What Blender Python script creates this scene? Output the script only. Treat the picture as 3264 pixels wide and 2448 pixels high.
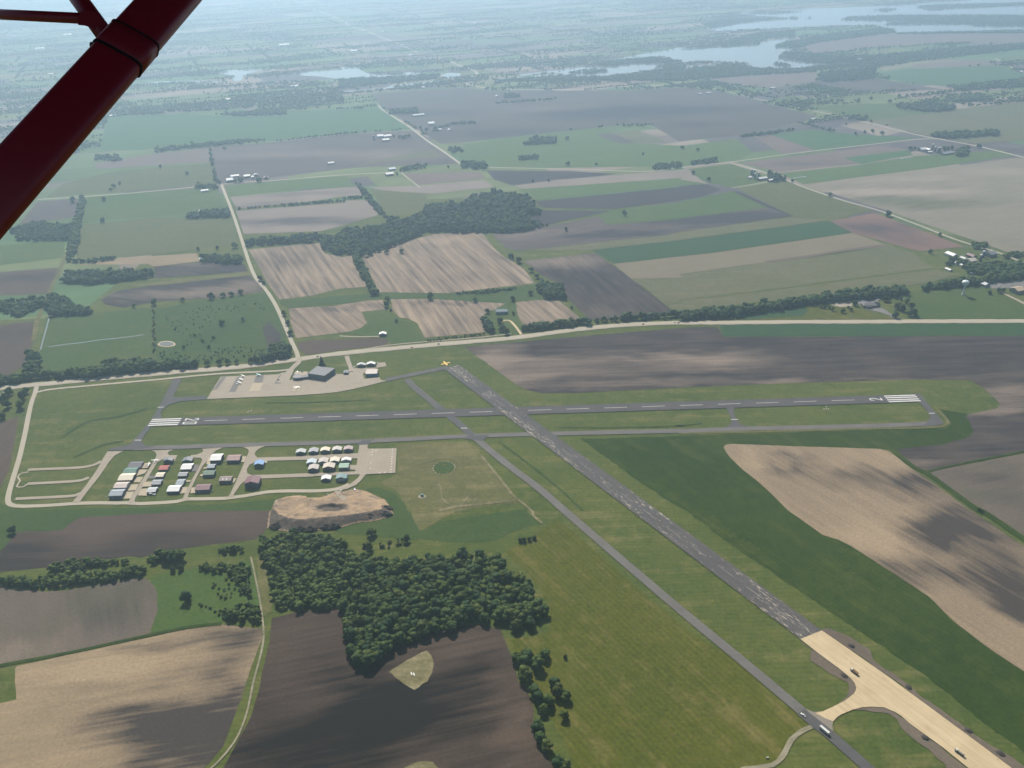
import bpy, bmesh, math, random
import numpy as np
from mathutils import Vector, Matrix
from mathutils.geometry import tessellate_polygon

for o in list(bpy.data.objects):
    bpy.data.objects.remove(o)
sc = bpy.context.scene
COL = sc.collection
R = math.radians

# ------------------------------------------------------------------ camera (a passenger of a light aeroplane, 689 m above the field)
CAM_H = 689.0
PITCH, ROLL, FOV = R(28.0), R(1.85), R(61.5)
cam = bpy.data.cameras.new('camera'); cam.angle = FOV; cam.sensor_fit = 'HORIZONTAL'
cam.clip_start = 0.1; cam.clip_end = 200000
co = bpy.data.objects.new('camera', cam); COL.objects.link(co)
_up = Vector((0, math.sin(PITCH), math.cos(PITCH))); _rt = Vector((1, 0, 0)); _fw = Vector((0, math.cos(PITCH), -math.sin(PITCH)))
CRT = _rt*math.cos(ROLL) - _up*math.sin(ROLL); CUP = _rt*math.sin(ROLL) + _up*math.cos(ROLL)
co.matrix_world = Matrix(((CRT.x, CUP.x, -_fw.x, 0), (CRT.y, CUP.y, -_fw.y, 0), (CRT.z, CUP.z, -_fw.z, CAM_H), (0, 0, 0, 1)))
sc.camera = co
# ------------------------------------------------------------------ sky, sun, exposure
SUN_EL, SUN_AZ = R(46), R(-14)          # azimuth clockwise from +Y
wd = bpy.data.worlds.new('World'); sc.world = wd; wd.use_nodes = True
wn = wd.node_tree; wn.nodes.clear()
sky = wn.nodes.new('ShaderNodeTexSky'); sky.sky_type = 'NISHITA'; sky.sun_disc = False
sky.sun_elevation = SUN_EL; sky.sun_rotation = SUN_AZ; sky.altitude = 300; sky.air_density = 1.0; sky.dust_density = 2.0; sky.ozone_density = 1.0
bg = wn.nodes.new('ShaderNodeBackground'); bg.inputs['Strength'].default_value = 0.06
wo = wn.nodes.new('ShaderNodeOutputWorld')
wn.links.new(sky.outputs[0], bg.inputs[0]); wn.links.new(bg.outputs[0], wo.inputs[0])
sl = bpy.data.lights.new('sun', 'SUN'); sl.energy = 5.0; sl.angle = R(0.53); sl.color = (1.0, 0.93, 0.82)
so = bpy.data.objects.new('sun', sl); COL.objects.link(so)
SDIR = Vector((math.sin(SUN_AZ)*math.cos(SUN_EL), math.cos(SUN_AZ)*math.cos(SUN_EL), math.sin(SUN_EL)))
so.rotation_euler = SDIR.to_track_quat('Z', 'Y').to_euler()
sc.view_settings.view_transform = 'Standard'; sc.view_settings.look = 'None'
sc.view_settings.gamma = 1.0; sc.view_settings.use_curve_mapping = False
sc.view_settings.exposure = 0.66
sc.render.engine = 'CYCLES'
sc.cycles.max_bounces = 5; sc.cycles.diffuse_bounces = 2; sc.cycles.glossy_bounces = 2
sc.cycles.transmission_bounces = 2; sc.cycles.volume_bounces = 1; sc.cycles.transparent_max_bounces = 4
sc.cycles.use_denoising = True
HAZE_DENSITY = 1.4e-4

rng = random.Random(7)
nrg = np.random.default_rng(11)
# ------------------------------------------------------------------ the plan of the place, in metres (x to the side, y away, runway 1.2 km off)
FIELDS = [
 ('brown ploughed field beside the perimeter road corner','brown',1,[(-884.4,1172.2),(-833.5,1217.3),(-815.5,1238.3),(-810.3,1230.9),(-747.5,1075.9),(-736.5,1027.3),(-763.3,955.4)],1.57,[]),
 ('brown ploughed field with a moist dark lower side under the perimeter road','brown',1,[(-695.9,834.7),(-709.4,858.8),(-666.7,890.5),(-670.5,909.9),(-662.0,925.9),(-602.9,927.9),(-599.1,943.0),(-588.3,957.0),(-468.7,960.4),(-333.1,966.6),(-328.1,918.5),(-329.7,903.7),(-338.8,891.3),(-417.7,879.5),(-475.2,862.3),(-490.4,866.1),(-590.8,848.5),(-642.5,843.1)],0.03,[(-583.1,861.6,140.0,37.1,0.75),(-403.9,886.6,101.5,25.8,0.5),(-650.4,874.1,40.7,28.4,0.4)]),
 ('grey field with a faint green tinge between hedge and grass strip','greysoil',1,[(-691.0,825.9),(-628.3,815.3),(-569.8,803.4),(-542.3,804.8),(-464.8,823.5),(-452.7,821.5),(-439.4,808.2),(-426.9,788.5),(-419.5,767.0),(-416.8,739.1),(-416.0,726.9),(-486.3,705.2),(-562.5,686.3),(-606.5,674.5)],2.022,[(-468.7,774.5,48.3,40.1,0.5),(-560.6,702.7,43.7,18.8,-0.7)]),
 ('large pale tan field with a broad dark patch beside the ditch','tan',1,[(-543.2,684.8),(-484.8,701.7),(-413.2,721.5),(-374.8,732.3),(-341.3,738.2),(-289.8,729.7),(-285.4,711.6),(-286.9,693.1),(-287.7,666.5),(-286.9,628.9),(-288.3,607.4),(-289.3,572.2),(-300.2,548.4),(-309.3,517.5),(-525.8,517.4),(-583.4,619.1),(-536.0,634.4),(-521.2,638.5),(-534.4,661.8),(-543.9,681.7)],0.178,[(-356.5,606.3,66.1,33.0,1.15),(-310.2,576.6,64.0,47.5,1.0),(-307.2,665.2,25.0,56.9,0.55),(-330.8,713.6,52.4,16.8,0.6),(-363.2,669.7,30.2,13.2,0.3),(-456.1,650.2,33.0,12.8,0.18),(-418.7,708.0,43.6,8.3,0.4),(-378.6,558.0,33.0,21.0,0.3),(-451.2,682.2,68.1,18.0,-0.3)]),  # positive blobs darken the field in broad soft-edged patches
 ('dark chocolate brown ploughed field beneath the wood','dark',1,[(-282.5,745.5),(-276.4,708.8),(-274.9,683.6),(-271.6,642.6),(-271.1,608.6),(-274.1,589.8),(-282.4,547.8),(-291.1,509.0),(41.8,489.4),(33.2,525.9),(28.1,536.1),(22.9,548.0),(13.4,565.9),(9.4,586.1),(11.5,605.0),(5.7,629.1),(-2.9,639.7),(-8.8,672.1),(-16.9,699.7),(-21.1,715.3),(-44.7,724.8),(-79.4,721.5),(-113.6,713.4),(-160.1,739.9),(-186.8,741.1),(-211.9,757.5),(-256.2,754.4)],0.233,[(-117.9,612.2,65.9,43.3,0.9),(-35.3,658.0,36.1,23.7,0.6),(-173.4,648.9,49.0,29.6,0.6),(-196.1,572.2,75.4,45.2,0.7),(-11.5,602.1,18.6,57.9,-0.5),(-52.7,699.0,42.6,13.9,-0.4),(-250.3,684.7,34.0,45.4,-0.2)]),
 ('long tan field sprinkled with dark soil blotches beyond the runway grass','tan2',2,[(309.3,1074.7),(314.4,1081.8),(324.1,1083.4),(426.6,1069.8),(534.2,1056.9),(542.9,1050.0),(549.5,1033.0),(561.9,994.2),(577.8,948.2),(593.8,895.0),(591.4,906.7),(620.8,828.3),(646.9,748.4),(541.9,574.3),(515.0,632.6),(496.7,663.6),(478.8,702.4),(467.5,746.5),(455.3,768.2),(430.2,811.3),(412.4,840.4),(401.5,853.3),(385.3,863.5),(356.6,919.4),(348.4,948.3),(335.3,986.0),(321.6,1018.0),(311.8,1051.2)],-1.023,[(396.6,1046.2,31.0,14.3,0.55),(395.1,1011.7,39.0,19.5,0.6),(502.0,980.4,79.9,18.6,0.7),(563.8,954.5,53.5,25.1,0.8),(519.2,845.7,36.0,28.6,1.0),(499.2,871.9,31.0,18.9,0.5),(565.2,881.4,42.8,35.1,0.9),(585.4,842.3,48.9,35.9,0.7),(564.4,768.4,46.0,39.6,1.0),(557.7,722.0,37.4,29.1,0.8),(459.0,790.0,39.8,24.7,0.55),(501.7,782.3,39.6,24.4,0.45),(447.3,855.6,57.4,30.6,-0.3),(347.7,1032.6,33.0,24.1,-0.3)]),
 ('grey brown field at the far side of the grass ditch','greysoil',1,[(580.0,993.2),(587.3,997.4),(731.2,1032.5),(871.7,1064.3),(665.1,734.9),(646.9,811.0),(614.5,895.9),(587.3,945.9),(579.0,974.1)],0.245,[(656.7,979.2,52.2,18.6,0.5),(663.4,930.9,40.3,20.7,0.4)]),
 ('very long dark ploughed field with paler streaks between airfield and highway','darkgrey',1,[(-86.6,1448.2),(-28.5,1457.3),(119.1,1477.2),(334.3,1503.4),(392.3,1503.2),(397.4,1499.2),(398.3,1474.7),(397.5,1455.9),(939.9,1418.4),(1088.2,1409.7),(872.2,1065.1),(734.9,1039.3),(589.2,1001.7),(569.4,996.5),(561.3,1008.0),(552.0,1039.0),(552.3,1053.6),(582.7,1058.2),(628.7,1064.0),(676.8,1082.9),(689.8,1097.8),(697.2,1122.6),(698.2,1138.2),(708.4,1148.1),(759.1,1162.0),(770.6,1173.7),(771.4,1225.6),(763.3,1256.3),(671.1,1265.5),(472.9,1266.9),(278.8,1263.6),(288.3,1264.0),(101.8,1256.4),(50.0,1259.9),(24.3,1272.6),(6.3,1293.4),(-12.0,1324.6)],0.0,[(-34.1,1412.6,54.0,38.9,-0.95),(41.4,1375.3,138.2,23.6,-0.7),(107.4,1328.0,187.4,23.6,-0.5),(346.4,1359.4,89.4,33.6,-0.95),(209.2,1280.6,232.8,12.2,-0.45),(12.2,1317.1,53.7,29.0,-0.55),(453.4,1280.6,46.4,12.2,-0.6),(805.4,1212.7,63.3,23.0,-0.8),(767.7,1173.9,47.6,19.4,-0.6),(743.6,1150.7,47.0,14.1,-0.6),(562.9,1011.9,34.4,11.7,-0.45),(644.6,1264.5,176.4,6.5,-0.35),(251.1,1378.9,110.0,15.6,-0.5)]),
 ('strip of young green corn along the highway','corn',2,[(401.2,1500.3),(409.1,1508.5),(533.0,1503.1),(969.3,1472.9),(1121.6,1463.0),(1089.0,1411.0),(940.6,1419.7),(398.0,1457.9)],0.0,[]),
 ('pale weedy hollow left unploughed in the dark field','weedy',3,[(-139.1,659.1),(-122.1,674.8),(-101.4,687.8),(-95.8,680.3),(-92.3,666.9),(-93.4,656.1),(-97.5,644.7),(-110.3,633.9),(-117.2,638.7),(-127.8,648.1)],None,[]),
 ('pale bare knoll at the lower edge of the dark field','weedy',3,[(-114.0,540.4),(-104.3,545.7),(-93.5,548.1),(-85.3,546.6),(-80.3,540.0),(-83.6,520.4),(-109.1,519.7)],None,[]),
 ('lush dark green uncut grass beside the long runway','lush',1,[(101.1,1111.6),(258.7,1110.1),(384.6,1109.1),(655.9,1108.1),(668.8,1123.0),(668.9,1165.4),(706.5,1149.2),(698.2,1138.2),(696.8,1120.3),(690.5,1097.7),(676.3,1082.0),(628.3,1063.1),(552.3,1053.6),(533.9,1056.0),(426.3,1068.9),(323.9,1082.5),(314.2,1080.9),(309.1,1073.9),(311.6,1050.4),(321.4,1017.2),(335.1,985.3),(348.2,947.6),(359.6,908.6),(356.4,918.7),(385.1,862.9),(401.3,852.7),(412.2,839.8),(430.0,810.8),(455.1,767.7),(467.3,746.0),(478.5,701.9),(496.5,663.1),(514.7,632.2),(541.7,573.9),(490.2,488.6),(463.0,536.4),(438.5,578.4),(415.2,628.5),(374.6,689.4),(351.9,721.5),(303.3,796.2),(259.0,862.1),(225.6,923.0),(197.3,958.4),(169.2,999.3),(132.3,1061.9)],None,[]),
 ('dark green weeds around the earth works','marsh',1,[(-213.1,996.1),(-189.7,1000.4),(-168.2,984.2),(-148.1,954.0),(-142.3,936.5),(-144.3,946.4),(-129.6,908.1),(-123.0,881.8),(-137.2,879.3),(-188.6,891.6),(-229.8,896.9),(-256.2,931.6),(-233.0,916.9),(-193.0,924.9),(-164.1,935.3),(-166.6,939.2),(-182.2,973.9),(-201.4,989.8)],None,[]),
 ('dark green grass between the wood and the dry paddock','marsh',1,[(-124.6,896.3),(-101.5,917.3),(-48.3,927.4),(12.1,938.0),(35.6,904.4),(13.1,900.0),(-31.4,871.7),(-67.1,870.4),(-121.4,881.7)],None,[]),
 ('dry yellowish paddock around the segmented circle','drygrass',1,[(-176.7,1112.9),(-122.9,1116.4),(-70.5,1113.2),(-56.0,1099.0),(-49.8,1077.0),(-21.1,1010.1),(0.1,965.7),(2.0,953.0),(-48.6,945.1),(-77.8,939.6),(-101.7,919.3),(-125.7,898.0),(-137.2,925.3),(-144.3,946.4),(-145.0,943.3),(-155.9,968.8),(-169.4,995.5),(-190.6,1008.1),(-169.1,1034.4)],None,[]),
 ('green strip of uncut grass below the perimeter road','marsh',1,[(-769.8,1006.3),(-718.7,992.3),(-698.7,978.5),(-665.1,971.3),(-523.3,970.1),(-449.4,973.3),(-387.2,973.5),(-314.0,982.3),(-306.0,975.2),(-330.1,967.5),(-332.1,953.3),(-467.8,957.8),(-588.5,952.4),(-597.4,939.0),(-601.5,924.7),(-660.5,922.8),(-663.6,884.3),(-694.4,867.4)],None,[]),
 ('bright green clearing beside the overgrown ditch','meadow',1,[(-449.3,822.8),(-426.1,833.2),(-370.2,839.2),(-334.2,849.3),(-311.7,804.9),(-292.5,748.4),(-342.2,741.2),(-414.7,725.6),(-419.5,767.0),(-429.4,794.0)],None,[]),
 ('olive grass track leading to the ditch corner','drygrass',2,[(-327.2,852.5),(-314.8,849.8),(-301.0,804.4),(-286.7,771.3),(-285.2,755.7),(-292.1,748.4),(-311.2,799.4)],None,[]),
 ('mown olive meadow with dry patches inside the taxiway bend','olive',1,[(-15.7,851.4),(41.4,899.1),(54.6,915.1),(79.9,874.5),(181.7,709.8),(230.2,653.2),(272.9,581.3),(276.0,571.9),(253.9,558.4),(235.2,534.9),(226.7,525.2),(203.4,491.3),(56.1,496.5),(45.4,535.5),(38.6,563.2),(24.1,600.7),(12.5,620.7),(-0.7,663.0),(-16.9,702.1),(-10.0,701.8),(31.4,709.4),(35.0,743.5),(24.3,783.4),(6.8,817.8)],None,[]),
 ('green pasture split by a narrow pale stream','meadow2',2,[(-964.5,1658.1),(-856.8,1672.2),(-755.5,1690.6),(-669.0,1459.2),(-760.0,1449.4),(-772.0,1408.6),(-849.5,1380.2),(-891.6,1475.6)],None,[]),
 ('lush scrubby marsh meadow with a round pond','marsh',2,[(-744.0,1681.2),(-686.1,1710.3),(-593.6,1737.5),(-524.4,1758.5),(-466.0,1617.9),(-406.2,1439.9),(-479.0,1419.2),(-645.9,1405.9)],None,[]),
 ('small dark ploughed wedge beside the road trees','darkgrey',3,[(-492.5,1569.8),(-484.7,1595.9),(-461.5,1556.1),(-447.1,1532.9),(-432.8,1468.6),(-454.2,1462.1)],1.2,[]),
 ('dark field with a rounded end and a brown middle','darkgrey',2,[(-882.8,1744.3),(-878.2,1775.2),(-866.1,1797.1),(-792.2,1823.6),(-592.2,1864.2),(-535.4,1775.9),(-545.3,1760.2),(-642.8,1732.8),(-757.7,1725.0),(-785.7,1710.0),(-813.4,1695.3),(-860.7,1714.6)],-0.366,[(-687.3,1767.9,139.7,28.0,-0.8),(-578.3,1809.5,56.9,29.1,-0.6)]),
 ('narrow olive grass strip between two dark fields','drygrass',3,[(-866.6,1825.3),(-799.2,1843.4),(-600.0,1895.3),(-589.1,1869.0),(-791.2,1820.6)],None,[]),
 ('dark soil strip beside the round wood','darkgrey',2,[(-840.5,1945.5),(-738.2,1968.2),(-628.0,1947.1),(-602.2,1892.4),(-807.3,1866.7)],-0.366,[(-784.0,1959.5,76.6,16.6,-0.4)]),
 ('pale tan strip of bare soil behind the block of trees','tan',2,[(-1033.3,1976.2),(-937.5,2020.1),(-765.8,2033.2),(-740.3,1974.9),(-841.3,1947.7),(-861.0,1966.7)],-0.366,[]),
 ('purple brown ploughed field behind the hedge corner','brown',2,[(-1303.8,1923.3),(-1204.0,1943.1),(-1070.3,1962.5),(-1018.0,1789.9),(-1125.8,1790.0),(-1225.0,1782.1)],-0.366,[(-1126.2,1897.2,75.6,31.6,0.6)]),
 ('dark brown ploughed field beside the grass lane','brown',2,[(-1132.3,1616.2),(-1041.4,1624.5),(-967.5,1638.3),(-911.5,1477.1),(-895.9,1423.7),(-914.3,1375.7),(-984.2,1350.9)],1.2,[(-982.1,1581.7,64.7,46.7,0.5)]),
 ('tan striped stubble field beside the country road','stubble',2,[(-643.3,2050.1),(-471.3,2083.0),(-445.2,2002.2),(-394.5,1969.4),(-376.2,1986.7),(-340.3,1866.5),(-306.4,1771.6),(-370.4,1765.2),(-423.8,1730.1),(-490.6,1713.8),(-531.5,1796.0),(-592.1,1939.4)],1.992,[(-517.9,1934.7,93.6,65.2,0.4)]),
 ('broad tan striped stubble field in front of the woods','stubble',2,[(-347.5,1970.5),(-317.1,2027.6),(-270.3,2058.3),(-189.2,2123.7),(-77.7,2131.3),(-64.8,2123.6),(-35.2,2008.1),(-3.7,1922.5),(3.6,1917.7),(34.7,1852.4),(56.8,1761.1),(-129.1,1718.2),(-278.1,1735.5),(-306.3,1823.8),(-346.3,1961.7)],1.947,[(-63.9,1802.1,103.9,38.6,0.3),(-147.4,2084.7,59.0,30.8,-0.5)]),
 ('tan striped field cut by a mown lawn','stubble',2,[(-458.9,1661.9),(-363.1,1668.2),(-355.4,1672.5),(-292.8,1692.8),(-267.0,1692.4),(-256.5,1641.1),(-304.1,1632.0),(-284.4,1576.1),(-297.6,1541.8),(-332.3,1529.9),(-414.0,1512.4),(-440.9,1592.4)],2.108,[(-339.8,1656.2,98.0,16.8,0.5)]),
 ('tan striped field behind the roadside bushes','stubble',2,[(-250.1,1694.4),(-173.9,1690.5),(-9.5,1652.1),(-8.0,1632.9),(-41.5,1613.8),(-56.2,1584.9),(-49.2,1523.9),(-49.7,1511.6),(-164.2,1495.4),(-183.3,1564.3),(-204.1,1589.0),(-222.1,1596.7),(-240.9,1639.9)],1.895,[(-94.1,1669.3,113.9,11.9,0.6),(-190.8,1580.2,47.0,46.6,-0.4),(-96.8,1565.0,46.5,45.9,0.2)]),
 ('tan striped field beside the house lawn','stubble',2,[(13.3,1658.6),(98.2,1668.4),(143.4,1552.0),(26.0,1527.6),(15.8,1594.8)],1.952,[]),
 ('mown lawn around the small white shed','meadow2',3,[(-303.0,1628.7),(-256.3,1639.5),(-238.3,1621.8),(-221.5,1590.4),(-195.8,1565.3),(-176.0,1519.2),(-164.1,1474.5),(-225.8,1472.2),(-233.5,1493.7),(-327.7,1529.5),(-289.6,1550.1),(-283.7,1575.3)],None,[]),
 ('small brown field at the highway turn','brown',2,[(-406.5,1490.7),(-380.1,1500.6),(-327.2,1498.0),(-240.9,1501.3),(-230.1,1484.3),(-237.1,1467.6),(-319.7,1452.1),(-378.1,1436.5),(-397.8,1462.6)],0.0,[]),
 ('bright lawn around the farmhouse with the blue roof','meadow2',3,[(-6.2,1653.5),(12.6,1656.1),(21.2,1518.4),(25.3,1503.6),(-28.6,1493.5),(-47.1,1553.5),(-50.8,1600.2),(-28.8,1622.4)],None,[]),
 ('green marsh strip below the stubble fields','marsh',2,[(-490.0,1711.2),(-351.2,1721.3),(-285.1,1737.9),(-129.0,1715.5),(52.5,1754.0),(112.6,1739.6),(114.5,1668.7),(-9.5,1653.8),(-174.1,1693.1),(-266.8,1696.7),(-356.4,1678.5),(-460.4,1666.2),(-480.8,1684.7)],None,[]),
 ('dark field with a purple far end beside the hedge','darkgrey',2,[(36.1,1901.9),(207.4,1943.9),(235.8,1864.4),(268.6,1770.4),(298.4,1677.2),(328.9,1575.6),(249.0,1560.3),(186.0,1548.6),(156.3,1558.6),(115.6,1684.1),(113.2,1748.7),(71.9,1809.3)],-1.262,[(115.7,1896.5,125.4,42.0,-0.7),(174.1,1581.9,61.7,31.1,-0.3)]),
 ('dark teal green crop strip','corn',2,[(201.8,1962.1),(425.4,2020.9),(418.6,2013.3),(824.2,2130.2),(847.6,2029.9),(473.8,1917.0),(411.1,1902.6),(240.8,1867.0)],0.281,[]),
 ('long tan strip below the teal crop','tanstrip',2,[(241.3,1864.9),(406.4,1900.9),(473.3,1914.9),(848.6,2027.3),(893.6,1933.7),(600.7,1848.8),(376.1,1785.6),(384.0,1762.0),(268.4,1768.6)],0.281,[]),
 ('green field fading to tan beside the farm hedge','oliv2',2,[(268.8,1766.6),(383.7,1760.1),(375.8,1783.7),(600.2,1846.8),(752.9,1878.4),(898.1,1931.0),(930.3,1873.0),(931.7,1771.8),(553.4,1681.4),(348.7,1638.8),(354.4,1627.5),(317.3,1616.6),(290.7,1713.1)],0.281,[]),
 ('narrow olive strip above the tree belt','oliv2',3,[(348.0,1634.7),(551.5,1674.5),(932.0,1765.0),(966.8,1730.3),(885.1,1689.8),(599.5,1619.3),(522.7,1617.5),(336.8,1574.9),(337.0,1568.7),(319.9,1613.1),(355.1,1623.3)],None,[]),
 ('smooth mown lawn below the water tower','meadow2',2,[(800.0,1627.4),(855.7,1652.6),(953.8,1661.5),(987.0,1663.0),(1012.4,1552.5),(1103.8,1506.4),(1090.1,1483.7),(780.2,1507.0),(772.9,1518.1),(795.8,1594.6)],None,[]),
 ('mown lawn in front of the low grey building','olive',2,[(596.8,1590.9),(652.4,1606.6),(674.8,1572.5),(746.5,1512.7),(736.0,1509.1),(462.3,1531.0),(453.0,1530.2),(453.8,1551.5),(556.6,1582.2)],None,[]),
 ('square of darker crop beside the lawn','corn',3,[(455.7,1565.3),(511.8,1578.0),(565.1,1589.5),(593.8,1591.2),(591.2,1563.6),(574.6,1540.2),(505.6,1533.6),(454.9,1531.6)],None,[]),
 ('large teal green crop field crossed by a faint track','crop',2,[(-1495.9,3239.1),(-1737.1,3914.3),(-1395.3,3938.9),(-1162.8,3819.4),(-934.2,3815.8),(-942.3,3916.3),(-699.7,3900.2),(-716.1,3899.3),(-537.3,3901.4),(-348.7,3435.5),(-633.1,3387.3),(-841.5,3308.5),(-976.1,3328.2),(-1246.7,3288.1),(-1340.5,3224.8)],-0.366,[]),
 ('brown grey field with dusky bands behind the white farm','darkgrey2',2,[(-1086.7,3231.7),(-838.5,3294.7),(-615.5,3367.8),(-631.7,3378.6),(-347.4,3420.8),(-289.2,3285.8),(-203.8,2998.9),(-149.8,2858.9),(-494.9,2851.8),(-544.1,2837.5),(-755.7,2764.3),(-906.3,2712.2)],0.175,[(-790.8,3080.0,337.0,53.6,-0.6),(-409.2,3004.2,190.5,69.9,-0.6),(-930.9,3196.9,176.4,52.1,-0.4)]),
 ('pale grey green strip beside the farm road','oliv2',3,[(-507.0,2863.8),(-453.7,2931.8),(-252.0,3076.3),(-224.1,2978.8),(-265.8,2961.9),(-401.4,2935.7)],None,[]),
 ('bright green field below the crossroad farm','crop2',2,[(-875.2,2671.4),(-747.0,2705.7),(-517.5,2747.9),(-531.8,2761.4),(-495.7,2722.0),(-458.0,2615.4),(-507.6,2612.5),(-589.3,2601.0),(-830.0,2560.3)],-0.366,[]),
 ('pale tan field with dark bands above the hedge','tan3',2,[(-822.8,2542.5),(-495.3,2607.4),(-454.8,2609.6),(-418.1,2515.4),(-490.0,2503.8),(-563.8,2466.6),(-765.9,2407.8)],0.196,[(-626.0,2548.2,142.7,20.9,0.5),(-695.9,2449.7,92.4,22.8,0.5)]),
 ('grey tan field with dark bands below the hedge','tan3',2,[(-765.3,2392.5),(-556.1,2426.0),(-463.3,2439.1),(-465.4,2463.3),(-401.6,2460.8),(-351.3,2308.5),(-443.3,2215.2),(-484.8,2179.8),(-687.2,2177.2)],0.196,[(-569.1,2272.3,192.9,35.7,0.9),(-405.7,2241.1,84.5,27.9,0.5)]),
 ('green pasture below the crossroad','meadow3',2,[(-1271.0,2594.7),(-962.4,2654.7),(-882.0,2627.2),(-812.4,2447.1),(-898.3,2377.1),(-981.5,2364.0),(-1130.7,2343.7),(-1174.7,2319.9)],None,[]),
 ('olive hayfield along the country road','olive2',2,[(-1175.2,2305.9),(-977.3,2351.8),(-759.1,2318.1),(-683.5,2099.3),(-830.4,2042.7),(-937.9,2021.1),(-1059.0,2027.0)],None,[]),
 ('purple dark field behind the hedge of tall trees','darkgrey2',2,[(-1406.3,2559.8),(-1288.3,2579.7),(-1211.2,2384.5),(-1346.7,2324.0)],-0.366,[]),
 ('brownish band of soil in the hazy pastures','brown2',2,[(-1430.0,3024.3),(-1259.2,3156.7),(-1084.3,3223.8),(-1014.4,2995.7),(-1195.8,2975.7),(-1387.3,2946.8)],-0.366,[]),
 ('pale olive pasture with scattered bushes','olive2',2,[(-1330.4,2897.5),(-1183.9,2941.7),(-1008.2,2983.8),(-909.7,2707.0),(-1083.4,2654.9),(-1398.8,2604.5),(-1420.7,2760.2)],None,[]),
 ('grass green patch beside the dark hedge','meadow3',2,[(-1310.4,2151.6),(-1151.9,2167.0),(-1089.6,2035.6),(-1229.6,1993.2)],None,[]),
 ('huge purple brown ploughed plain with darker hollows','purple',2,[(-629.4,4283.8),(-411.6,4352.7),(-186.2,4390.9),(-33.6,4258.1),(583.0,4161.7),(842.2,4190.0),(978.5,4064.6),(1070.8,3820.8),(1224.3,3449.8),(1167.2,3366.9),(837.3,3143.5),(618.7,3086.3),(567.9,3379.8),(468.0,3395.6),(221.5,3313.1),(-145.2,3180.3),(-229.7,3167.0),(-508.7,3878.2)],0.313,[(450.1,3651.5,280.5,132.5,0.8),(-31.9,3329.5,234.5,70.0,0.5),(-231.3,3767.0,231.5,63.0,0.5),(100.1,3780.5,261.4,70.6,-0.5),(852.6,3650.8,184.6,99.3,0.4),(728.2,3354.3,114.9,56.8,0.4)]),
 ('light green pasture with scattered trees','crop2',2,[(-159.3,2965.4),(-144.1,3147.1),(215.1,3305.7),(466.9,3386.9),(404.1,3262.9),(464.1,3071.5),(618.0,3012.7),(825.1,3093.8),(826.5,2867.7),(726.3,2773.7),(553.2,2735.0),(119.6,2765.5),(-56.3,2800.7)],None,[]),
 ('pale olive square in the pasture','oliv2',3,[(398.4,3263.8),(506.7,3288.8),(574.8,3075.2),(470.2,3075.5)],None,[]),
 ('dark wedge of soil in the pasture','darkgrey2',3,[(337.1,3232.3),(398.4,3263.8),(467.5,3075.9),(410.0,3079.3)],-0.366,[]),
 ('dark slate field below the crossing road','slate',2,[(-60.9,2760.7),(206.0,2714.4),(348.0,2665.2),(159.6,2603.0),(21.1,2566.2),(-35.5,2645.6)],-0.366,[]),
 ('thin tan band above the green strip','tan3',2,[(23.5,2565.9),(160.5,2617.5),(346.1,2650.2),(556.4,2688.8),(580.3,2721.4),(595.7,2517.2),(510.6,2506.7),(488.6,2580.4),(53.0,2527.4)],-0.366,[]),
 ('light green strip below the tan band','crop2',3,[(38.9,2520.5),(538.1,2592.5),(523.5,2576.0),(594.9,2513.8),(510.6,2506.7),(84.9,2398.5),(60.2,2459.3)],-0.366,[]),
 ('dark blue grey ploughed strip','slate',3,[(80.1,2389.7),(519.2,2493.6),(510.0,2503.3),(594.2,2510.4),(624.2,2450.5),(554.1,2385.4),(481.6,2351.4),(293.6,2292.8),(99.3,2326.3)],-0.366,[]),
 ('dark triangle of soil beside the woods','slate',3,[(53.6,2240.3),(98.3,2304.2),(283.2,2276.4),(125.4,2184.7),(99.7,2160.8)],-0.366,[]),
 ('green field with a single bush','meadow3',2,[(244.9,2233.6),(292.8,2285.6),(489.6,2338.2),(480.8,2346.9),(552.4,2377.6),(648.8,2430.9),(704.0,2258.7),(451.1,2187.8),(261.2,2157.0)],None,[]),
 ('brown and dark banded field below the woods','darkgrey2',2,[(-37.6,2108.2),(116.0,2163.1),(244.6,2230.8),(260.9,2154.4),(460.0,2182.7),(451.1,2187.8),(704.0,2258.7),(746.6,2177.7),(430.8,2078.9),(397.8,2060.0),(26.8,1976.9),(-3.0,1996.8)],0.281,[(244.8,2081.8,154.1,24.6,0.8),(571.4,2177.5,157.9,46.5,0.9),(69.1,2099.8,97.9,37.4,-0.7)]),
 ('narrow dark headland strip','slate',3,[(648.4,2429.3),(668.0,2427.0),(748.6,2177.5),(704.0,2258.7)],-0.366,[]),
 ('olive green strip between dark strip and teal crop','oliv2',2,[(430.4,2076.5),(747.8,2174.8),(825.5,2134.1),(419.0,2015.6),(202.1,1965.5),(26.8,1974.6),(397.4,2057.6)],-0.366,[]),
 ('brown banded field beside the white farm lane','brown2',2,[(-323.3,2754.6),(-80.6,2743.4),(-59.8,2663.6),(-269.0,2610.4)],-0.366,[]),
 ('tan strip beside the woods','tan3',2,[(-420.4,2601.9),(-258.6,2600.1),(-64.4,2645.5),(-37.5,2555.7),(-214.3,2504.8),(-357.5,2550.7)],-0.366,[]),
 ('olive meadow in front of the woods','olive2',2,[(-412.7,2579.8),(-232.6,2503.6),(-223.5,2377.7),(-248.3,2305.9),(-324.7,2299.8)],None,[]),
 ('brown slip of soil beside the teal field','brown2',2,[(890.1,3130.4),(956.2,3146.6),(1038.0,2880.7),(914.9,2851.0)],-0.366,[]),
 ('teal green crop above the crossing road','crop',2,[(961.6,3145.8),(1125.8,3201.3),(1244.1,3103.0),(1447.5,3021.4),(1038.0,2880.7)],-0.366,[]),
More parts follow.
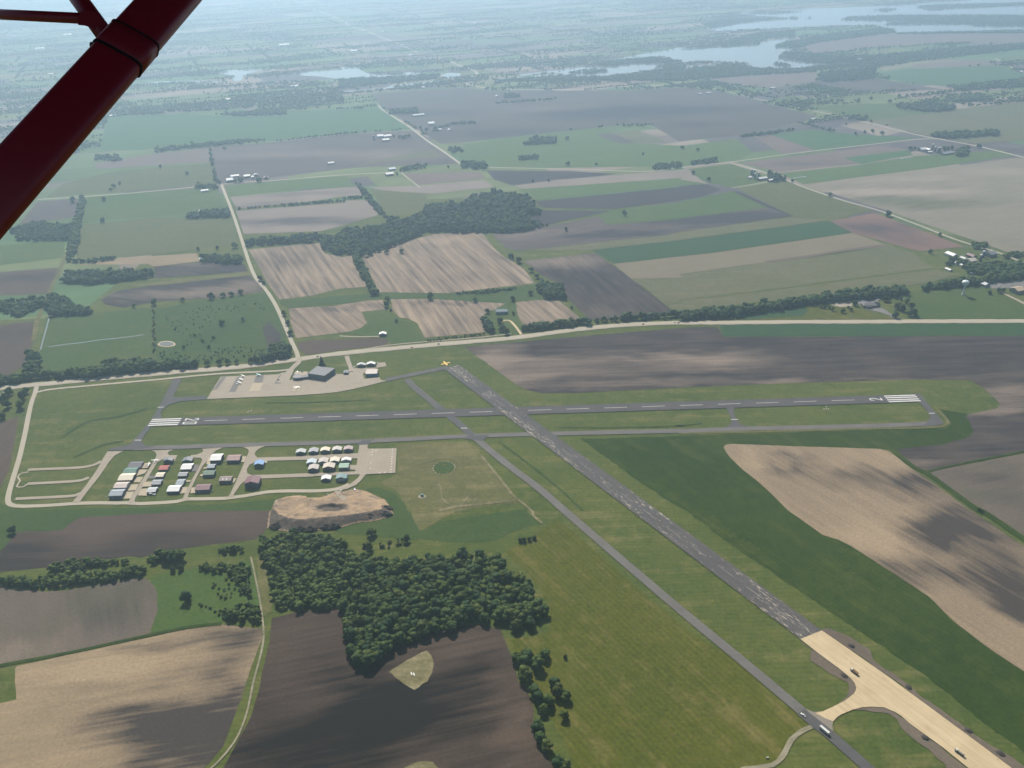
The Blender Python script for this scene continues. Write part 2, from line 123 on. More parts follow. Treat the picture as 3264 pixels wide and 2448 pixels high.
 ('rosy brown field above the silo farm','brown2',2,[(750.0,2747.7),(1274.0,2925.5),(1337.8,2852.1),(1112.2,2769.9),(1108.4,2692.0),(839.3,2625.3)],-0.366,[(943.8,2713.8,117.8,29.2,0.6)]),
 ('green crop patch beside the long white bag','crop',3,[(1088.2,2773.1),(1331.2,2848.5),(1319.2,2784.2),(1116.3,2686.9)],None,[]),
 ('long green hayfield between the two farms','crop2',2,[(834.1,2607.1),(1113.4,2679.3),(1310.5,2764.0),(1623.8,2807.3),(1611.8,2726.9),(1292.0,2608.9),(869.3,2476.8)],None,[]),
 ('big pale field mottled tan and green beyond the country road','mottled',2,[(869.5,2463.1),(1288.0,2599.9),(1600.9,2697.2),(1867.5,2691.9),(1214.6,1636.9),(1155.3,1816.9),(1133.3,1877.0),(993.5,2214.8),(907.8,2388.7)],0.316,[(1011.6,2371.6,145.9,38.5,-0.7),(1181.6,2359.5,103.2,30.5,-0.7),(1194.7,2492.5,129.7,33.5,-0.4),(1012.2,2316.5,102.3,36.9,0.6),(1215.9,2247.8,157.7,42.0,0.4),(1474.8,2547.5,108.9,52.2,-0.4),(1090.1,2247.4,119.2,49.1,0.4)]),
 ('green triangle of grass beside the silo farm','olive2',2,[(667.0,2450.4),(777.1,2505.5),(832.9,2507.4),(967.4,2200.7),(825.5,2134.1),(750.2,2175.9)],None,[]),
 ('green pasture behind the silos','meadow3',2,[(574.6,2692.4),(719.1,2743.6),(779.8,2617.8),(773.9,2527.0),(656.6,2463.4),(588.7,2549.9)],None,[]),
 ('rust brown field beside the country road','rust',2,[(827.6,2128.5),(959.6,2180.6),(972.4,2161.3),(1063.4,1903.6),(948.6,1882.0),(847.6,2029.9)],-1.114,[(909.4,2050.6,96.3,48.0,0.9),(949.8,1962.4,53.6,33.4,0.4)]),
 ('pale olive plain beside the far road','oliv2',2,[(1375.6,3333.1),(1778.4,3484.7),(2501.0,3715.5),(1867.5,2691.9),(1757.9,2931.2),(1582.3,2909.2),(1468.3,3069.1)],None,[]),
 ('green field beside the far road','meadow3',2,[(1237.2,3646.3),(1617.6,3649.4),(1658.2,3408.7),(1364.5,3334.9),(1295.7,3534.5)],None,[]),
 ('grey brown field before the far pasture','purple',2,[(1109.9,3917.7),(1435.6,4161.8),(1565.1,3924.0),(1941.6,3921.1),(1774.3,4287.4),(1632.3,4307.3),(1486.9,4251.9),(1250.4,4097.2)],-0.366,[]),
 ('far green field below the lake woods','crop',2,[(1830.7,4413.6),(2059.9,4520.1),(2496.0,4531.1),(2466.3,4327.4),(2499.2,4183.6),(1982.2,4009.6),(1847.7,4124.0)],None,[]),
 ('far brown field below the lake','brown2',2,[(986.8,4441.2),(1574.8,4520.3),(1484.1,4243.2),(1240.3,4112.2),(1054.6,4237.7)],-0.366,[]),
 ('far brown field between the lake woods','brown2',2,[(1903.6,5764.6),(2414.3,5942.7),(3295.8,5775.3),(3597.5,5642.7),(3309.9,5165.6),(2646.0,5456.7),(2131.2,5328.5),(1746.1,5179.3)],-0.366,[]),
 ('small far brown field above the green one','brown2',2,[(2064.1,4530.0),(2129.0,4682.0),(2491.6,4762.0),(2501.0,4541.0)],-0.366,[]),
 ('strip of disturbed brown soil along the new runway bed','verge',2,[(327.6,698.0),(333.1,701.8),(338.4,702.3),(350.4,692.8),(361.2,680.8),(371.0,666.8),(370.0,651.5),(379.4,638.3),(389.2,623.4),(393.6,615.1),(397.8,603.0),(411.3,585.1),(427.9,557.0),(441.7,540.7),(478.6,492.1),(467.3,472.9),(440.4,518.9),(390.2,607.3),(355.9,661.9)],None,[]),
 ('curved strip of disturbed soil inside the runway turn','verge',2,[(301.7,686.1),(302.3,679.9),(310.1,670.6),(305.6,664.1),(303.5,656.5),(312.5,645.4),(321.7,634.5),(331.4,625.8),(329.1,615.8),(325.0,608.0),(316.5,601.4),(307.0,596.6),(319.1,599.4),(333.4,609.6),(338.6,619.4),(337.6,629.7),(323.3,657.9)],None,[]),
 ('grey rubble strip along the lower edge of the runway bed','verge',2,[(302.4,578.6),(311.5,587.3),(321.7,590.3),(342.3,587.9),(356.5,585.5),(362.2,578.7),(362.5,566.7),(368.3,555.7),(377.5,543.1),(384.9,527.6),(382.4,512.9),(385.7,484.7),(410.7,499.2),(402.3,522.1),(374.3,569.9),(361.1,589.1),(345.5,596.4),(319.2,591.7)],None,[]),
]
PAVE = [
 ('apron','pale concrete apron in front of the terminal','concrete',5,[(-515.0,1276.2),(-514.5,1315.5),(-514.2,1357.9),(-412.2,1359.5),(-408.0,1365.8),(-402.1,1366.4),(-393.9,1399.6),(-390.6,1408.5),(-393.0,1425.0),(-385.0,1424.5),(-381.7,1410.2),(-382.4,1398.7),(-388.6,1378.8),(-388.1,1352.3),(-388.4,1335.2),(-388.6,1335.2),(-382.8,1338.0),(-374.8,1354.7),(-344.3,1352.6),(-311.6,1354.6),(-296.0,1351.4),(-289.8,1366.3),(-290.5,1375.2),(-298.3,1398.5),(-306.0,1424.7),(-298.4,1426.9),(-292.1,1404.9),(-283.0,1374.7),(-237.7,1373.3),(-223.0,1377.6),(-227.8,1394.5),(-239.1,1393.0),(-242.4,1378.5),(-238.5,1371.5),(-262.0,1351.2),(-256.8,1331.4),(-231.2,1336.0),(-226.9,1325.1),(-216.2,1321.8),(-247.9,1305.6),(-275.3,1293.2),(-298.2,1285.6),(-321.6,1282.2),(-362.2,1278.9)]),
 ('asphalt_patch','grey asphalt patch on the apron','asphaltlight',6,[(-513.2,1305.2),(-512.1,1356.2),(-503.9,1357.0),(-507.4,1312.0)]),
 ('asphalt_patch','grey asphalt patch on the apron','asphaltlight',6,[(-483.8,1298.5),(-484.6,1354.1),(-478.6,1356.1),(-473.9,1332.6),(-472.6,1299.0)]),
 ('asphalt_patch','grey asphalt patch on the apron','asphaltlight',6,[(-449.7,1330.5),(-451.1,1358.5),(-438.4,1358.5),(-433.7,1329.8)]),
 ('asphalt_patch','grey asphalt patch on the apron','asphaltlight',6,[(-411.6,1324.1),(-409.9,1358.2),(-407.3,1358.0),(-410.1,1330.3),(-400.8,1326.5),(-400.7,1323.8)]),
 ('concrete_patch','fresh pale concrete square on the apron','newconcrete',6,[(-449.7,1298.8),(-450.5,1329.9),(-432.0,1329.1),(-431.5,1298.6)]),
 ('walkway','pale concrete walk behind the terminal office','newconcrete',6,[(-385.9,1359.9),(-384.0,1368.1),(-362.5,1366.6),(-359.5,1353.7),(-371.7,1354.5)]),
 ('taxilane','pale concrete lane past the grass fingers','concrete',5,[(-618.9,1118.3),(-595.1,1118.2),(-603.2,1105.6),(-604.7,1088.5),(-603.5,1051.3),(-605.2,1012.3),(-605.2,985.4),(-615.4,986.0),(-613.5,1032.0),(-614.7,1070.3),(-617.8,1097.8)]),
 ('taxilane','pale concrete lane between the first two hangar columns','concrete',5,[(-551.3,1117.0),(-517.3,1117.5),(-523.1,1112.8),(-523.8,1107.2),(-519.5,1102.1),(-506.7,1101.0),(-505.5,1082.0),(-513.3,1090.1),(-523.4,1092.3),(-527.8,1087.9),(-530.8,1081.9),(-529.5,1031.6),(-529.8,992.8),(-528.2,985.3),(-521.6,975.0),(-530.6,978.1),(-536.9,984.4),(-536.2,997.2),(-536.8,1045.0),(-537.3,1088.5),(-538.7,1102.6),(-543.3,1111.6)]),
 ('taxilane','weathered concrete lane between the middle hangar columns','concrete',5,[(-474.9,1117.1),(-443.4,1118.7),(-450.8,1111.6),(-453.7,1103.8),(-454.9,1090.6),(-459.3,1068.6),(-459.0,1040.5),(-457.5,999.6),(-455.3,988.6),(-449.6,984.3),(-465.1,983.8),(-462.0,986.3),(-462.7,995.8),(-463.9,1035.0),(-464.0,1067.4),(-464.5,1085.7),(-468.8,1091.4),(-485.7,1094.0),(-486.0,1100.2),(-477.8,1101.3),(-471.6,1106.5),(-471.2,1112.0)]),
 ('taxilane','concrete lane branching to the gabled hangar rows','concrete',5,[(-412.6,1118.0),(-378.9,1119.7),(-386.6,1112.6),(-389.9,1104.8),(-389.0,1095.3),(-383.1,1087.6),(-298.8,1086.0),(-297.2,1077.4),(-365.4,1077.3),(-384.1,1074.8),(-389.8,1067.6),(-390.5,1055.7),(-387.8,1046.6),(-380.6,1040.8),(-290.0,1039.6),(-288.5,1031.5),(-362.7,1031.1),(-385.8,1026.3),(-389.8,1016.6),(-392.2,998.7),(-392.8,991.9),(-390.2,988.4),(-402.3,986.4),(-399.0,990.3),(-398.3,995.0),(-398.4,1037.1),(-399.4,1078.8),(-400.1,1105.4),(-403.7,1112.0)]),
 ('taxilane','concrete lanes and square run-up pad of the gabled hangar rows','concrete',6,[(-345.3,1085.0),(-303.6,1088.0),(-233.6,1090.1),(-233.5,1101.1),(-234.4,1113.2),(-221.0,1113.2),(-221.8,1108.4),(-219.9,1101.9),(-176.5,1100.5),(-171.8,1034.3),(-213.3,1033.1),(-215.8,1027.5),(-219.1,1016.3),(-224.1,1006.7),(-234.8,998.3),(-244.6,994.7),(-245.4,999.6),(-236.0,1006.0),(-228.7,1016.1),(-223.6,1025.8),(-222.1,1032.2),(-225.5,1033.5),(-260.5,1032.9),(-333.6,1032.0),(-335.4,1040.1),(-229.9,1041.3),(-230.6,1045.5),(-241.6,1047.6),(-242.8,1058.4),(-230.8,1058.4),(-232.0,1076.0),(-267.9,1077.0),(-307.3,1076.3),(-343.5,1076.9)]),
 ('hangar_pad','small tan concrete pad at a hangar door','newconcrete',7,[(-549.2,1081.5),(-539.2,1081.7),(-538.8,1068.7),(-548.4,1067.8)]),
 ('hangar_pad','small tan concrete pad at a hangar door','newconcrete',7,[(-550.7,1064.9),(-537.7,1063.4),(-539.2,1053.9),(-548.6,1047.8)]),
 ('hangar_pad','small tan concrete pad at a hangar door','newconcrete',7,[(-546.6,1044.8),(-537.6,1044.7),(-537.3,1030.6),(-547.1,1031.9)]),
 ('hangar_pad','small tan concrete pad at a hangar door','newconcrete',7,[(-548.0,1025.5),(-537.4,1026.3),(-536.5,1010.9),(-547.7,1010.8)]),
 ('hangar_pad','small tan concrete pad at a hangar door','newconcrete',7,[(-549.1,1008.1),(-537.1,1008.2),(-535.9,991.1),(-547.6,991.7)]),
 ('hangar_pad','small tan concrete pad at a hangar door','newconcrete',7,[(-532.0,1031.7),(-521.1,1031.8),(-517.1,1019.6),(-530.0,1019.6)]),
 ('hangar_pad','small tan concrete pad at a hangar door','newconcrete',7,[(-529.6,1014.0),(-521.1,1014.9),(-515.4,996.7),(-528.6,998.1)]),
 ('hangar_pad','small tan concrete pad at a hangar door','newconcrete',7,[(-471.8,1065.9),(-466.3,1065.6),(-465.4,1061.2),(-472.2,1061.6)]),
 ('hangar_pad','small tan concrete pad at a hangar door','newconcrete',7,[(-472.0,1014.9),(-463.7,1015.2),(-462.4,999.9),(-471.1,999.7)]),
 ('hangar_pad','small tan concrete pad at a hangar door','newconcrete',7,[(-457.7,1012.7),(-451.8,1014.5),(-448.0,999.8),(-455.4,999.2)]),
 ('hangar_pad','small tan concrete pad at a hangar door','newconcrete',7,[(-457.5,1090.7),(-452.3,1090.4),(-449.0,1071.8),(-455.2,1072.9)]),
 ('hangar_pad','small tan concrete pad at a hangar door','newconcrete',7,[(-455.9,1065.4),(-451.3,1065.5),(-450.5,1061.4),(-456.1,1061.2)]),
 ('hangar_pad','small tan concrete pad at a hangar door','newconcrete',7,[(-455.2,1046.9),(-450.7,1047.0),(-450.0,1041.7),(-455.3,1041.8)]),
 ('hangar_pad','small tan concrete pad at a hangar door','newconcrete',7,[(-471.2,1032.6),(-464.6,1032.2),(-465.0,1028.2),(-471.5,1028.3)]),
 ('asphalt_patch','dark asphalt pad beside a hangar','asphaltlight',7,[(-530.3,1047.5),(-519.2,1046.1),(-517.8,1039.8),(-528.4,1039.9)]),
 ('asphalt_patch','dark asphalt pad beside a hangar','asphaltlight',7,[(-473.3,1073.2),(-464.5,1072.0),(-464.2,1054.7),(-471.2,1055.9)]),
 ('hangar_pad','small tan concrete pad at a hangar door','newconcrete',7,[(-406.6,1091.6),(-400.1,1091.2),(-399.4,1075.4),(-404.5,1075.7)]),
 ('hangar_pad','small tan concrete pad at a hangar door','newconcrete',7,[(-405.5,1033.1),(-399.7,1032.8),(-400.2,1022.6),(-403.9,1022.8)]),
 ('hangar_pad','small tan concrete pad at a hangar door','newconcrete',7,[(-370.4,1077.1),(-365.4,1077.3),(-365.2,1071.0),(-369.3,1070.9)]),
 ('taxiway_link','dark asphalt link from the runway threshold to the apron','asphalt',5,[(-586.6,1204.1),(-586.0,1242.0),(-591.5,1296.0),(-597.3,1353.6),(-582.4,1356.8),(-576.4,1292.2),(-570.8,1285.8),(-520.0,1288.4),(-513.0,1275.4),(-559.3,1270.9),(-573.1,1261.1),(-578.6,1246.8),(-577.1,1231.2),(-568.8,1214.4),(-578.1,1187.4),(-578.7,1158.0),(-576.7,1144.1),(-566.9,1132.1),(-548.6,1127.9),(-577.0,1120.7),(-616.2,1120.4),(-619.8,1126.4),(-592.3,1135.9),(-589.4,1154.1)]),
 ('taxiway_link','dark asphalt turn at the single digit runway end','asphalt',5,[(650.1,1216.3),(661.2,1215.5),(657.1,1120.0),(640.6,1116.0),(620.9,1114.4),(633.4,1126.7),(644.7,1140.2),(648.9,1161.8),(647.3,1192.0)]),
 ('taxiway_link','dark asphalt connector halfway along the marked runway','asphalt',5,[(331.5,1202.6),(378.5,1204.7),(356.5,1194.9),(349.0,1176.3),(347.9,1156.8),(349.8,1140.0),(359.6,1131.3),(323.1,1129.0),(335.2,1139.5),(340.7,1152.4),(341.1,1182.8),(339.2,1198.0)]),
 ('taxiway_link','asphalt fan where the two taxiways meet','asphalt',5,[(-231.3,1127.5),(-212.3,1128.6),(-220.7,1120.1),(-220.9,1100.2),(-232.6,1100.0),(-237.2,1118.9)]),
 ('taxiway_fillet','asphalt wedge at the crossing of the taxiways','asphalt',5,[(-129.2,1212.3),(-114.8,1226.8),(-106.4,1210.9),(-83.5,1206.8),(-92.8,1189.9),(-79.5,1164.7),(-59.1,1130.6),(-37.5,1130.2),(-46.9,1114.0),(-61.2,1117.1),(-78.0,1122.6),(-68.7,1131.2),(-102.6,1185.6)]),
 ('runway_bed','sand coloured bed of the unpaved runway extension','sand',5,[(302.4,686.8),(329.4,698.4),(351.8,665.6),(375.2,630.7),(426.5,547.3),(455.0,499.7),(433.8,474.7),(403.7,522.1),(391.8,543.4),(372.3,572.3),(367.9,581.6),(363.4,586.9),(355.6,592.4),(343.7,593.9),(333.4,593.3),(323.2,590.6),(311.5,585.9),(306.3,583.0),(300.3,577.7),(293.5,582.0),(286.5,588.4),(294.6,590.2),(306.4,595.4),(320.6,602.3),(332.1,610.4),(335.7,614.6),(337.4,617.8),(338.1,624.4),(336.2,631.2),(328.7,644.7),(314.0,667.3)]),
 ('taxiway_fan','dusty grey fan of pavement where truck tracks join the taxiway','dustyasphalt',4,[(268.7,609.7),(272.2,604.2),(278.4,594.5),(285.3,589.8),(294.6,590.2),(302.9,585.2),(306.3,583.0),(300.3,577.7),(298.0,573.2),(296.4,566.4),(297.6,562.9),(290.4,560.7),(283.4,568.8),(276.4,580.1),(271.7,586.5),(264.9,597.1)]),
 ('parking_lot','pale parking lot beside the low grey building','concrete',4,[(641.8,1595.3),(684.4,1607.5),(692.5,1604.4),(683.7,1578.7),(658.3,1575.8),(647.2,1586.1)]),
 ('driveway','grey asphalt drive from the highway to the low grey building','asphaltlight',4,[(692.0,1603.0),(703.0,1608.0),(726.4,1615.1),(727.3,1623.5),(754.2,1621.2),(755.4,1611.1),(746.4,1607.4),(740.8,1590.0),(729.8,1576.3),(739.6,1561.1),(742.7,1541.0),(743.1,1517.5),(751.6,1514.1),(753.6,1505.8),(735.6,1507.2),(740.4,1513.6),(736.2,1530.4),(722.2,1548.3),(704.8,1558.2),(700.0,1587.5)]),
 ('parking_lot','grey parking lot beside the water tower lawn','asphaltlight',4,[(995.1,1658.3),(1009.7,1673.1),(1045.7,1682.9),(1079.8,1693.1),(1105.0,1697.5),(1095.7,1665.5),(1064.6,1649.1),(1024.2,1646.3),(995.7,1645.6)]),
 ('driveway','pale lane leading to the house with the tan roof','concrete',4,[(1003.2,1621.6),(1009.5,1622.6),(1019.0,1584.0),(1028.7,1544.0),(1020.4,1539.0),(1012.4,1580.1)]),
 ('pond','small round pale rimmed pond in the marsh meadow','pond',4,[(-645.6,1503.2),(-645.2,1499.9),(-646.3,1497.1),(-648.6,1495.0),(-652.1,1493.8),(-656.4,1493.6),(-661.0,1494.4),(-665.6,1496.2),(-669.6,1498.8),(-672.6,1502.0),(-674.5,1505.4),(-674.9,1508.6),(-673.9,1511.5),(-671.5,1513.7),(-668.0,1514.9),(-663.7,1515.1),(-659.0,1514.2),(-654.5,1512.4),(-650.5,1509.7),(-647.4,1506.6)]),
 ('pond_shore','pale mud rim of the small round pond','sand',3,[(-642.5,1502.9),(-641.4,1499.4),(-641.9,1496.3),(-644.0,1493.7),(-647.4,1491.9),(-651.3,1490.9),(-655.4,1490.7),(-659.9,1491.5),(-664.8,1493.2),(-669.6,1495.6),(-673.6,1498.7),(-676.3,1502.1),(-677.6,1505.6),(-677.6,1509.0),(-676.8,1512.2),(-675.3,1514.9),(-672.9,1516.8),(-669.3,1517.9),(-664.7,1518.0),(-659.8,1517.2),(-655.3,1515.5),(-651.3,1513.0),(-647.9,1510.0),(-644.9,1506.6)]),
]
ROADS = [
 ('highway','pale two-lane highway sweeping past the airfield','road',5,13,[(-994.1,1320.2),(-896.6,1340.9),(-840.7,1349.9),(-768.4,1360.8),(-673.8,1373.9),(-582.4,1384.6),(-506.1,1392.7),(-447.0,1404.8),(-393.0,1418.1),(-317.3,1437.3),(-232.1,1449.6),(-145.6,1462.1),(-58.0,1472.6),(1.0,1480.7),(60.8,1493.7),(121.6,1509.1),(182.7,1518.9),(244.0,1525.2),(319.9,1525.9),(387.3,1521.3),(536.0,1513.2),(740.9,1499.1),(974.6,1482.6),(1197.1,1466.3)]),
 ('shoulder','gravel shoulder beneath the highway edge','gravel',4,18,[(-994.1,1320.2),(-896.6,1340.9),(-840.7,1349.9),(-768.4,1360.8),(-673.8,1373.9),(-582.4,1384.6),(-506.1,1392.7),(-447.0,1404.8),(-393.0,1418.1),(-317.3,1437.3),(-232.1,1449.6),(-145.6,1462.1),(-58.0,1472.6),(1.0,1480.7),(60.8,1493.7),(121.6,1509.1),(182.7,1518.9),(244.0,1525.2),(319.9,1525.9),(387.3,1521.3),(536.0,1513.2),(740.9,1499.1),(974.6,1482.6),(1197.1,1466.3)]),
 ('footpath','thin pale path running alongside the highway','gravel',4,3.5,[(-385.1,1428.5),(-307.4,1440.5),(-233.9,1465.3),(-164.3,1475.8),(-58.3,1488.7),(1.3,1499.7)]),
 ('perimeter_road','narrow pale road along the airfield fence','road',4,6,[(-823.0,1321.1),(-808.9,1328.6),(-732.5,1340.7),(-628.0,1354.6),(-522.1,1369.9),(-453.2,1372.4),(-406.5,1375.2),(-396.1,1378.7)]),
 ('perimeter_road','pale gravel road around the hangar area','road',4,7.5,[(-833.6,1343.5),(-825.8,1323.0),(-817.6,1294.6),(-804.0,1256.2),(-774.6,1179.6),(-746.0,1101.1),(-728.2,1046.4),(-712.8,1003.1),(-704.8,989.7),(-693.5,983.3),(-648.6,981.9),(-606.5,984.4),(-573.7,983.7),(-551.0,982.1),(-535.1,981.7),(-523.1,979.0),(-502.8,979.2),(-468.2,981.3),(-456.4,986.0),(-442.2,985.9),(-401.6,985.0),(-399.0,985.8),(-376.3,989.4),(-346.5,997.3),(-314.9,997.8),(-286.0,996.1),(-258.4,996.9),(-243.3,1002.0),(-234.2,1010.1)]),
 ('country_road','straight country road running away from the highway','road',4,8,[(-390.1,1420.5),(-396.6,1442.5),(-417.8,1495.1),(-452.6,1585.6),(-488.9,1676.9),(-512.9,1730.6),(-535.8,1777.7),(-573.8,1847.8),(-612.3,1943.5),(-637.3,2011.8),(-755.1,2335.0),(-889.0,2685.9)]),
 ('country_road','thin crossing country road past the white farm','road2',4,8,[(-1416.3,2581.0),(-1210.0,2608.2),(-966.5,2667.9),(-889.5,2687.8),(-855.3,2705.9),(-749.3,2715.4),(-519.4,2759.9),(-382.5,2770.1)]),
 ('country_road','thin country road below the pasture','road2',4,8,[(-61.4,2799.3),(207.9,2739.9),(457.5,2682.1),(549.2,2713.5),(723.9,2763.6),(905.0,2834.8),(1225.7,2937.2),(1464.7,2998.9),(1519.9,2978.4)]),
 ('country_road','straight country road descending past the white barns','road2',4,10,[(-564.3,4026.5),(-536.1,3908.5),(-371.3,3483.4),(-285.3,3231.9),(-192.3,2985.8),(-141.4,2840.9)]),
 ('country_road','long far road curving in from the lake','road2',4,11,[(815.0,4258.0),(990.5,4117.6),(1030.0,4013.3),(1088.7,3863.2),(1295.7,3444.2),(1356.1,3312.5),(1459.9,3049.9),(1566.3,2876.5),(1634.5,2702.9),(1746.3,2423.8)]),
 ('country_road','straight country road beside the rust brown field','road2',4,8,[(722.5,2757.6),(798.3,2615.4),(836.4,2519.3),(860.0,2447.3),(921.8,2303.9),(980.3,2202.1),(1022.7,2089.5),(1071.8,1944.4),(1120.1,1851.5),(1157.0,1704.6)]),
 ('country_road','bright curving road beside the far river','roadfar',4,14,[(-319.9,5360.3),(-181.8,5027.7),(-135.0,4856.6),(-157.2,4741.6),(-193.9,4619.5),(-182.7,4518.0),(-141.6,4438.1),(-33.7,4324.8),(188.7,4259.4),(437.9,4233.3),(597.4,4269.2),(852.8,4246.0)]),
 ('country_road','faint far road climbing towards the horizon','roadfar',4,16,[(-2419.7,11035.9),(-1429.7,8305.5),(-1172.1,7492.0),(-1089.2,7347.6),(-869.1,6742.0),(-751.5,6440.2),(-531.7,5818.7)]),
 ('country_road','faint far road behind the lake woods','roadfar',4,12,[(2606.2,4777.2),(2503.5,4354.8),(2406.0,3892.6)]),
 ('farm_lane','thin gravel lane below the white barns','road2',4,5,[(-334.8,2770.0),(-311.5,2708.4),(-256.5,2573.3)]),
 ('farm_lane','thin pale lane to the silo farm','road2',4,5,[(656.6,2463.4),(702.5,2483.4),(749.0,2503.7),(791.8,2524.8)]),
 ('driveway','pale curved gravel drive to the farmhouse','sand',5,5,[(20.6,1495.4),(16.5,1511.5),(5.1,1549.3),(-2.4,1563.6),(-14.8,1563.1)]),
 ('driveway','short gravel track to the small white shed','gravel',5,4,[(-329.9,1515.2),(-292.8,1508.1),(-252.1,1507.1)]),
 ('grass_lane','worn grass lane between the hedges','drygrass',4,9,[(-1098.7,2056.0),(-1052.6,1910.8),(-1030.2,1830.1),(-1000.9,1736.6),(-973.4,1642.8),(-933.2,1541.2)]),
 ('field_ridge','narrow brown ridge across the tan strip','ridge',4,14,[(585.8,1846.1),(647.0,1861.1),(702.1,1876.9),(783.8,1904.5),(840.1,1918.8),(888.4,1929.7)]),
 ('ditch','pale dry ditch winding between the ploughed fields','ditch',5,2.2,[(-334.3,855.9),(-325.5,834.1),(-317.6,813.6),(-305.9,782.8),(-294.9,751.1),(-288.3,730.9),(-283.4,709.1),(-280.9,679.4),(-279.7,649.1),(-276.6,616.6),(-276.9,593.7),(-279.7,575.4),(-288.8,554.7),(-294.0,547.2),(-309.0,525.4)]),
 ('brook','narrow pale stream across the pasture','water',4,4,[(-888.9,1508.2),(-857.1,1517.7),(-831.8,1522.2),(-805.5,1531.5),(-765.6,1538.6),(-721.1,1550.4)]),
 ('brook','thin water ditch beside the grass lane','water',4,3,[(-958.2,1665.7),(-927.0,1577.4),(-898.4,1496.5)]),
 ('taxilane','narrow concrete finger lane in the grass','concrete',5,6.5,[(-719.0,1074.3),(-680.0,1074.9),(-641.3,1076.0),(-625.0,1081.3),(-617.5,1091.4)]),
 ('taxilane','narrow concrete finger lane in the grass','concrete',5,6.5,[(-702.2,1037.0),(-652.5,1038.9),(-626.5,1041.4),(-618.0,1048.1)]),
 ('taxilane','narrow concrete finger lane in the grass','concrete',5,6.5,[(-700.8,1000.2),(-635.9,1001.9),(-619.1,1003.6),(-612.9,1009.7)]),
 ('footpath','thin looping track at the end of the concrete fingers','road',5,2.5,[(-714.7,1067.8),(-723.9,1065.5),(-725.1,1056.2),(-716.5,1045.7),(-714.1,1030.7),(-704.0,1029.3),(-701.8,1036.2)]),
 ('taxiway','long asphalt taxiway parallel to the marked runway','asphalt2',5,11.5,[(-581.1,1125.4),(-452.0,1124.7),(-257.9,1123.7),(-147.5,1126.9),(-59.1,1129.7),(43.9,1128.8),(261.5,1124.5),(348.5,1125.1),(490.8,1122.2),(609.7,1121.6),(646.3,1123.5)]),
 ('taxiway','long grey taxiway parallel to the worn runway','asphalt2',5,11.5,[(-61.4,1128.5),(-41.9,1095.9),(-5.2,1039.0),(32.9,984.2),(63.9,932.0),(181.0,739.3),(231.8,659.6),(267.2,602.5),(275.3,588.7)]),
 ('taxiway','dark end of the taxiway beyond the dusty junction','asphalt',5,11.5,[(272.8,590.7),(285.2,572.5),(295.1,557.7),(321.5,512.0),(338.7,486.4)]),
 ('taxiway','worn asphalt taxiway from the closed runway end','asphaltworn',5,12,[(-182.6,1324.8),(-166.6,1295.1),(-142.6,1257.7),(-119.5,1219.4),(-95.0,1182.7),(-63.9,1131.8)]),
 ('taxiway','asphalt lane from the apron to the closed runway end','asphaltworn',5,12,[(-217.9,1325.5),(-181.3,1339.4),(-149.4,1352.1),(-111.6,1366.4)]),
 ('farm_lane','sandy track curling off the dusty junction','ditch',4,5,[(277.8,572.8),(265.4,566.9),(253.9,558.4),(246.4,548.2),(239.6,539.8),(228.6,531.8),(198.9,527.9)]),
 ('grass_strip','dark grass strip separating two ploughed fields','lush',4,5,[(-605.9,673.4),(-562.4,686.0),(-485.8,704.0),(-414.4,724.9),(-375.6,734.8),(-338.2,739.8)]),
 ('grass_strip','dark grass ditch between the tan field and the grey field','lush',4,9,[(551.5,1054.5),(560.9,1007.2),(572.8,991.7),(583.6,960.7),(604.2,895.5),(603.3,906.1),(628.0,841.6),(654.6,761.3)]),
 ('grass_strip','thin dark hedge bank across the bare fields','lush',4,4,[(573.6,993.6),(603.2,1003.6),(734.0,1037.7),(863.2,1069.2)]),
 ('ditch_line','dark wet furrow through the runway grass','marsh',4,3.0,[(-23.1,1112.5),(-9.2,1091.8),(17.7,1052.0),(59.0,986.5),(88.8,930.7)]),
 ('ditch_line','dark wet furrow through the apron grass','marsh',4,3.0,[(-411.8,1257.7),(-344.9,1254.2),(-297.7,1254.0),(-269.5,1254.7),(-231.8,1255.5)]),
 ('ditch_line','dark mown furrow beside the marked runway','marsh',4,2.6,[(69.0,1146.8),(165.2,1140.8),(264.3,1139.2),(250.9,1140.1),(255.7,1139.8),(293.1,1145.9)]),
 ('ditch_line','dark bank in the rough grass beside the runway threshold','marsh',4,4.5,[(-709.2,1166.1),(-705.5,1180.0),(-695.8,1203.6),(-681.5,1217.6),(-653.3,1223.4),(-623.6,1239.3),(-604.7,1251.1)]),
 ('ditch_line','curved dark bank in the rough grass','marsh',4,3.8,[(-665.4,1105.0),(-651.2,1121.6),(-638.2,1136.5),(-622.2,1144.6),(-606.6,1148.2)]),
 ('worn_line','curving pale track across the dry paddock','weedy',4,2.5,[(-109.3,1011.3),(-103.8,991.8),(-100.4,969.4),(-91.1,954.5),(-78.1,946.7),(-70.1,960.5),(-62.0,974.6)]),
 ('worn_line','pale worn arc beside the segmented circle','weedy',4,3,[(-141.8,1057.2),(-126.2,1062.5),(-115.2,1069.0),(-96.9,1071.3),(-85.1,1064.3),(-79.9,1049.5)]),
 ('worn_line','pale worn edge across the dry paddock','weedy',4,5,[(-102.9,941.0),(-78.1,948.4),(-48.7,952.2),(-0.0,958.5)]),
 ('worn_line','pale worn mowing line beside the taxiway','weedy',4,4,[(-49.7,1074.8),(-18.9,1006.1),(0.1,963.9),(22.3,930.8),(22.0,923.6),(33.6,906.2)]),
 ('worn_line','yellow verge beside the far taxiway','drygrass',4,6,[(251.6,1117.8),(386.4,1115.3),(535.1,1113.4),(654.4,1115.1),(664.8,1124.7),(666.6,1163.1)]),
]
RWA = [
 (-588.8,1215.2),
 (659.0,1215.1),
 (651.3,1188.7),
 (-584.1,1190.2),
]
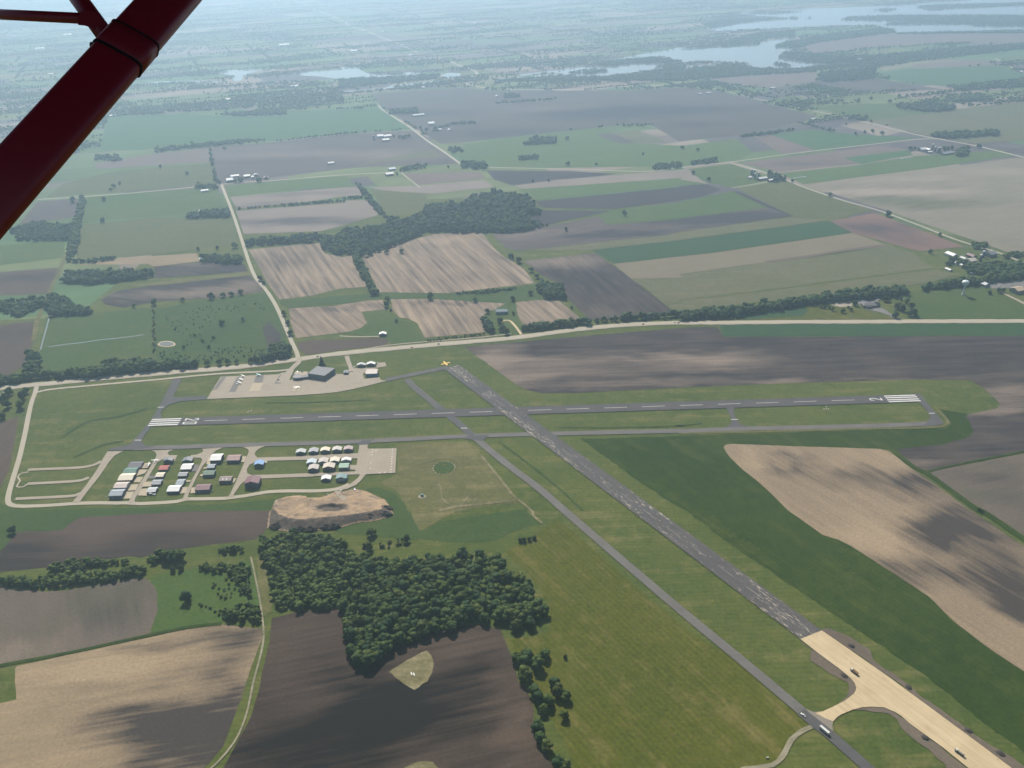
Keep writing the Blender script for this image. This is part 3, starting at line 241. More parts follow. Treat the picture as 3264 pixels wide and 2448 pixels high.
RWB = [
 (-119.0,1359.0),
 (-94.7,1375.1),
 (329.4,698.4),
 (302.4,686.8),
]
WATER = [
 ('broad bright lake with wooded shores',[(1001.3,5026.2),(962.6,5098.3),(933.6,5236.0),(674.4,5172.6),(494.3,5144.2),(533.9,5186.3),(682.4,5236.3),(897.4,5460.7),(1061.0,5589.9),(1096.8,5649.9),(1433.4,5647.7),(1587.2,5646.4),(1639.3,5803.7),(1795.0,5932.1),(1923.1,5922.4),(1803.8,5792.1),(1689.8,5634.9),(1654.4,5527.3),(1783.2,5381.6),(1629.9,5298.4),(1547.2,5074.9),(1571.1,4979.9),(1647.3,4869.7),(1804.2,4839.2),(1710.2,4807.3),(1645.1,4734.9),(1551.0,4643.7),(1366.6,4673.4),(1314.0,4718.5),(1323.3,4914.6),(1197.5,4955.9),(979.1,5018.9)]),
 ('wide far lake reaching to the hazy distance',[(1484.7,6646.2),(1683.7,6919.9),(2065.9,7033.8),(2214.2,7133.6),(2035.9,7459.8),(1946.1,7603.4),(2046.9,7799.6),(2636.5,7884.1),(3376.1,7915.4),(4052.5,8222.8),(4777.3,8515.1),(5414.4,8422.9),(3748.4,5731.1),(3372.8,5917.7),(2593.5,6010.0),(2661.7,6201.6),(2619.6,6473.5),(2430.1,6588.4),(2025.1,6500.2),(1796.1,6466.1),(1518.4,6447.7)]),
 ('narrow pool below the lake shore',[(967.1,4865.0),(1057.6,4897.6),(1163.1,4879.5),(1137.6,4803.4),(988.4,4802.4)]),
 ('branching silver river below the lake',[(-82.1,4611.7),(29.9,4644.9),(127.3,4681.8),(325.8,4746.6),(212.3,4771.0),(87.3,4700.8),(96.7,4752.2),(335.3,4884.2),(441.8,4947.9),(555.5,4899.0),(720.3,4992.6),(864.8,4983.8),(808.8,4796.8),(670.0,4688.9),(459.1,4601.8),(288.9,4679.4),(126.4,4650.7),(29.3,4588.9)]),
 ('thin river arm behind the marsh',[(108.3,5058.7),(228.3,5117.5),(459.7,5152.3),(465.1,5113.1),(295.5,5065.1),(181.5,5042.2)]),
 ('bright pond beyond the crop field',[(-1138.4,4992.3),(-1099.2,5098.8),(-1003.1,5149.0),(-895.3,5137.4),(-933.8,5243.6),(-831.7,5220.8),(-734.7,4962.8),(-535.2,4842.7),(-572.0,4796.5),(-696.6,4801.1),(-860.8,4792.7),(-976.3,4902.7)]),
 ('bright oxbow pond beside the woods',[(-1617.8,5151.8),(-1576.5,5274.7),(-1315.4,5278.9),(-1395.1,5198.7),(-1425.7,5008.0),(-1395.5,4860.2),(-1432.2,4841.3),(-1471.5,4924.0),(-1474.2,5035.1)]),
 ('small bright pool beside the pond',[(-542.9,4921.7),(-513.1,4966.3),(-449.0,4912.9),(-438.9,4838.7),(-492.7,4833.7)]),
 ('bright pool by the road bend',[(-325.3,4820.1),(-287.8,4900.7),(-218.7,4857.9),(-223.1,4755.4),(-285.4,4689.5)]),
 ('thin silver stream along the crop field',[(-836.5,4407.0),(-722.6,4412.4),(-625.4,4430.3),(-575.8,4467.1),(-553.1,4543.5),(-447.4,4595.8),(-324.2,4661.5),(-313.1,4608.5),(-442.3,4536.0),(-531.4,4486.6),(-569.3,4410.3),(-678.2,4367.8)]),
 ('thin silver strip of water in the hazy woods',[(-1935.0,4916.9),(-1792.1,4919.8),(-1485.8,4884.0),(-1471.8,4833.6),(-1639.1,4836.1),(-1859.3,4870.1)]),
]
WOODS = [
 ('main',12.5,8.2,[(-193.6,721.8),(-183.9,688.6),(-172.3,670.3),(-157.3,669.7),(-143.2,684.6),(-103.0,710.6),(-79.1,714.3),(-48.2,728.6),(-14.0,729.5),(-9.9,713.6),(26.8,720.4),(29.3,736.3),(21.3,757.0),(9.6,784.1),(-8.5,812.8),(-27.4,832.6),(-54.5,842.8),(-85.1,835.4),(-112.2,836.8),(-142.6,832.4),(-180.8,831.3),(-216.9,817.2)]),
 ('main',11,7.2,[(-333.2,876.7),(-313.8,845.3),(-297.9,818.3),(-269.1,816.9),(-230.4,812.2),(-217.9,852.5),(-218.9,874.1),(-243.6,888.0),(-284.9,893.3),(-320.5,890.3)]),
 ('main',9,6.5,[(-301.0,815.6),(-279.3,820.3),(-230.9,815.1),(-215.9,811.5),(-208.0,762.4),(-211.9,757.5),(-275.0,758.3),(-284.3,771.2)]),
 ('main',9.5,7.2,[(-293.5,841.3),(-256.7,851.4),(-224.1,861.9),(-199.0,851.5),(-156.9,840.5),(-161.0,826.0),(-216.0,811.5),(-232.7,803.9),(-257.1,813.5),(-270.9,825.6)]),
 ('main',8,5.2,[(-584.5,843.2),(-553.1,837.9),(-484.4,850.1),(-488.7,856.3),(-551.0,855.5),(-583.3,849.1)]),
 ('main',9,5.6,[(-651.8,824.0),(-629.8,818.2),(-579.1,811.3),(-463.6,820.1),(-458.8,833.3),(-466.9,839.5),(-528.9,830.9),(-589.0,828.1),(-633.8,826.0)]),
 ('main',11,6.5,[(-471.6,852.5),(-411.1,852.5),(-416.7,864.0),(-463.8,863.3)]),
 ('main',8,5.5,[(-380.1,866.7),(-346.7,867.5),(-353.0,876.2),(-380.6,875.4)]),
 ('main',8,5.5,[(-396.5,839.9),(-355.2,840.8),(-332.9,836.8),(-315.6,783.3),(-325.5,782.4),(-346.3,822.1),(-392.1,835.0)]),
 ('main',9,6,[(-337.0,741.7),(-293.9,739.8),(-296.1,756.2),(-312.7,764.7),(-339.1,755.6)]),
 ('leafy hedgerow along the highway',12,7,[(-927.2,1347.0),(-887.8,1356.0),(-864.6,1365.0),(-846.6,1373.9),(-801.4,1372.6),(-755.5,1369.4),(-720.9,1380.3),(-640.3,1389.9),(-570.1,1399.2),(-579.3,1410.5),(-647.1,1409.1),(-733.0,1396.5),(-807.5,1386.4),(-885.5,1373.7),(-936.8,1365.3)]),
 ('dark grove beside the highway hedgerow',13,7.5,[(-740.5,1409.5),(-726.1,1380.6),(-668.5,1390.0),(-639.0,1394.1),(-663.4,1422.9),(-724.0,1424.1)]),
 ('roadside trees at the highway junction',12,8,[(-479.1,1408.4),(-443.7,1414.7),(-404.1,1429.9),(-417.9,1467.5),(-438.9,1482.8),(-447.8,1469.7),(-444.3,1429.6)]),
 ('belt of trees at the field corner',12,8,[(-868.1,1372.5),(-851.0,1383.3),(-885.9,1468.5),(-908.4,1476.8)]),
 ('flat topped block of planted trees',11,8.5,[(-1013.4,1855.5),(-939.9,1841.3),(-818.4,1867.7),(-827.6,1908.8),(-1037.3,1917.6)]),
 ('ragged wood beside the pasture',11,8,[(-1012.4,1777.6),(-956.0,1741.6),(-912.3,1695.1),(-855.7,1669.7),(-879.2,1663.4),(-952.9,1661.2),(-987.4,1718.2)]),
 ('wood at the end of the grass lane',10,9,[(-1144.6,1697.3),(-1077.9,1696.1),(-1016.4,1658.2),(-997.4,1714.8),(-1013.8,1757.1),(-1084.1,1748.0),(-1176.3,1755.7)]),
 ('farmstead trees beside the country road',11,9,[(-733.9,1960.2),(-626.9,1942.7),(-637.6,1983.9),(-741.8,2004.9)]),
 ('hedge behind the block of trees',8,9,[(-1071.6,1995.0),(-1011.2,1986.1),(-955.0,2006.1),(-959.5,2017.7),(-1011.4,2004.8),(-1077.8,2008.8)]),
 ('thin hedge dividing the pastures',4,7,[(-749.8,1681.7),(-745.7,1681.4),(-666.0,1459.0),(-671.1,1459.4)]),
 ('hedge line beside the stubble fields',12,7.5,[(-371.7,1969.6),(-360.4,1968.6),(-327.7,1865.3),(-298.4,1775.6),(-281.8,1724.2),(-288.0,1720.3),(-308.1,1771.8),(-340.3,1866.5)]),
 ('leafy thicket at the dark field corner',11,7.5,[(59.7,1724.2),(78.6,1667.5),(114.2,1664.5),(115.7,1734.7),(69.2,1748.0)]),
 ('shrubs along the marsh strip',4.5,6,[(-115.3,1707.3),(-42.3,1708.1),(14.6,1728.1),(14.7,1735.4),(-49.1,1724.7),(-115.6,1714.4)]),
 ('row of dark conifers beside the farmhouse',12,6,[(-55.0,1565.5),(-40.6,1508.7),(-33.1,1508.1),(-47.3,1572.6)]),
 ('clipped bushes beside the highway path',3,4.5,[(-161.3,1475.6),(-49.5,1498.7),(-49.6,1507.3),(-163.4,1484.1)]),
 ('roadside tree line along the highway curve',11,8,[(24.1,1513.1),(64.9,1516.5),(92.3,1521.6),(122.9,1526.6),(157.0,1533.6),(157.9,1543.2),(93.0,1533.4),(25.9,1523.9)]),
 ('roadside tree line along the highway curve',11,8,[(169.4,1536.3),(241.0,1547.2),(339.9,1551.5),(341.9,1562.1),(242.4,1557.0),(170.3,1545.3)]),
 ('tree belt behind the lawns',13,8,[(332.8,1536.8),(438.0,1543.5),(555.5,1578.3),(596.8,1590.9),(741.2,1615.7),(809.9,1628.3),(818.2,1655.8),(689.9,1641.1),(488.4,1583.9),(343.1,1558.9)]),
 ('tree belt behind the water tower',12.5,8,[(853.1,1646.7),(954.6,1663.2),(1087.7,1691.7),(1266.1,1720.1),(1294.3,1765.7),(1110.7,1734.3),(1001.9,1693.0),(868.2,1666.3)]),
 ('farmyard trees',11,9,[(959.2,1787.0),(997.8,1788.4),(989.6,1735.8),(1031.1,1718.0),(1120.5,1752.5),(1135.7,1780.5),(1077.7,1776.0),(1023.8,1771.1),(992.5,1814.0)]),
 ('roadside wood behind the farmyard',10,10,[(1067.1,1881.3),(1102.4,1880.0),(1112.1,1906.5),(1092.1,1925.3)]),
 ('roadside wood behind the farmyard',9,10,[(1107.4,1813.4),(1156.5,1819.0),(1284.9,1806.8),(1308.7,1846.2),(1169.9,1843.7),(1123.5,1837.7)]),
 ('dark spinney beside the far road',12,12,[(1594.8,3590.5),(1580.0,3542.2),(1671.3,3438.2),(1758.6,3455.5),(1795.7,3521.5),(1745.7,3633.6)]),
 ('far hedgerow behind the spinney',11,13,[(1834.4,3617.8),(2011.3,3639.4),(2030.7,3690.5),(1895.1,3678.5)]),
 ('long shelter belt beyond the far road',13,12,[(1488.7,3050.6),(1512.0,2984.5),(1703.8,3008.1),(1739.3,3071.9),(1598.8,3054.5)]),
 ('trees at the far road bend',11,12,[(1312.5,3355.3),(1365.8,3322.8),(1399.4,3395.8),(1336.9,3406.2)]),
 ('trees around the far farm',12,11,[(1441.5,2744.0),(1474.2,2739.5),(1523.8,2837.0),(1483.2,2827.1)]),
 ('hedge above the green crop',9,12,[(830.8,3105.7),(942.6,3138.2),(1066.4,3194.1),(1074.5,3220.3),(950.4,3166.1),(841.5,3137.7)]),
 ('hedge beside the crossing road',9,11,[(588.2,2736.5),(682.7,2758.7),(692.7,2814.1),(607.6,2783.3)]),
 ('hedge beside the crossing road',9,11,[(461.7,2693.2),(560.1,2708.1),(570.6,2763.3),(479.0,2754.9)]),
 ('trees around the silo farm',10,10,[(776.0,2517.9),(825.0,2511.8),(837.7,2554.9),(799.9,2587.2)]),
 ('far lakeside wood',12,15,[(1498.5,4287.2),(1568.6,4454.4),(1890.8,4568.4),(1757.3,4243.4),(1527.6,4197.5)]),
 ('far wood on the ridge',12,15,[(1980.7,3975.9),(1986.9,3871.9),(2290.1,3915.4),(2573.2,3943.6),(2656.1,4081.1),(2374.3,4071.2)]),
 ('wooded spit at the lake',11,16,[(1645.7,5506.7),(1716.6,5627.8),(2064.2,5953.4),(2596.2,6302.5),(2634.5,6160.5),(2575.3,6015.4),(1961.3,5642.0),(1746.8,5413.1)]),
 ('wooded far shore of the lake',11,16,[(1540.3,5050.8),(1595.6,5196.0),(1718.2,5290.3),(1843.0,5023.1),(2056.3,5016.7),(3044.6,5310.7),(3387.3,5294.0),(3235.9,5042.9),(2914.6,5070.2),(2147.0,4724.1),(1879.7,4560.0),(1732.3,4703.8),(1608.2,4878.8)]),
 ('long wooded island',10,17,[(2542.3,6922.7),(2682.5,7100.1),(3074.0,7092.6),(3858.1,6815.2),(4350.0,6703.2),(4027.0,6181.2),(3591.8,6322.8),(3187.1,6399.9),(3062.3,6607.5)]),
 ('long wooded island',10,17,[(2692.1,6504.6),(2853.2,6642.1),(3182.1,6625.1),(3747.0,6609.8),(4226.8,6504.0),(3921.1,6010.1),(3495.3,6144.2),(3222.3,6250.9),(3234.0,6384.7)]),
 ('small wooded island',9,18,[(3025.5,7539.6),(3180.6,7690.8),(3248.4,7589.0),(3094.0,7441.6)]),
 ('wooded island in the far haze',9,18,[(3464.8,7751.7),(3613.8,7853.1),(4391.3,7801.3),(4981.3,7723.2),(4766.8,7376.5),(4269.1,7575.2),(3622.7,7476.2),(3427.3,7403.7)]),
 ('small wooded island',9,18,[(1992.6,7687.0),(2216.2,7796.9),(2492.2,7635.2),(2208.2,7537.5)]),
 ('small wooded island',9,18,[(2207.4,7110.6),(2306.0,7297.1),(2295.2,7131.4),(2240.4,7061.8)]),
 ('small wooded island',9,18,[(2326.3,7070.1),(2389.9,7175.8),(2381.9,7076.3)]),
 ('wooded point in the far lake',10,17,[(1495.1,6910.8),(1747.2,7190.8),(2091.6,7124.8),(1879.0,6998.6),(1501.4,6619.6)]),
 ('tree line along the lake shore',10,16,[(2577.6,5996.0),(2978.7,5961.0),(3377.2,5925.8),(3796.2,5808.3),(3715.7,5678.2),(3308.4,5798.6),(2550.7,5930.3)]),
 ('wooded point at the lake narrows',10,15,[(1330.4,5596.7),(1395.1,5689.6),(1626.7,5757.2),(1594.2,5636.6),(1422.7,5603.5)]),
 ('wooded shore of the lake narrows',11,15,[(1084.5,5583.9),(1300.2,5698.8),(1503.2,5935.1),(1734.5,6234.9),(2022.1,6346.2),(1902.7,5954.8),(1759.9,5950.8),(1616.7,5793.1),(1337.5,5649.4),(1175.0,5560.5)]),
 ('wooded islet in the lake',9,15,[(1442.5,4827.5),(1497.7,4874.3),(1514.6,4735.8),(1466.8,4684.5)]),
 ('woods along the near lake shore',11,14,[(905.1,4622.3),(1037.0,4757.6),(1143.0,4790.7),(1205.6,4881.6),(1282.7,4788.1),(1301.5,4671.3),(1587.6,4608.2),(1574.8,4520.3),(1184.0,4459.9),(978.9,4403.6),(859.9,4379.6)]),
 ('woods along the near lake shore',11,14,[(687.6,4642.4),(821.1,4721.5),(984.5,4884.6),(886.4,4374.3),(506.2,4451.7),(28.6,4524.3),(-34.0,4464.1),(-34.1,4551.8),(125.0,4604.6),(518.0,4558.7)]),
 ('wooded river island',10,14,[(349.2,4730.8),(429.4,4807.0),(547.5,4826.1),(560.9,4761.6),(451.7,4692.7)]),
 ('wooded strip between the waters',11,15,[(485.1,5046.4),(668.9,5129.0),(923.8,5178.7),(1006.7,5000.1),(859.4,5003.4),(722.0,5004.4),(558.0,4921.8)]),
 ('large shaggy wood in the valley',13,12,[(-432.9,2151.2),(-411.0,2016.0),(-342.2,1959.0),(-270.0,2054.7),(-206.4,2140.7),(-69.6,2124.1),(10.1,2115.9),(103.4,2153.9),(45.1,2234.3),(91.9,2257.3),(78.5,2346.7),(50.5,2436.0),(-30.4,2494.9),(-102.1,2437.6),(-105.0,2382.8),(-223.8,2380.8),(-230.1,2292.4),(-248.6,2258.9),(-324.4,2260.1),(-306.3,2210.2)]),
 ('large shaggy wood in the valley',12.5,12,[(-656.1,2077.3),(-473.1,2092.9),(-442.3,2007.6),(-396.2,1980.7),(-419.0,2124.5),(-516.7,2134.4),(-656.5,2117.4)]),
 ('straight hedge between the banded fields',9,10,[(-459.2,2633.5),(-448.4,2632.2),(-368.5,2412.6),(-322.5,2281.0),(-329.5,2267.6),(-386.5,2414.7)]),
 ('hedge between the two tan fields',6,9,[(-764.6,2403.0),(-600.9,2426.4),(-465.3,2452.1),(-467.4,2465.2),(-604.2,2442.5),(-767.5,2414.1)]),
 ('hedge between the two tan fields',6,9,[(-475.4,2469.3),(-417.0,2474.0),(-420.0,2495.6),(-478.5,2489.3)]),
 ('farm grove beside the crossing road',11,11,[(-959.3,2652.5),(-883.0,2630.9),(-893.7,2668.2),(-964.8,2685.9)]),
 ('farm grove with a white house',11,10,[(-884.6,2327.3),(-767.6,2333.5),(-792.2,2398.5),(-890.8,2367.4)]),
 ('line of tall trees between hazy pastures',12,11,[(-1269.8,2547.5),(-1255.1,2545.8),(-1180.1,2337.5),(-1103.2,2143.4),(-1060.4,2021.5),(-1080.4,2023.4),(-1185.4,2309.7)]),
 ('hazy wood behind the strut',11,11,[(-1346.2,2271.5),(-1271.3,2178.9),(-1122.2,2164.0),(-1173.3,2301.5),(-1311.8,2323.1)]),
 ('hedge below the big crop field',10,13,[(-1256.2,3180.7),(-1113.8,3235.6),(-966.8,3292.2),(-977.5,3333.8),(-1130.1,3289.6),(-1269.8,3219.8)]),
 ('copse below the big crop field',10,13,[(-1446.0,3076.2),(-1339.8,3043.7),(-1376.7,3125.0),(-1470.8,3149.8)]),
 ('hedge beside the hazy lane',9,12,[(-1079.2,3193.0),(-1070.9,3191.8),(-907.2,2706.7),(-913.2,2701.8)]),
 ('square dark spinney in the crop field',10,13,[(-1171.8,3827.7),(-929.1,3808.1),(-947.0,3881.2),(-1182.7,3892.5)]),
 ('woods behind the crop field',11,24,[(-1775.8,4028.8),(-1403.8,3965.7),(-1206.5,4005.7),(-996.7,4007.0),(-733.8,4115.8),(-797.6,4519.9),(-1161.7,4405.9),(-1403.9,4195.7),(-1731.2,4096.2)]),
 ('grove at the road end',12,12,[(-144.9,2795.9),(-66.0,2765.4),(-61.9,2847.2),(-134.6,2867.5)]),
 ('copse beside the straight road',10,12,[(-196.2,3009.4),(-142.5,3018.2),(-158.2,3075.1),(-196.7,3073.3)]),
 ('hedge below the white barns',9,12,[(-339.9,2770.6),(-254.8,2810.2),(-258.6,2862.7),(-337.2,2820.9)]),
 ('copse in the pasture',11,12,[(68.5,3103.9),(185.7,3111.8),(191.1,3200.9),(116.8,3198.8)]),
 ('copse in the pasture',9,12,[(46.8,2875.5),(111.8,2877.6),(111.3,2928.3),(48.0,2930.3)]),
 ('grove on the ploughed plain',11,14,[(-481.8,3757.5),(-359.9,3761.1),(-371.4,3861.8),(-486.7,3863.6)]),
 ('hedge across the ploughed plain',8,15,[(-33.0,3913.2),(238.4,3979.5),(240.2,4010.7),(-33.0,3951.1)]),
 ('copse near the river road',10,14,[(2.2,4054.3),(79.9,4048.1),(78.3,4130.1),(10.0,4142.9)]),
 ('river woods beyond the pond',11,15,[(-857.2,4770.9),(-691.0,4757.6),(-334.4,4833.0),(-326.4,4698.0),(-588.1,4574.8),(-805.5,4451.3)]),
 ('scrub around the far barns',8,11,[(-276.1,3352.7),(-205.7,3502.6),(-106.6,3502.1),(-107.2,3533.0),(-207.1,3533.5),(-274.9,3424.1)]),
]
LONE = [
 (-665.7,922.8,9,'G'),
 (-390.5,778.8,11,'G'),
 (-424.2,833.1,6,'G'),
 (-415.2,835.0,6,'G'),
 (3.7,643.6,13,'H'),
 (2.5,660.7,12,'H'),
 (17.2,657.9,12,'H'),
 (25.8,671.7,9,'H'),
 (7.0,670.3,10,'H'),
 (-3.9,667.5,10,'H'),
 (16.9,612.6,11,'H'),
 (26.2,609.3,10,'H'),
 (36.3,621.8,11,'H'),
 (43.8,615.5,9,'H'),
 (33.7,632.0,10,'H'),
 (20.2,598.9,8,'H'),
 (40.6,592.4,8,'H'),
 (14.2,578.5,9,'H'),
 (16.4,565.8,9,'H'),
 (21.9,556.7,9,'H'),
 (31.1,537.5,9,'H'),
 (38.2,535.6,8,'H'),
 (4.2,869.6,5,'H'),
 (9.2,869.3,5,'H'),
 (15.6,871.5,4.5,'H'),
 (22.2,873.7,4.5,'H'),
 (-187.6,891.5,9,'H'),
 (-188.4,862.6,10,'H'),
 (-140.6,877.9,8,'H'),
 (47.3,670.8,4,'H'),
 (12.6,622.7,10,'H'),
 (-552.2,1405.4,10,'D'),
 (-529.9,1407.0,10,'D'),
 (-515.4,1407.8,9,'D'),
 (-499.3,1409.2,8,'D'),
 (-867.0,1314.5,11,'D'),
 (-836.3,1301.3,12,'D'),
 (-822.7,1265.3,12,'D'),
 (-847.1,1269.6,11,'D'),
 (-836.7,1232.6,10,'D'),
 (-866.6,1297.8,10,'D'),
 (-839.2,1318.2,9,'D'),
 (-754.9,1707.5,11,'D'),
 (-698.5,1720.0,8,'D'),
 (-640.5,1730.9,12,'D'),
 (-617.3,1737.7,9,'D'),
 (-600.0,1742.5,9,'D'),
 (-581.7,1749.8,10,'D'),
 (-793.6,1695.4,7,'D'),
 (-461.3,1625.5,9,'D'),
 (-443.0,1577.2,8,'D'),
 (-427.2,1527.8,9,'D'),
 (-560.0,1831.9,10,'D'),
 (-546.0,1808.6,7,'D'),
 (-576.7,1587.8,9,'D'),
 (-539.3,1604.1,7,'D'),
 (-574.5,1521.1,6,'D'),
 (-571.1,1478.9,6,'D'),
 (-591.7,1508.2,5,'D'),
 (-619.5,1482.6,6,'D'),
 (-615.0,1535.0,5,'D'),
 (-664.1,1568.2,4,'D'),
 (-340.7,1389.0,14,'D'),
 (-255.3,1653.4,10,'E'),
 (-243.1,1630.3,5,'E'),
 (-226.0,1573.8,6,'E'),
 (-166.5,1688.2,12,'E'),
 (7.3,1922.7,11,'E'),
 (25.0,1894.5,12,'E'),
 (51.0,1830.8,10,'E'),
 (62.4,1790.8,9,'E'),
 (73.2,1761.5,9,'E'),
 (83.9,1737.5,9,'E'),
 (-71.2,1665.7,8,'E'),
 (6.9,1665.0,9,'E'),
 (45.3,1693.6,9,'E'),
 (-19.5,1551.3,11,'E'),
 (-7.7,1499.0,11,'E'),
 (-15.1,1514.0,10,'E'),
 (-45.2,1603.7,9,'E'),
 (7.3,1591.5,6,'E'),
 (126.6,1613.7,5,'E'),
 (-328.1,1855.3,8,'E'),
 (-256.0,1682.9,9,'E'),
 (621.0,1576.9,6,'F'),
 (626.7,1572.5,5,'F'),
 (634.3,1570.3,6,'F'),
 (637.8,1559.8,7,'F'),
 (654.1,1549.1,8,'F'),
 (671.9,1568.8,5,'F'),
 (673.2,1555.3,6,'F'),
 (691.1,1583.1,9,'F'),
 (762.4,1597.4,8,'F'),
 (783.3,1613.8,8,'F'),
 (766.3,1561.0,11,'F'),
 (770.6,1548.9,11,'F'),
 (793.2,1558.8,11,'F'),
 (783.3,1524.8,12,'F'),
 (743.6,1516.7,11,'F'),
 (795.6,1586.5,9,'F'),
 (756.3,1597.9,9,'F'),
 (443.5,1540.8,8,'F'),
 (998.9,1623.1,9,'F'),
 (977.7,1619.0,7,'F'),
 (1008.7,1626.5,8,'F'),
 (773.0,1521.9,9,'F'),
 (790.0,1603.3,6,'F'),
 (1561.2,2843.0,12,'C'),
 (901.8,2348.0,9,'C'),
 (984.5,2149.1,13,'C'),
 (1041.0,1982.4,8,'C'),
 (652.9,2930.2,9,'C'),
 (607.1,2966.8,10,'C'),
 (607.7,2551.1,10,'C'),
 (577.4,2628.5,10,'C'),
 (1343.8,3705.4,11,'C'),
 (1377.3,3717.4,11,'C'),
 (1417.3,3710.3,11,'C'),
 (1487.9,3715.8,11,'C'),
 (1549.9,3741.3,12,'C'),
 (1596.3,3660.3,13,'C'),
 (1681.6,3773.3,12,'C'),
 (1719.7,3785.2,11,'C'),
 (1748.9,3791.3,11,'C'),
 (1779.7,3793.2,12,'C'),
 (1815.2,3805.8,11,'C'),
 (1855.3,3798.3,12,'C'),
 (1884.9,3812.1,12,'C'),
 (845.0,2509.4,7,'C'),
 (967.5,1866.2,8,'C'),
 (1181.1,3171.0,11,'C'),
 (1318.5,3123.2,11,'C'),
 (1335.6,3081.4,12,'C'),
 (1287.4,3114.8,9,'C'),
 (1246.6,3094.9,9,'C'),
 (1081.8,4024.0,11,'C'),
 (204.2,2791.2,11,'B'),
 (313.2,2230.4,12,'B'),
 (150.0,2116.7,9,'B'),
 (-291.4,1987.4,9,'B'),
 (-255.6,1987.3,9,'B'),
 (228.3,3161.5,12,'B'),
 (83.2,2594.3,8,'B'),
 (130.8,2597.5,8,'B'),
 (294.0,2779.3,8,'B'),
 (462.6,2895.7,8,'B'),
 (103.8,2160.4,6,'B'),
 (-839.1,2715.8,12,'s5'),
 (-835.3,2722.2,11,'s5'),
 (-777.1,2704.8,12,'s5'),
 (-772.4,2707.6,11,'s5'),
 (-899.0,2699.4,10,'s5'),
 (-850.1,2706.9,9,'s5'),
 (-759.7,2737.1,8,'s5'),
 (-389.4,3279.8,12,'s6'),
 (-375.5,3268.0,12,'s6'),
 (-366.6,3286.2,11,'s6'),
 (-356.7,3294.5,10,'s6'),
 (-415.2,3303.3,8,'s6'),
 (-298.5,3402.5,10,'s6'),
 (-262.5,3423.3,11,'s6'),
 (-325.9,3443.8,9,'s6'),
 (-343.8,2733.5,8,'s6'),
 (-185.1,2807.5,7,'s6'),
 (803.9,2599.0,11,'s3'),
 (816.6,2577.1,10,'s3'),
 (818.5,2556.9,11,'s3'),
 (790.0,2534.3,10,'s3'),
 (819.4,2530.7,11,'s3'),
 (824.1,2523.6,10,'s3'),
 (801.0,2513.6,9,'s3'),
 (844.5,2505.1,8,'s3'),
 (1334.4,2842.3,12,'s4'),
 (1351.4,2846.0,9,'s4'),
 (1359.6,2835.7,8,'s4'),
 (1437.1,2821.8,12,'s4'),
 (1450.2,2826.0,11,'s4'),
 (1468.6,2835.6,11,'s4'),
 (-1290.6,2541.6,13,'A'),
 (-1264.9,2546.9,15,'A'),
 (-1196.4,2539.1,11,'A'),
 (-1113.7,2323.3,11,'A'),
 (-768.0,2052.9,8,'A'),
 (-721.6,2060.1,8,'A'),
 (-681.0,2067.9,11,'A'),
 (-1164.9,2932.8,11,'A'),
 (-1041.1,2826.0,11,'A'),
 (-1228.0,2690.3,11,'A'),
 (-1222.5,2726.6,9,'A'),
 (-1223.3,2653.7,9,'A'),
 (-1244.3,3179.0,12,'A'),
 (-1018.7,3184.4,10,'A'),
]
SHRUB = [
 ('low bushes of the marsh meadow',3,9,[(-659.6,1478.7),(-584.7,1446.4),(-552.9,1477.6),(-464.4,1477.8),(-462.2,1444.0),(-564.8,1419.0),(-652.8,1425.4)]),
 ('low bushes of the marsh meadow',2.5,14,[(-711.1,1637.7),(-660.9,1682.7),(-523.1,1696.7),(-508.2,1661.8),(-596.1,1628.4),(-605.1,1552.5),(-561.0,1505.9),(-615.7,1489.1)]),
 ('low bushes of the clearing',3,6,[(-392.5,776.2),(-344.9,750.8),(-342.4,760.9),(-369.4,772.5)]),
 ('low bushes of the clearing',3,7,[(-372.5,807.8),(-349.8,820.8),(-324.9,783.7),(-346.1,774.1)]),
 ('low bushes of the ditch bank',4,7,[(-186.6,875.5),(-137.5,882.5),(-130.1,866.4),(-175.0,862.5)]),
]
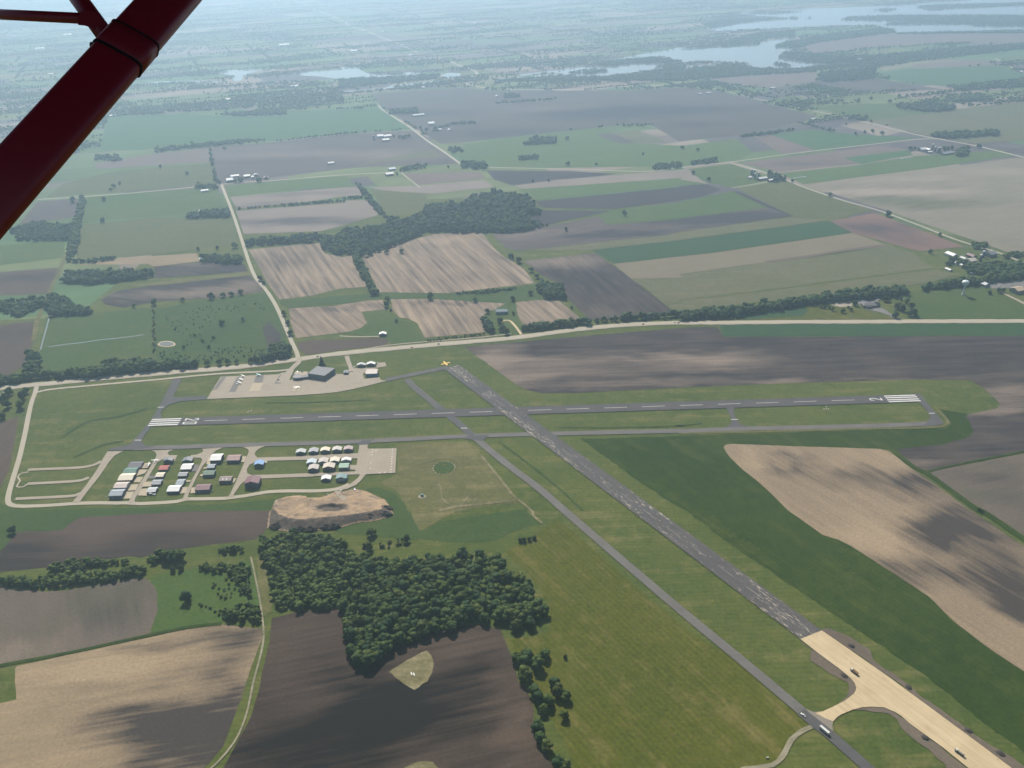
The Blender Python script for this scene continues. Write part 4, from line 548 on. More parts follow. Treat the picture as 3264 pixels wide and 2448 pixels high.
HANG = [
 (-559.0,1074.9,18.5,14.3,3.4,'x','slate','grey','slate roofed hangar heading the row of five'),
 (-560.2,1058.1,17.7,15.9,3.6,'x','green','grey','green roofed hangar second in the row of five'),
 (-559.3,1041.5,20.2,17.0,4.1,'x','cream','brownwall','cream roofed hangar in the middle of the row of five'),
 (-558.6,1019.7,17.8,13.9,4.9,'x','blush','grey','blush roofed hangar fourth in the row of five'),
 (-557.2,1000.4,18.1,15.0,5.4,'x','bluegrey','darkblue','blue grey roofed hangar closing the row of five'),
 (-513.5,1082.9,13.3,6.0,4.8,'y','slategrey','darkblue','grey gabled hangar beside the parked high wing airplane'),
 (-513.7,1064.2,12.7,10.6,3.2,'x','red','grey','bright red roofed hangar with grey walls'),
 (-512.8,1045.8,11.0,10.4,3.2,'x','cream','grey','small cream roofed hangar below the red one'),
 (-511.0,1026.7,12.8,11.5,3.2,'x','midgrey','darkblue','mid grey roofed hangar below the small cream one'),
 (-510.9,1007.5,12.2,11.0,3.5,'x','lightgrey','darkblue','light grey roofed hangar beside the yellow gravel pad'),
 (-485.3,1083.3,13.9,7.5,3.6,'y','slategrey','darkblue','dark grey gabled hangar with pale roof patches'),
 (-480.1,1065.2,15.2,14.6,3.2,'x','white','brownwall','white roofed hangar with brown walls'),
 (-479.7,1045.2,12.4,9.6,3.2,'x','midgrey','brownwall','grey roofed hangar with brown walls'),
 (-476.6,1025.1,10.3,13.7,3.2,'x','bluegrey','grey','blue grey roofed hangar between grey and white ones'),
 (-479.8,1008.0,16.7,14.4,4.3,'x','white','darkblue','white roofed hangar with dark blue walls beside the perimeter road'),
 (-441.9,1084.4,15.6,17.3,5.6,'x','white','darkblue','tall white roofed hangar beside the rose roofed one'),
 (-444.3,1064.3,10.6,9.5,3.2,'x','bluegrey','darkblue','small blue grey roofed hangar above the green one'),
 (-441.5,1044.7,15.8,10.7,4.6,'x','green2','darkblue','dark green roofed hangar below the small blue grey one'),
 (-438.9,1007.9,19.8,13.6,5.0,'x','maroon','darkblue','maroon roofed hangar at the perimeter road junction'),
 (-415.7,1082.6,18.6,14.6,4.9,'x','rose','darkblue','rose brown roofed hangar at the head of its lane'),
 (-412.5,1027.7,16.7,11.2,4.9,'x','brownroof','darkblue','brown roofed hangar with two skylights'),
 (-374.3,1065.3,13.2,8.9,5.0,'y','blue','darkblue','bright blue gabled hangar alone in the grass'),
 (-371.3,1015.7,19.5,13.4,7.6,'y','maroon','darkblue','big maroon gabled hangar at the lane fork'),
 (-319.2,1095.3,13.8,7.3,4.0,'y','lightgrey','darkblue','light grey gabled hangar starting the upper row of five gables'),
 (-300.4,1096.4,13.3,8.5,4.1,'y','midgrey2','darkblue','grey gabled hangar second in the upper gable row'),
 (-283.0,1097.1,13.3,7.5,4.6,'y','cream','darkblue','cream gabled hangar in the middle of the upper gable row'),
 (-265.5,1098.1,13.3,7.4,4.5,'y','pale','darkblue','pale gabled hangar fourth in the upper gable row'),
 (-248.6,1098.4,12.8,7.1,4.7,'y','rosegrey','darkblue','rosy grey gabled hangar with a white tank beside it'),
 (-297.9,1067.2,13.5,8.2,3.2,'y','paleblue','teal','pale blue gabled hangar with teal walls'),
 (-280.7,1068.0,13.3,9.2,3.7,'y','tangrey','teal','tan grey gabled hangar with teal walls'),
 (-264.3,1069.7,13.5,8.8,3.3,'y','cream','teal','cream gabled hangar with teal walls'),
 (-247.3,1069.8,13.7,5.4,3.2,'y','white','palewall','white gabled hangar with pale walls'),
 (-291.4,1048.7,14.0,9.4,5.0,'y','tangrey','darkblue','tan grey gabled hangar facing the lower lane'),
 (-269.2,1049.9,16.3,9.4,5.8,'y','beige','brownwall','beige gabled hangar with dark brown walls'),
 (-247.6,1051.8,13.5,10.8,4.9,'x','sage','grey','sage green hangar with a tan pad at its side'),
 (-268.8,1023.3,13.2,7.6,3.3,'y','white','greenwall','white gabled hangar with dark green walls'),
 (-246.8,1022.7,14.6,8.9,4.7,'y','teal','teal','teal gabled hangar beside the curving road'),
 (-268.5,1380.6,14.9,5.8,4.3,'y','lightgrey','darkblue','grey gabled shed behind the apron'),
 (-251.8,1384.3,14.6,6.1,3.8,'y','white','darkblue','white gabled shed behind the apron'),
 (-245.1,1348.2,19.5,16.7,6.1,'x','blush','bluewall','pale roofed workshop with bright blue walls'),
 (-292.0,1355.2,8.1,7.6,3.2,'y','slategrey','darkblue','small slate shed beside the terminal hangar'),
 (-245.5,1511.8,13.6,7.5,4.3,'y','white','darkblue','small white roofed shed on the lawn'),
]
BLD = [
 (-871.8,2719.5,19.5,22,8,0.366,'paleblue','grey','big pale gabled barn at the crossroad farm'),
 (-871.3,2778.4,24.8,14,5,0.366,'white','white','long white shed at the crossroad farm'),
 (-830.3,2769.2,18.9,16,6,0.366,'white','brownwall','white roofed barn with brown walls at the crossroad farm'),
 (-807.3,2752.8,8.0,14,6,0.366,'white','white','small white farmhouse at the crossroad farm'),
 (-806.1,2784.5,11.4,14,5,0.366,'lightgrey','grey','grey shed behind the crossroad farm trees'),
 (-764.3,2747.4,13.1,14,5,0.366,'maroon','brownwall','brown roofed shed at the end of the crossroad farm'),
 (-584.4,2912.6,19.7,14,5,0.366,'lightgrey','white','long pale shed in the hazy field'),
 (-918.5,2610.5,20.9,12,5,0.366,'white','white','white house below the crossing road grove'),
 (-860.5,2374.8,10.0,14,8,0.366,'white','white','white farmhouse hidden among the grove'),
 (-467.3,3310.2,21.9,20,7,0.366,'white','white','tall white barn with a silo at its side'),
 (-439.7,3310.1,27.4,18,6,0.366,'white','white','second white barn next to the tall one'),
 (-438.3,3242.1,23.7,18,6,0.366,'white','brownwall','white roofed barn standing in front of the tall one'),
 (-288.9,3513.1,23.1,22,8,0.366,'white','white','bright white barn beyond the straight road trees'),
 (-209.4,3392.0,9.3,14,5,0.366,'white','white','small white shed on the ploughed plain'),
 (-247.5,3401.0,13.4,14,5,0.366,'lightgrey','grey','grey farmhouse below the bright white barn'),
 (-368.0,2805.1,20.7,16,5,0.366,'paleblue','grey','pale blue roofed barn beside the lane'),
 (-368.7,2737.6,24.0,18,6,0.366,'white','brownwall','white roofed barn with brown walls beside the lane'),
 (732.5,2559.9,10.4,12,5,0.366,'white','white','small white shed beside the silos'),
 (764.7,2540.5,27.2,14,6,0.366,'white','brownwall','long white roofed barn at the silo farm'),
 (783.9,2517.9,16.3,12,6,0.366,'white','brownwall','shorter white roofed barn at the silo farm'),
 (1371.6,2836.1,21.2,18,6,0.366,'white','white','white barn with a broad roof at the far farm'),
 (1388.1,2826.8,13.2,16,6,0.366,'white','grey','white roofed shed at the far farm'),
 (1379.4,2801.4,15.8,10,4,0.366,'white','grey','low white shed in front at the far farm'),
 (1425.6,2777.9,41.6,18,5,0.366,'midgrey','grey','long grey roofed cattle barn at the far farm'),
 (1511.3,2810.8,6.6,12,4,0.366,'white','white','small white garage by the far road'),
 (1004.1,1843.3,14.8,24,6,0.366,'white','white','big white barn in the farmyard above the water tower'),
 (1020.1,1818.6,9.7,14,5,0.366,'lightgrey','grey','grey lean-to shed in the farmyard'),
 (1028.7,1802.2,18.2,16,6,0.366,'beige','white','cream roofed barn in the farmyard'),
 (996.6,1785.8,23.6,9,4,-1.205,'white','white','long low white tunnel shed in the farmyard'),
 (958.6,1758.2,13.6,7,3,-1.205,'white','white','narrow white tunnel beside the field edge'),
 (1039.6,1762.7,12.4,14,5,0.366,'white','grey','white roofed house in the farmyard trees'),
 (997.2,1732.7,10.6,8,3,0.366,'lightgrey','grey','low pale shed half hidden by trees'),
 (1090.5,1838.0,18.4,18,7,0.366,'slategrey','grey','dark roofed house behind the farmyard'),
 (1045.1,1834.0,18.4,12,5,-1.205,'maroon','brownwall','red brown cattle shed in the farmyard'),
 (989.1,1666.7,19.5,14,5,-1.205,'lightgrey','grey','long pale roofed shed beside the parking lot'),
 (1037.0,1624.6,20.0,20,7,0.366,'tanroof','grey','house with a tan hipped roof beside the lane'),
 (-16.2,1602.1,21.5,14,6,0.0,'tealroof','teal','farmhouse with blue grey roof on the lawn'),
 (-1302.6,4246.0,35.5,16,6,0.366,'white','white','white house in the hazy woods'),
 (-1054.6,4577.4,33.5,16,6,0.366,'white','white','white house among far trees'),
 (-2631.9,5327.0,25.8,14,6,0.366,'white','white','tiny white shed in the far haze'),
 (-3561.2,7655.4,61.2,30,7,0.366,'white','white','far pale factory shed in the haze'),
 (-3334.6,6682.9,59.5,30,7,0.366,'white','white','far pale warehouse in the haze'),
 (-1512.6,6437.2,65.7,22,6,0.366,'white','white','far white farm in the haze'),
 (-1718.0,3924.5,26.1,14,5,0.366,'white','white','pale shed beside the big crop field'),
 (-957.0,5958.7,43.3,22,7,0.366,'white','white','far white barn beyond the pond'),
 (-893.2,7109.1,20.7,30,7,0.366,'white','white','tiny far white barn by the faint road'),
 (-560.3,5647.5,20.3,18,6,0.366,'white','white','far white barn above the road bend'),
 (-203.7,7532.5,21.3,30,8,0.366,'white','white','lone white silo barn in the haze'),
 (-392.9,4409.9,23.7,14,6,0.366,'lightgrey','white','pale farmhouse by the river field'),
 (-26.1,4106.3,11.7,14,5,0.366,'white','white','tiny white house near the river copse'),
 (506.5,4532.0,14.1,14,6,0.366,'white','white','white house on the river shore'),
 (-355.1,3709.7,46.9,16,5,0.366,'lightgrey','grey','long low shed on the ploughed plain'),
 (1228.8,4077.7,24.0,14,6,0.366,'white','white','white barn by the lake road'),
 (923.0,4011.1,20.6,14,5,0.366,'white','white','white sheds beside the far road end'),
 (881.0,3993.7,13.7,12,5,0.366,'white','white','small white shed beside the far road end'),
 (1184.3,3369.5,25.8,12,5,0.366,'white','brownwall','white roofed shed on the far plain'),
 (2482.1,4301.2,19.2,16,6,0.366,'white','white','white house on the far side road'),
 (2278.2,5007.8,12.8,14,6,0.366,'white','white','tiny white house among the lake woods'),
 (1920.5,4869.4,20.6,20,6,0.366,'lightgrey','white','pale boathouse near the lake woods'),
 (2499.3,5087.0,14.4,16,6,0.366,'white','white','tiny pale house beyond the lake woods'),
 (-873.6,1306.4,8.3,12,5,0.0,'lightgrey','white','pale house among the corner trees'),
 (-737.2,1979.1,5.4,10,6,0.366,'white','white','small white house beside the farmstead trees'),
]
PT = {
 'silo':[(747.8,2595.9),(753.3,2588.5),(745.4,2549.6),(759.2,2557.8),(1408.8,2844.0),(1405.4,2796.2),(1409.9,2795.6),(1400.7,2808.8),(-484.7,3264.8),(1052.5,1807.4),(1070.1,1830.0)],
 'bag':[(856.4,2544.3),(904.4,2559.4),(1255.7,2732.6),(1307.4,2751.3)],
 'tower':[(924.6,1620.6)],
 'xmark':[(-118.0,1381.8)],
 'segc':[(-102.3,1044.2),(-86.5,1043.3),(-103.0,1057.0)],
 'tank':[(-128.6,975.4)],
 'cars':[(-184.7,1451.2),(-135.4,1463.0),(-466.5,1405.9),(-450.1,1411.0),(-355.4,1426.4),(257.4,1523.4),(320.0,1526.6),(326.2,1523.9)],
 'parked':[(-407.8,1337.6),(-288.1,1361.8),(-282.7,1361.4),(-386.8,1352.3),(-380.3,1367.2),(-371.4,1365.4),(-281.3,1377.3),(-240.9,1390.9),(1017.1,1656.4),(1022.6,1651.1),(994.2,1647.3),(1046.4,1665.0),(-224.4,996.3),(747.0,1605.8)],
 'planes':[(-474.4,1354.0),(-474.7,1341.2),(-473.8,1328.4),(-447.6,1356.5),(-369.0,1303.6),(-534.7,1085.2),(-541.1,1075.4)],
 'trucks':[(342.5,637.8),(403.2,537.3),(273.6,585.9),(287.8,566.2),(-241.5,988.2)],
 'dirtpile':[(353.2,674.8),(389.9,616.9),(424.2,562.5),(379.8,555.8),(441.0,535.9),(331.3,634.5)],
 'papi':[(-432.4,1224.5),(-432.2,1228.9),(-428.3,1230.2),(492.1,1175.9),(495.7,1175.7),(498.9,1175.5),(498.1,1182.6)],
 'panel':[(-115.1,655.4),(-112.4,654.4)],
 'terminal_roof':[(-356.0,1342.6),(-345.0,1368.9),(-311.6,1358.5),(-325.2,1331.2)],
 'office':[(-382.7,1341.3),(-380.3,1348.7),(-373.3,1351.0),(-365.8,1343.4),(-365.0,1336.9),(-372.9,1334.6),(-380.6,1335.8)],
 'wing':[(-366.3,1343.3),(-358.2,1350.3),(-346.9,1348.4),(-351.3,1340.1),(-364.0,1336.7)],
 'school':[(697.5,1591.0),(727.6,1602.8),(731.7,1598.6),(726.1,1591.6),(739.4,1591.9),(726.7,1588.6),(720.7,1583.2),(737.7,1584.7),(723.4,1580.0),(717.4,1574.7),(734.3,1576.2),(717.9,1571.7),(714.2,1564.8),(721.5,1563.3),(709.4,1555.1),(697.0,1551.9),(692.9,1570.9)],
 'schoolfront':[(689.3,1571.0),(719.0,1542.9)],
 'mound':[(-331.9,943.6),(-331.0,976.3),(-316.3,984.3),(-301.0,985.7),(-290.2,983.6),(-287.5,978.3),(-270.4,978.8),(-261.8,984.3),(-252.5,990.4),(-243.1,991.4),(-223.0,997.1),(-206.4,990.1),(-192.8,979.0),(-179.6,969.5),(-172.0,954.7),(-163.3,936.0),(-170.0,929.4),(-185.7,922.1),(-210.1,919.4),(-233.0,908.6),(-255.6,907.1),(-265.3,906.3),(-292.5,903.8),(-316.7,910.3),(-327.6,914.8)],
 'mound_top':[(-327.9,951.8),(-327.3,971.7),(-313.6,979.7),(-291.0,978.5),(-277.9,973.4),(-260.6,972.4),(-249.4,982.1),(-227.6,980.9),(-200.0,967.7),(-181.4,955.2),(-179.7,941.0),(-195.8,936.3),(-219.8,929.4),(-260.5,924.7),(-284.7,921.9),(-302.0,925.6),(-317.1,937.3)],
 'mound_pit':[(-270.2,950.1),(-262.3,958.1),(-245.5,958.6),(-232.8,953.7),(-230.4,943.7),(-238.2,940.0),(-258.4,941.1)],
 'topsoil':[(-316.3,915.6),(-309.8,923.3),(-283.7,908.6),(-268.8,907.8),(-249.8,910.8),(-239.3,911.5),(-174.9,935.2),(-175.5,947.8),(-195.1,930.8)],
 'mound_gravel':[(-251.5,989.6),(-243.8,990.7),(-239.5,980.1),(-227.5,969.2),(-230.2,964.3),(-237.5,967.6),(-246.2,979.0)],
 'bushes':[(-277.1,1012.5)],
 'trailer':[(-511.0,1000.1),(-505.6,999.3)],
 'spots':[(-572.5,996.7),(-573.3,1013.6),(-429.6,1079.4),(-425.3,1004.3),(-260.9,986.8),(225.9,539.2)],
 'hold':[((-589.7,1252.7),(-579.1,1252.0)),((-589.0,1149.0),(-578.5,1148.3)),((647.3,1152.6),(656.9,1152.4)),((339.5,1153.5),(350.1,1152.8)),((-81.5,1153.4),(-72.2,1152.8))],
 'tie':[(-182.3,1098.0),(-181.9,1091.7),(-181.6,1085.4),(-181.2,1078.4),(-180.6,1071.4),(-180.2,1064.5),(-179.7,1057.7),(-179.3,1050.2),(-178.8,1042.8),(-178.4,1036.2),(-212.7,1099.1),(-212.2,1091.9),(-211.7,1084.1),(-187.6,1036.3),(-194.5,1036.1),(-207.2,1096.0),(-210.6,1062.5),(-209.4,1047.5)],
}

# ------------------------------------------------------------------ helpers
def tag(o, label=None, cat=None, group=None, kind=None):
    if label: o['label'] = label
    if cat: o['category'] = cat
    if group: o['group'] = group
    if kind: o['kind'] = kind
    return o
def link(name, me, mat=None, parent=None, loc=None, rz=0.0):
    o = bpy.data.objects.new(name, me); COL.objects.link(o)
    if mat is not None and me is not None and not me.materials: me.materials.append(mat)
    if parent is not None: o.parent = parent
    if loc is not None: o.location = loc
    if rz: o.rotation_euler.z = rz
    return o
def empty(name, loc, rz=0.0):
    o = bpy.data.objects.new(name, None); COL.objects.link(o); o.location = loc; o.rotation_euler.z = rz
    o.empty_display_size = 0.5
    return o
class MB:
    """collects simple solids into one mesh"""
    def __init__(s): s.v = []; s.f = []
    def add(s, vs, fs):
        n = len(s.v); s.v += [tuple(v) for v in vs]; s.f += [tuple(n+i for i in f) for f in fs]; return s
    def box(s, x0, x1, y0, y1, z0, z1):
        return s.add([(x0,y0,z0),(x1,y0,z0),(x1,y1,z0),(x0,y1,z0),(x0,y0,z1),(x1,y0,z1),(x1,y1,z1),(x0,y1,z1)],
                     [(0,3,2,1),(4,5,6,7),(0,1,5,4),(1,2,6,5),(2,3,7,6),(3,0,4,7)])
    def tube(s, a, b, ra, rb, n=8, caps=True, sx=1.0, sy=1.0, up=(0,0,1)):
        a = Vector(a); b = Vector(b); d = (b-a).normalized(); u = Vector(up)
        if abs(d.dot(u)) > .99: u = Vector((1,0,0))
        p = d.cross(u).normalized(); q = p.cross(d)
        vs = []
        for c, r in ((a, ra), (b, rb)):
            for k in range(n):
                t = 2*math.pi*k/n; vs.append(c+p*(r*sx*math.cos(t))+q*(r*sy*math.sin(t)))
        fs = [(k, (k+1)%n, n+(k+1)%n, n+k) for k in range(n)]
        if caps: fs += [tuple(range(n-1,-1,-1)), tuple(range(n, 2*n))]
        return s.add(vs, fs)
    def lathe(s, prof, n=24, c=(0,0,0)):
        vs = []; fs = []
        for r, z in prof:
            for k in range(n):
                t = 2*math.pi*k/n; vs.append((c[0]+r*math.cos(t), c[1]+r*math.sin(t), c[2]+z))
        for i in range(len(prof)-1):
            for k in range(n): fs.append((i*n+k, i*n+(k+1)%n, (i+1)*n+(k+1)%n, (i+1)*n+k))
        fs.append(tuple(range(n-1,-1,-1))); fs.append(tuple(range((len(prof)-1)*n, len(prof)*n)))
        return s.add(vs, fs)
    def prism(s, pts, z0, z1):
        n = len(pts)
        return s.add([(x,y,z0) for x,y in pts]+[(x,y,z1) for x,y in pts], [tuple(range(n-1,-1,-1)), tuple(range(n,2*n))]+[(k,(k+1)%n,n+(k+1)%n,n+k) for k in range(n)])
    def mesh(s, name, mat=None, smooth=False):
        me = bpy.data.meshes.new(name); me.from_pydata(s.v, [], s.f); me.update()
        if mat: me.materials.append(mat)
        if smooth: me.polygons.foreach_set('use_smooth', [True]*len(me.polygons))
        return me
    def build(s, name, mat, parent=None, loc=None, rz=0.0, smooth=False):
        return link(name, s.mesh(name, mat, smooth), None, parent, loc, rz)
def signed_area(p):
    return sum(p[i][0]*p[(i+1)%len(p)][1]-p[(i+1)%len(p)][0]*p[i][1] for i in range(len(p)))/2
def ragged(pts, amp, step):
    out = []; n = len(pts)
    for i in range(n):
        a = np.array(pts[i]); b = np.array(pts[(i+1) % n]); d = b-a; L = float(np.hypot(*d))
        if L < 1e-3: continue
        nn = np.array((-d[1], d[0]))/L; k = max(1, min(int(L/step), 40)); w = 0.0
        for j in range(k):
            t = j/k
            w = .55*w+rng.uniform(-1, 1)*amp*.8 if j else 0.0
            q = a+d*t+nn*w*min(1, 6*t, 6*(1-t)); out.append((float(q[0]), float(q[1])))
    return out
def sheet(name, pts, z, mat, label, kind='structure', parent=None, rag=None):
    if rag and max(p[1] for p in pts) < 2600: pts = ragged(pts, *rag)
    if signed_area(pts) < 0: pts = pts[::-1]
    vs = [Vector((x, y, z)) for x, y in pts]; fs = []
    for a, b, c in tessellate_polygon([vs]):
        up = (vs[b]-vs[a]).cross(vs[c]-vs[a]).z
        if abs(up) > 1e-6: fs.append((a, b, c) if up > 0 else (a, c, b))
    me = bpy.data.meshes.new(name); me.from_pydata(vs, [], fs); me.update(); me.materials.append(mat)
    o = link(name, me, None, parent)
    if parent is None: tag(o, label, None, None, kind)
    return o
def smooth_line(pts, step=14.0):
    P = [np.array(p, float) for p in pts]; P = [2*P[0]-P[1]]+P+[2*P[-1]-P[-2]]; out = []
    for i in range(1, len(P)-2):
        p0, p1, p2, p3 = P[i-1:i+3]; L = np.linalg.norm(p2-p1); n = max(2, int(min(L/step, 24)))
        d1 = max(np.linalg.norm(p1-p0), 1e-3)**.5; d2 = max(L, 1e-3)**.5; d3 = max(np.linalg.norm(p3-p2), 1e-3)**.5
        m1 = (p1-p0)/d1-(p2-p0)/(d1+d2)+(p2-p1)/d2; m2 = (p2-p1)/d2-(p3-p1)/(d2+d3)+(p3-p2)/d3
        m1 *= d2; m2 *= d2
        for k in range(n):
            t = k/n; out.append((2*t**3-3*t**2+1)*p1+(t**3-2*t**2+t)*m1+(-2*t**3+3*t**2)*p2+(t**3-t**2)*m2)
    out.append(P[-2]); return out
def ribbon(name, pts, width, z, mat, label, wob=0.0):
    q = smooth_line(pts); n = len(q); vs = []
    for i in range(n):
        d = q[min(i+1, n-1)]-q[max(i-1, 0)]; d = d/np.linalg.norm(d); nn = np.array((-d[1], d[0]))
        w1 = width/2*(1+wob*rng.uniform(-1, 1)); w2 = width/2*(1+wob*rng.uniform(-1, 1))
        a = q[i]-nn*w2; b = q[i]+nn*w1; vs += [(a[0], a[1], z), (b[0], b[1], z)]
    fs = [(2*i, 2*i+2, 2*i+3, 2*i+1) for i in range(n-1)]
    me = bpy.data.meshes.new(name); me.from_pydata(vs, [], fs); me.update(); me.materials.append(mat)
    return tag(link(name, me), label, None, None, 'structure')
def inside(pts, x, y):
    P = np.asarray(pts); x = np.asarray(x); y = np.asarray(y); r = np.zeros(x.shape, bool); n = len(P)
    for i in range(n):
        x0, y0 = P[i]; x1, y1 = P[(i+1)%n]
        if y0 == y1: continue
        c = ((y0 > y) != (y1 > y)) & (x < (x1-x0)*(y-y0)/(y1-y0)+x0); r ^= c
    return r
def edge_dist(pts, x, y):
    P = np.asarray(pts, float); d = np.full(np.shape(x), 1e9); n = len(P)
    for i in range(n):
        a = P[i]; b = P[(i+1)%n]; ab = b-a; L = (ab**2).sum()
        t = np.clip(((x-a[0])*ab[0]+(y-a[1])*ab[1])/max(L, 1e-6), 0, 1)
        d = np.minimum(d, np.hypot(x-a[0]-t*ab[0], y-a[1]-t*ab[1]))
    return d
def scatter(pts, sp, jit=0.48):
    P = np.asarray(pts); x0, y0 = P.min(0); x1, y1 = P.max(0)
    nx = int((x1-x0)/sp)+2; ny = int((y1-y0)/(sp*.87))+2
    X, Y = np.meshgrid(np.arange(nx), np.arange(ny)); X = X+.5*(Y % 2)
    x = x0+X*sp+nrg.uniform(-jit, jit, X.shape)*sp; y = y0+Y*sp*.87+nrg.uniform(-jit, jit, X.shape)*sp
    x = x.ravel(); y = y.ravel(); k = inside(pts, x, y)
    if not k.any():
        c = P.mean(0); return np.array([c])
    return np.stack([x[k], y[k]], 1)
# ------------------------------------------------------------------ materials
MATS = {}
class NT:
    def __init__(s, name):
        s.m = bpy.data.materials.new(name); s.m.use_nodes = True; s.t = s.m.node_tree; s.t.nodes.clear()
        s.out = s.n('ShaderNodeOutputMaterial')
    def n(s, t, **kw):
        q = s.t.nodes.new(t)
        for k, v in kw.items(): setattr(q, k, v)
        return q
    def L(s, a, b): s.t.links.new(a, b)
    def val(s, sock, v):
        if isinstance(v, (int, float, tuple, list)): sock.default_value = v
        else: s.L(v, sock)
    def math(s, op, a, b=0.0, c=None, clamp=False):
        q = s.n('ShaderNodeMath', operation=op, use_clamp=clamp); s.val(q.inputs[0], a); s.val(q.inputs[1], b)
        if c is not None: s.val(q.inputs[2], c)
        return q.outputs[0]
    def mix(s, f, a, b):
        q = s.n('ShaderNodeMix', data_type='RGBA'); s.val(q.inputs[0], f)
        s.val(q.inputs[6], tuple(a)+(1,) if isinstance(a, tuple) and len(a) == 3 else a)
        s.val(q.inputs[7], tuple(b)+(1,) if isinstance(b, tuple) and len(b) == 3 else b)
        return q.outputs[2]
    def mul(s, c, f):
        q = s.n('ShaderNodeMix', data_type='RGBA', blend_type='MULTIPLY'); q.inputs[0].default_value = 1
        s.L(c, q.inputs[6]); cc = s.n('ShaderNodeCombineColor'); [s.L(f, cc.inputs[i]) for i in range(3)]; s.L(cc.outputs[0], q.inputs[7]); return q.outputs[2]
    def pos(s):
        return s.n('ShaderNodeNewGeometry').outputs['Position']
    def xform(s, v, rot=0.0, scale=(1, 1, 1), loc=(0, 0, 0)):
        if rot:      # turn first, stretch afterwards
            q = s.n('ShaderNodeMapping', vector_type='POINT'); s.L(v, q.inputs[0]); q.inputs[2].default_value = (0, 0, rot); v = q.outputs[0]
        q = s.n('ShaderNodeMapping', vector_type='POINT'); s.L(v, q.inputs[0]); q.inputs[1].default_value = loc; q.inputs[3].default_value = scale
        return q.outputs[0]
    def noise(s, v, scale, detail=3.0, rough=.55, w=0.0):
        q = s.n('ShaderNodeTexNoise'); s.L(v, q.inputs['Vector']); q.inputs['Scale'].default_value = scale; q.inputs['Detail'].default_value = detail; q.inputs['Roughness'].default_value = rough
        return q.outputs[0]
    def rng(s, v, a, b, c=0.0, d=1.0):
        q = s.n('ShaderNodeMapRange', clamp=True); s.val(q.inputs[0], v); q.inputs[1].default_value = a; q.inputs[2].default_value = b; q.inputs[3].default_value = c; q.inputs[4].default_value = d
        return q.outputs[0]
    def bsdf(s, color, rough=.9, spec=.15, metallic=0.0, normal=None):
        q = s.n('ShaderNodeBsdfPrincipled'); s.val(q.inputs['Base Color'], tuple(color)+(1,) if isinstance(color, tuple) and len(color) == 3 else color)
        s.val(q.inputs['Roughness'], rough); q.inputs['Specular IOR Level'].default_value = spec; q.inputs['Metallic'].default_value = metallic
        if normal is not None: s.L(normal, q.inputs['Normal'])
        s.L(q.outputs[0], s.out.inputs[0]); return q
def K(c, k=.68): return tuple(x*k for x in c) if c else c
def soil(name, light, dark, bias=.3, row=0.0, blobs=(), streak=.45, rows=.10, period=7.0, green=None):
    t = NT(name); p = t.pos(); light, dark, green = K(light), K(dark), K(green)
    st = t.xform(p, -row, (0.012, 0.075, 0.0))
    n1 = t.noise(st, 1.0, 4, .6)
    n2 = t.noise(p, 0.0065, 3, .55)
    n3 = t.noise(p, 0.30, 4, .7)
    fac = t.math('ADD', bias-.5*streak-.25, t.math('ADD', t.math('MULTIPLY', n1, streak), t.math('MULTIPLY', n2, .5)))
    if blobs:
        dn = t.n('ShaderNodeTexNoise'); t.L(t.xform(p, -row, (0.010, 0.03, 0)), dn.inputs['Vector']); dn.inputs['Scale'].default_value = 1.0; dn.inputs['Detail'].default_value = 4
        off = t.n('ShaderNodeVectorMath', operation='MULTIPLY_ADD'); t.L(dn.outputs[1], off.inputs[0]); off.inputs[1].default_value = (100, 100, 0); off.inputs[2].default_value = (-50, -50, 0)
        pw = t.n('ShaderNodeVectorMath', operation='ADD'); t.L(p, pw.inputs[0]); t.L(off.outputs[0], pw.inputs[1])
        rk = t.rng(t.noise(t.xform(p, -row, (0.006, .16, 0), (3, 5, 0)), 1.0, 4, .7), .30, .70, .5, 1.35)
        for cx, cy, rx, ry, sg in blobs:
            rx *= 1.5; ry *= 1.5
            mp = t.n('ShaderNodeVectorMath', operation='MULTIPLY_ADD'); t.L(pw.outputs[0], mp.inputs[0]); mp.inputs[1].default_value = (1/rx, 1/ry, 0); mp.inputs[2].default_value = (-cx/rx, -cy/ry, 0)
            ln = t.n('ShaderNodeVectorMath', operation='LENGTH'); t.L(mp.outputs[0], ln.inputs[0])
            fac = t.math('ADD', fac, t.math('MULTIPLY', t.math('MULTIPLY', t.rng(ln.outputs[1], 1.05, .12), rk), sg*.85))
    rw = t.noise(t.xform(p, -row, (0.004, 1.0/period, 0), (13, 7, 0)), 1.0, 3, .65)
    fac = t.math('ADD', fac, t.math('MULTIPLY', t.math('SUBTRACT', rw, .5), rows*9), clamp=True)
    c = t.mix(fac, light, dark)
    if green: c = t.mix(t.rng(t.noise(p, 0.012, 4, .6), .45, .7, 0, .6), c, green)
    c = t.mul(c, t.rng(n3, .3, .7, .80, 1.20))
    t.bsdf(c, .95, .08); return t.m
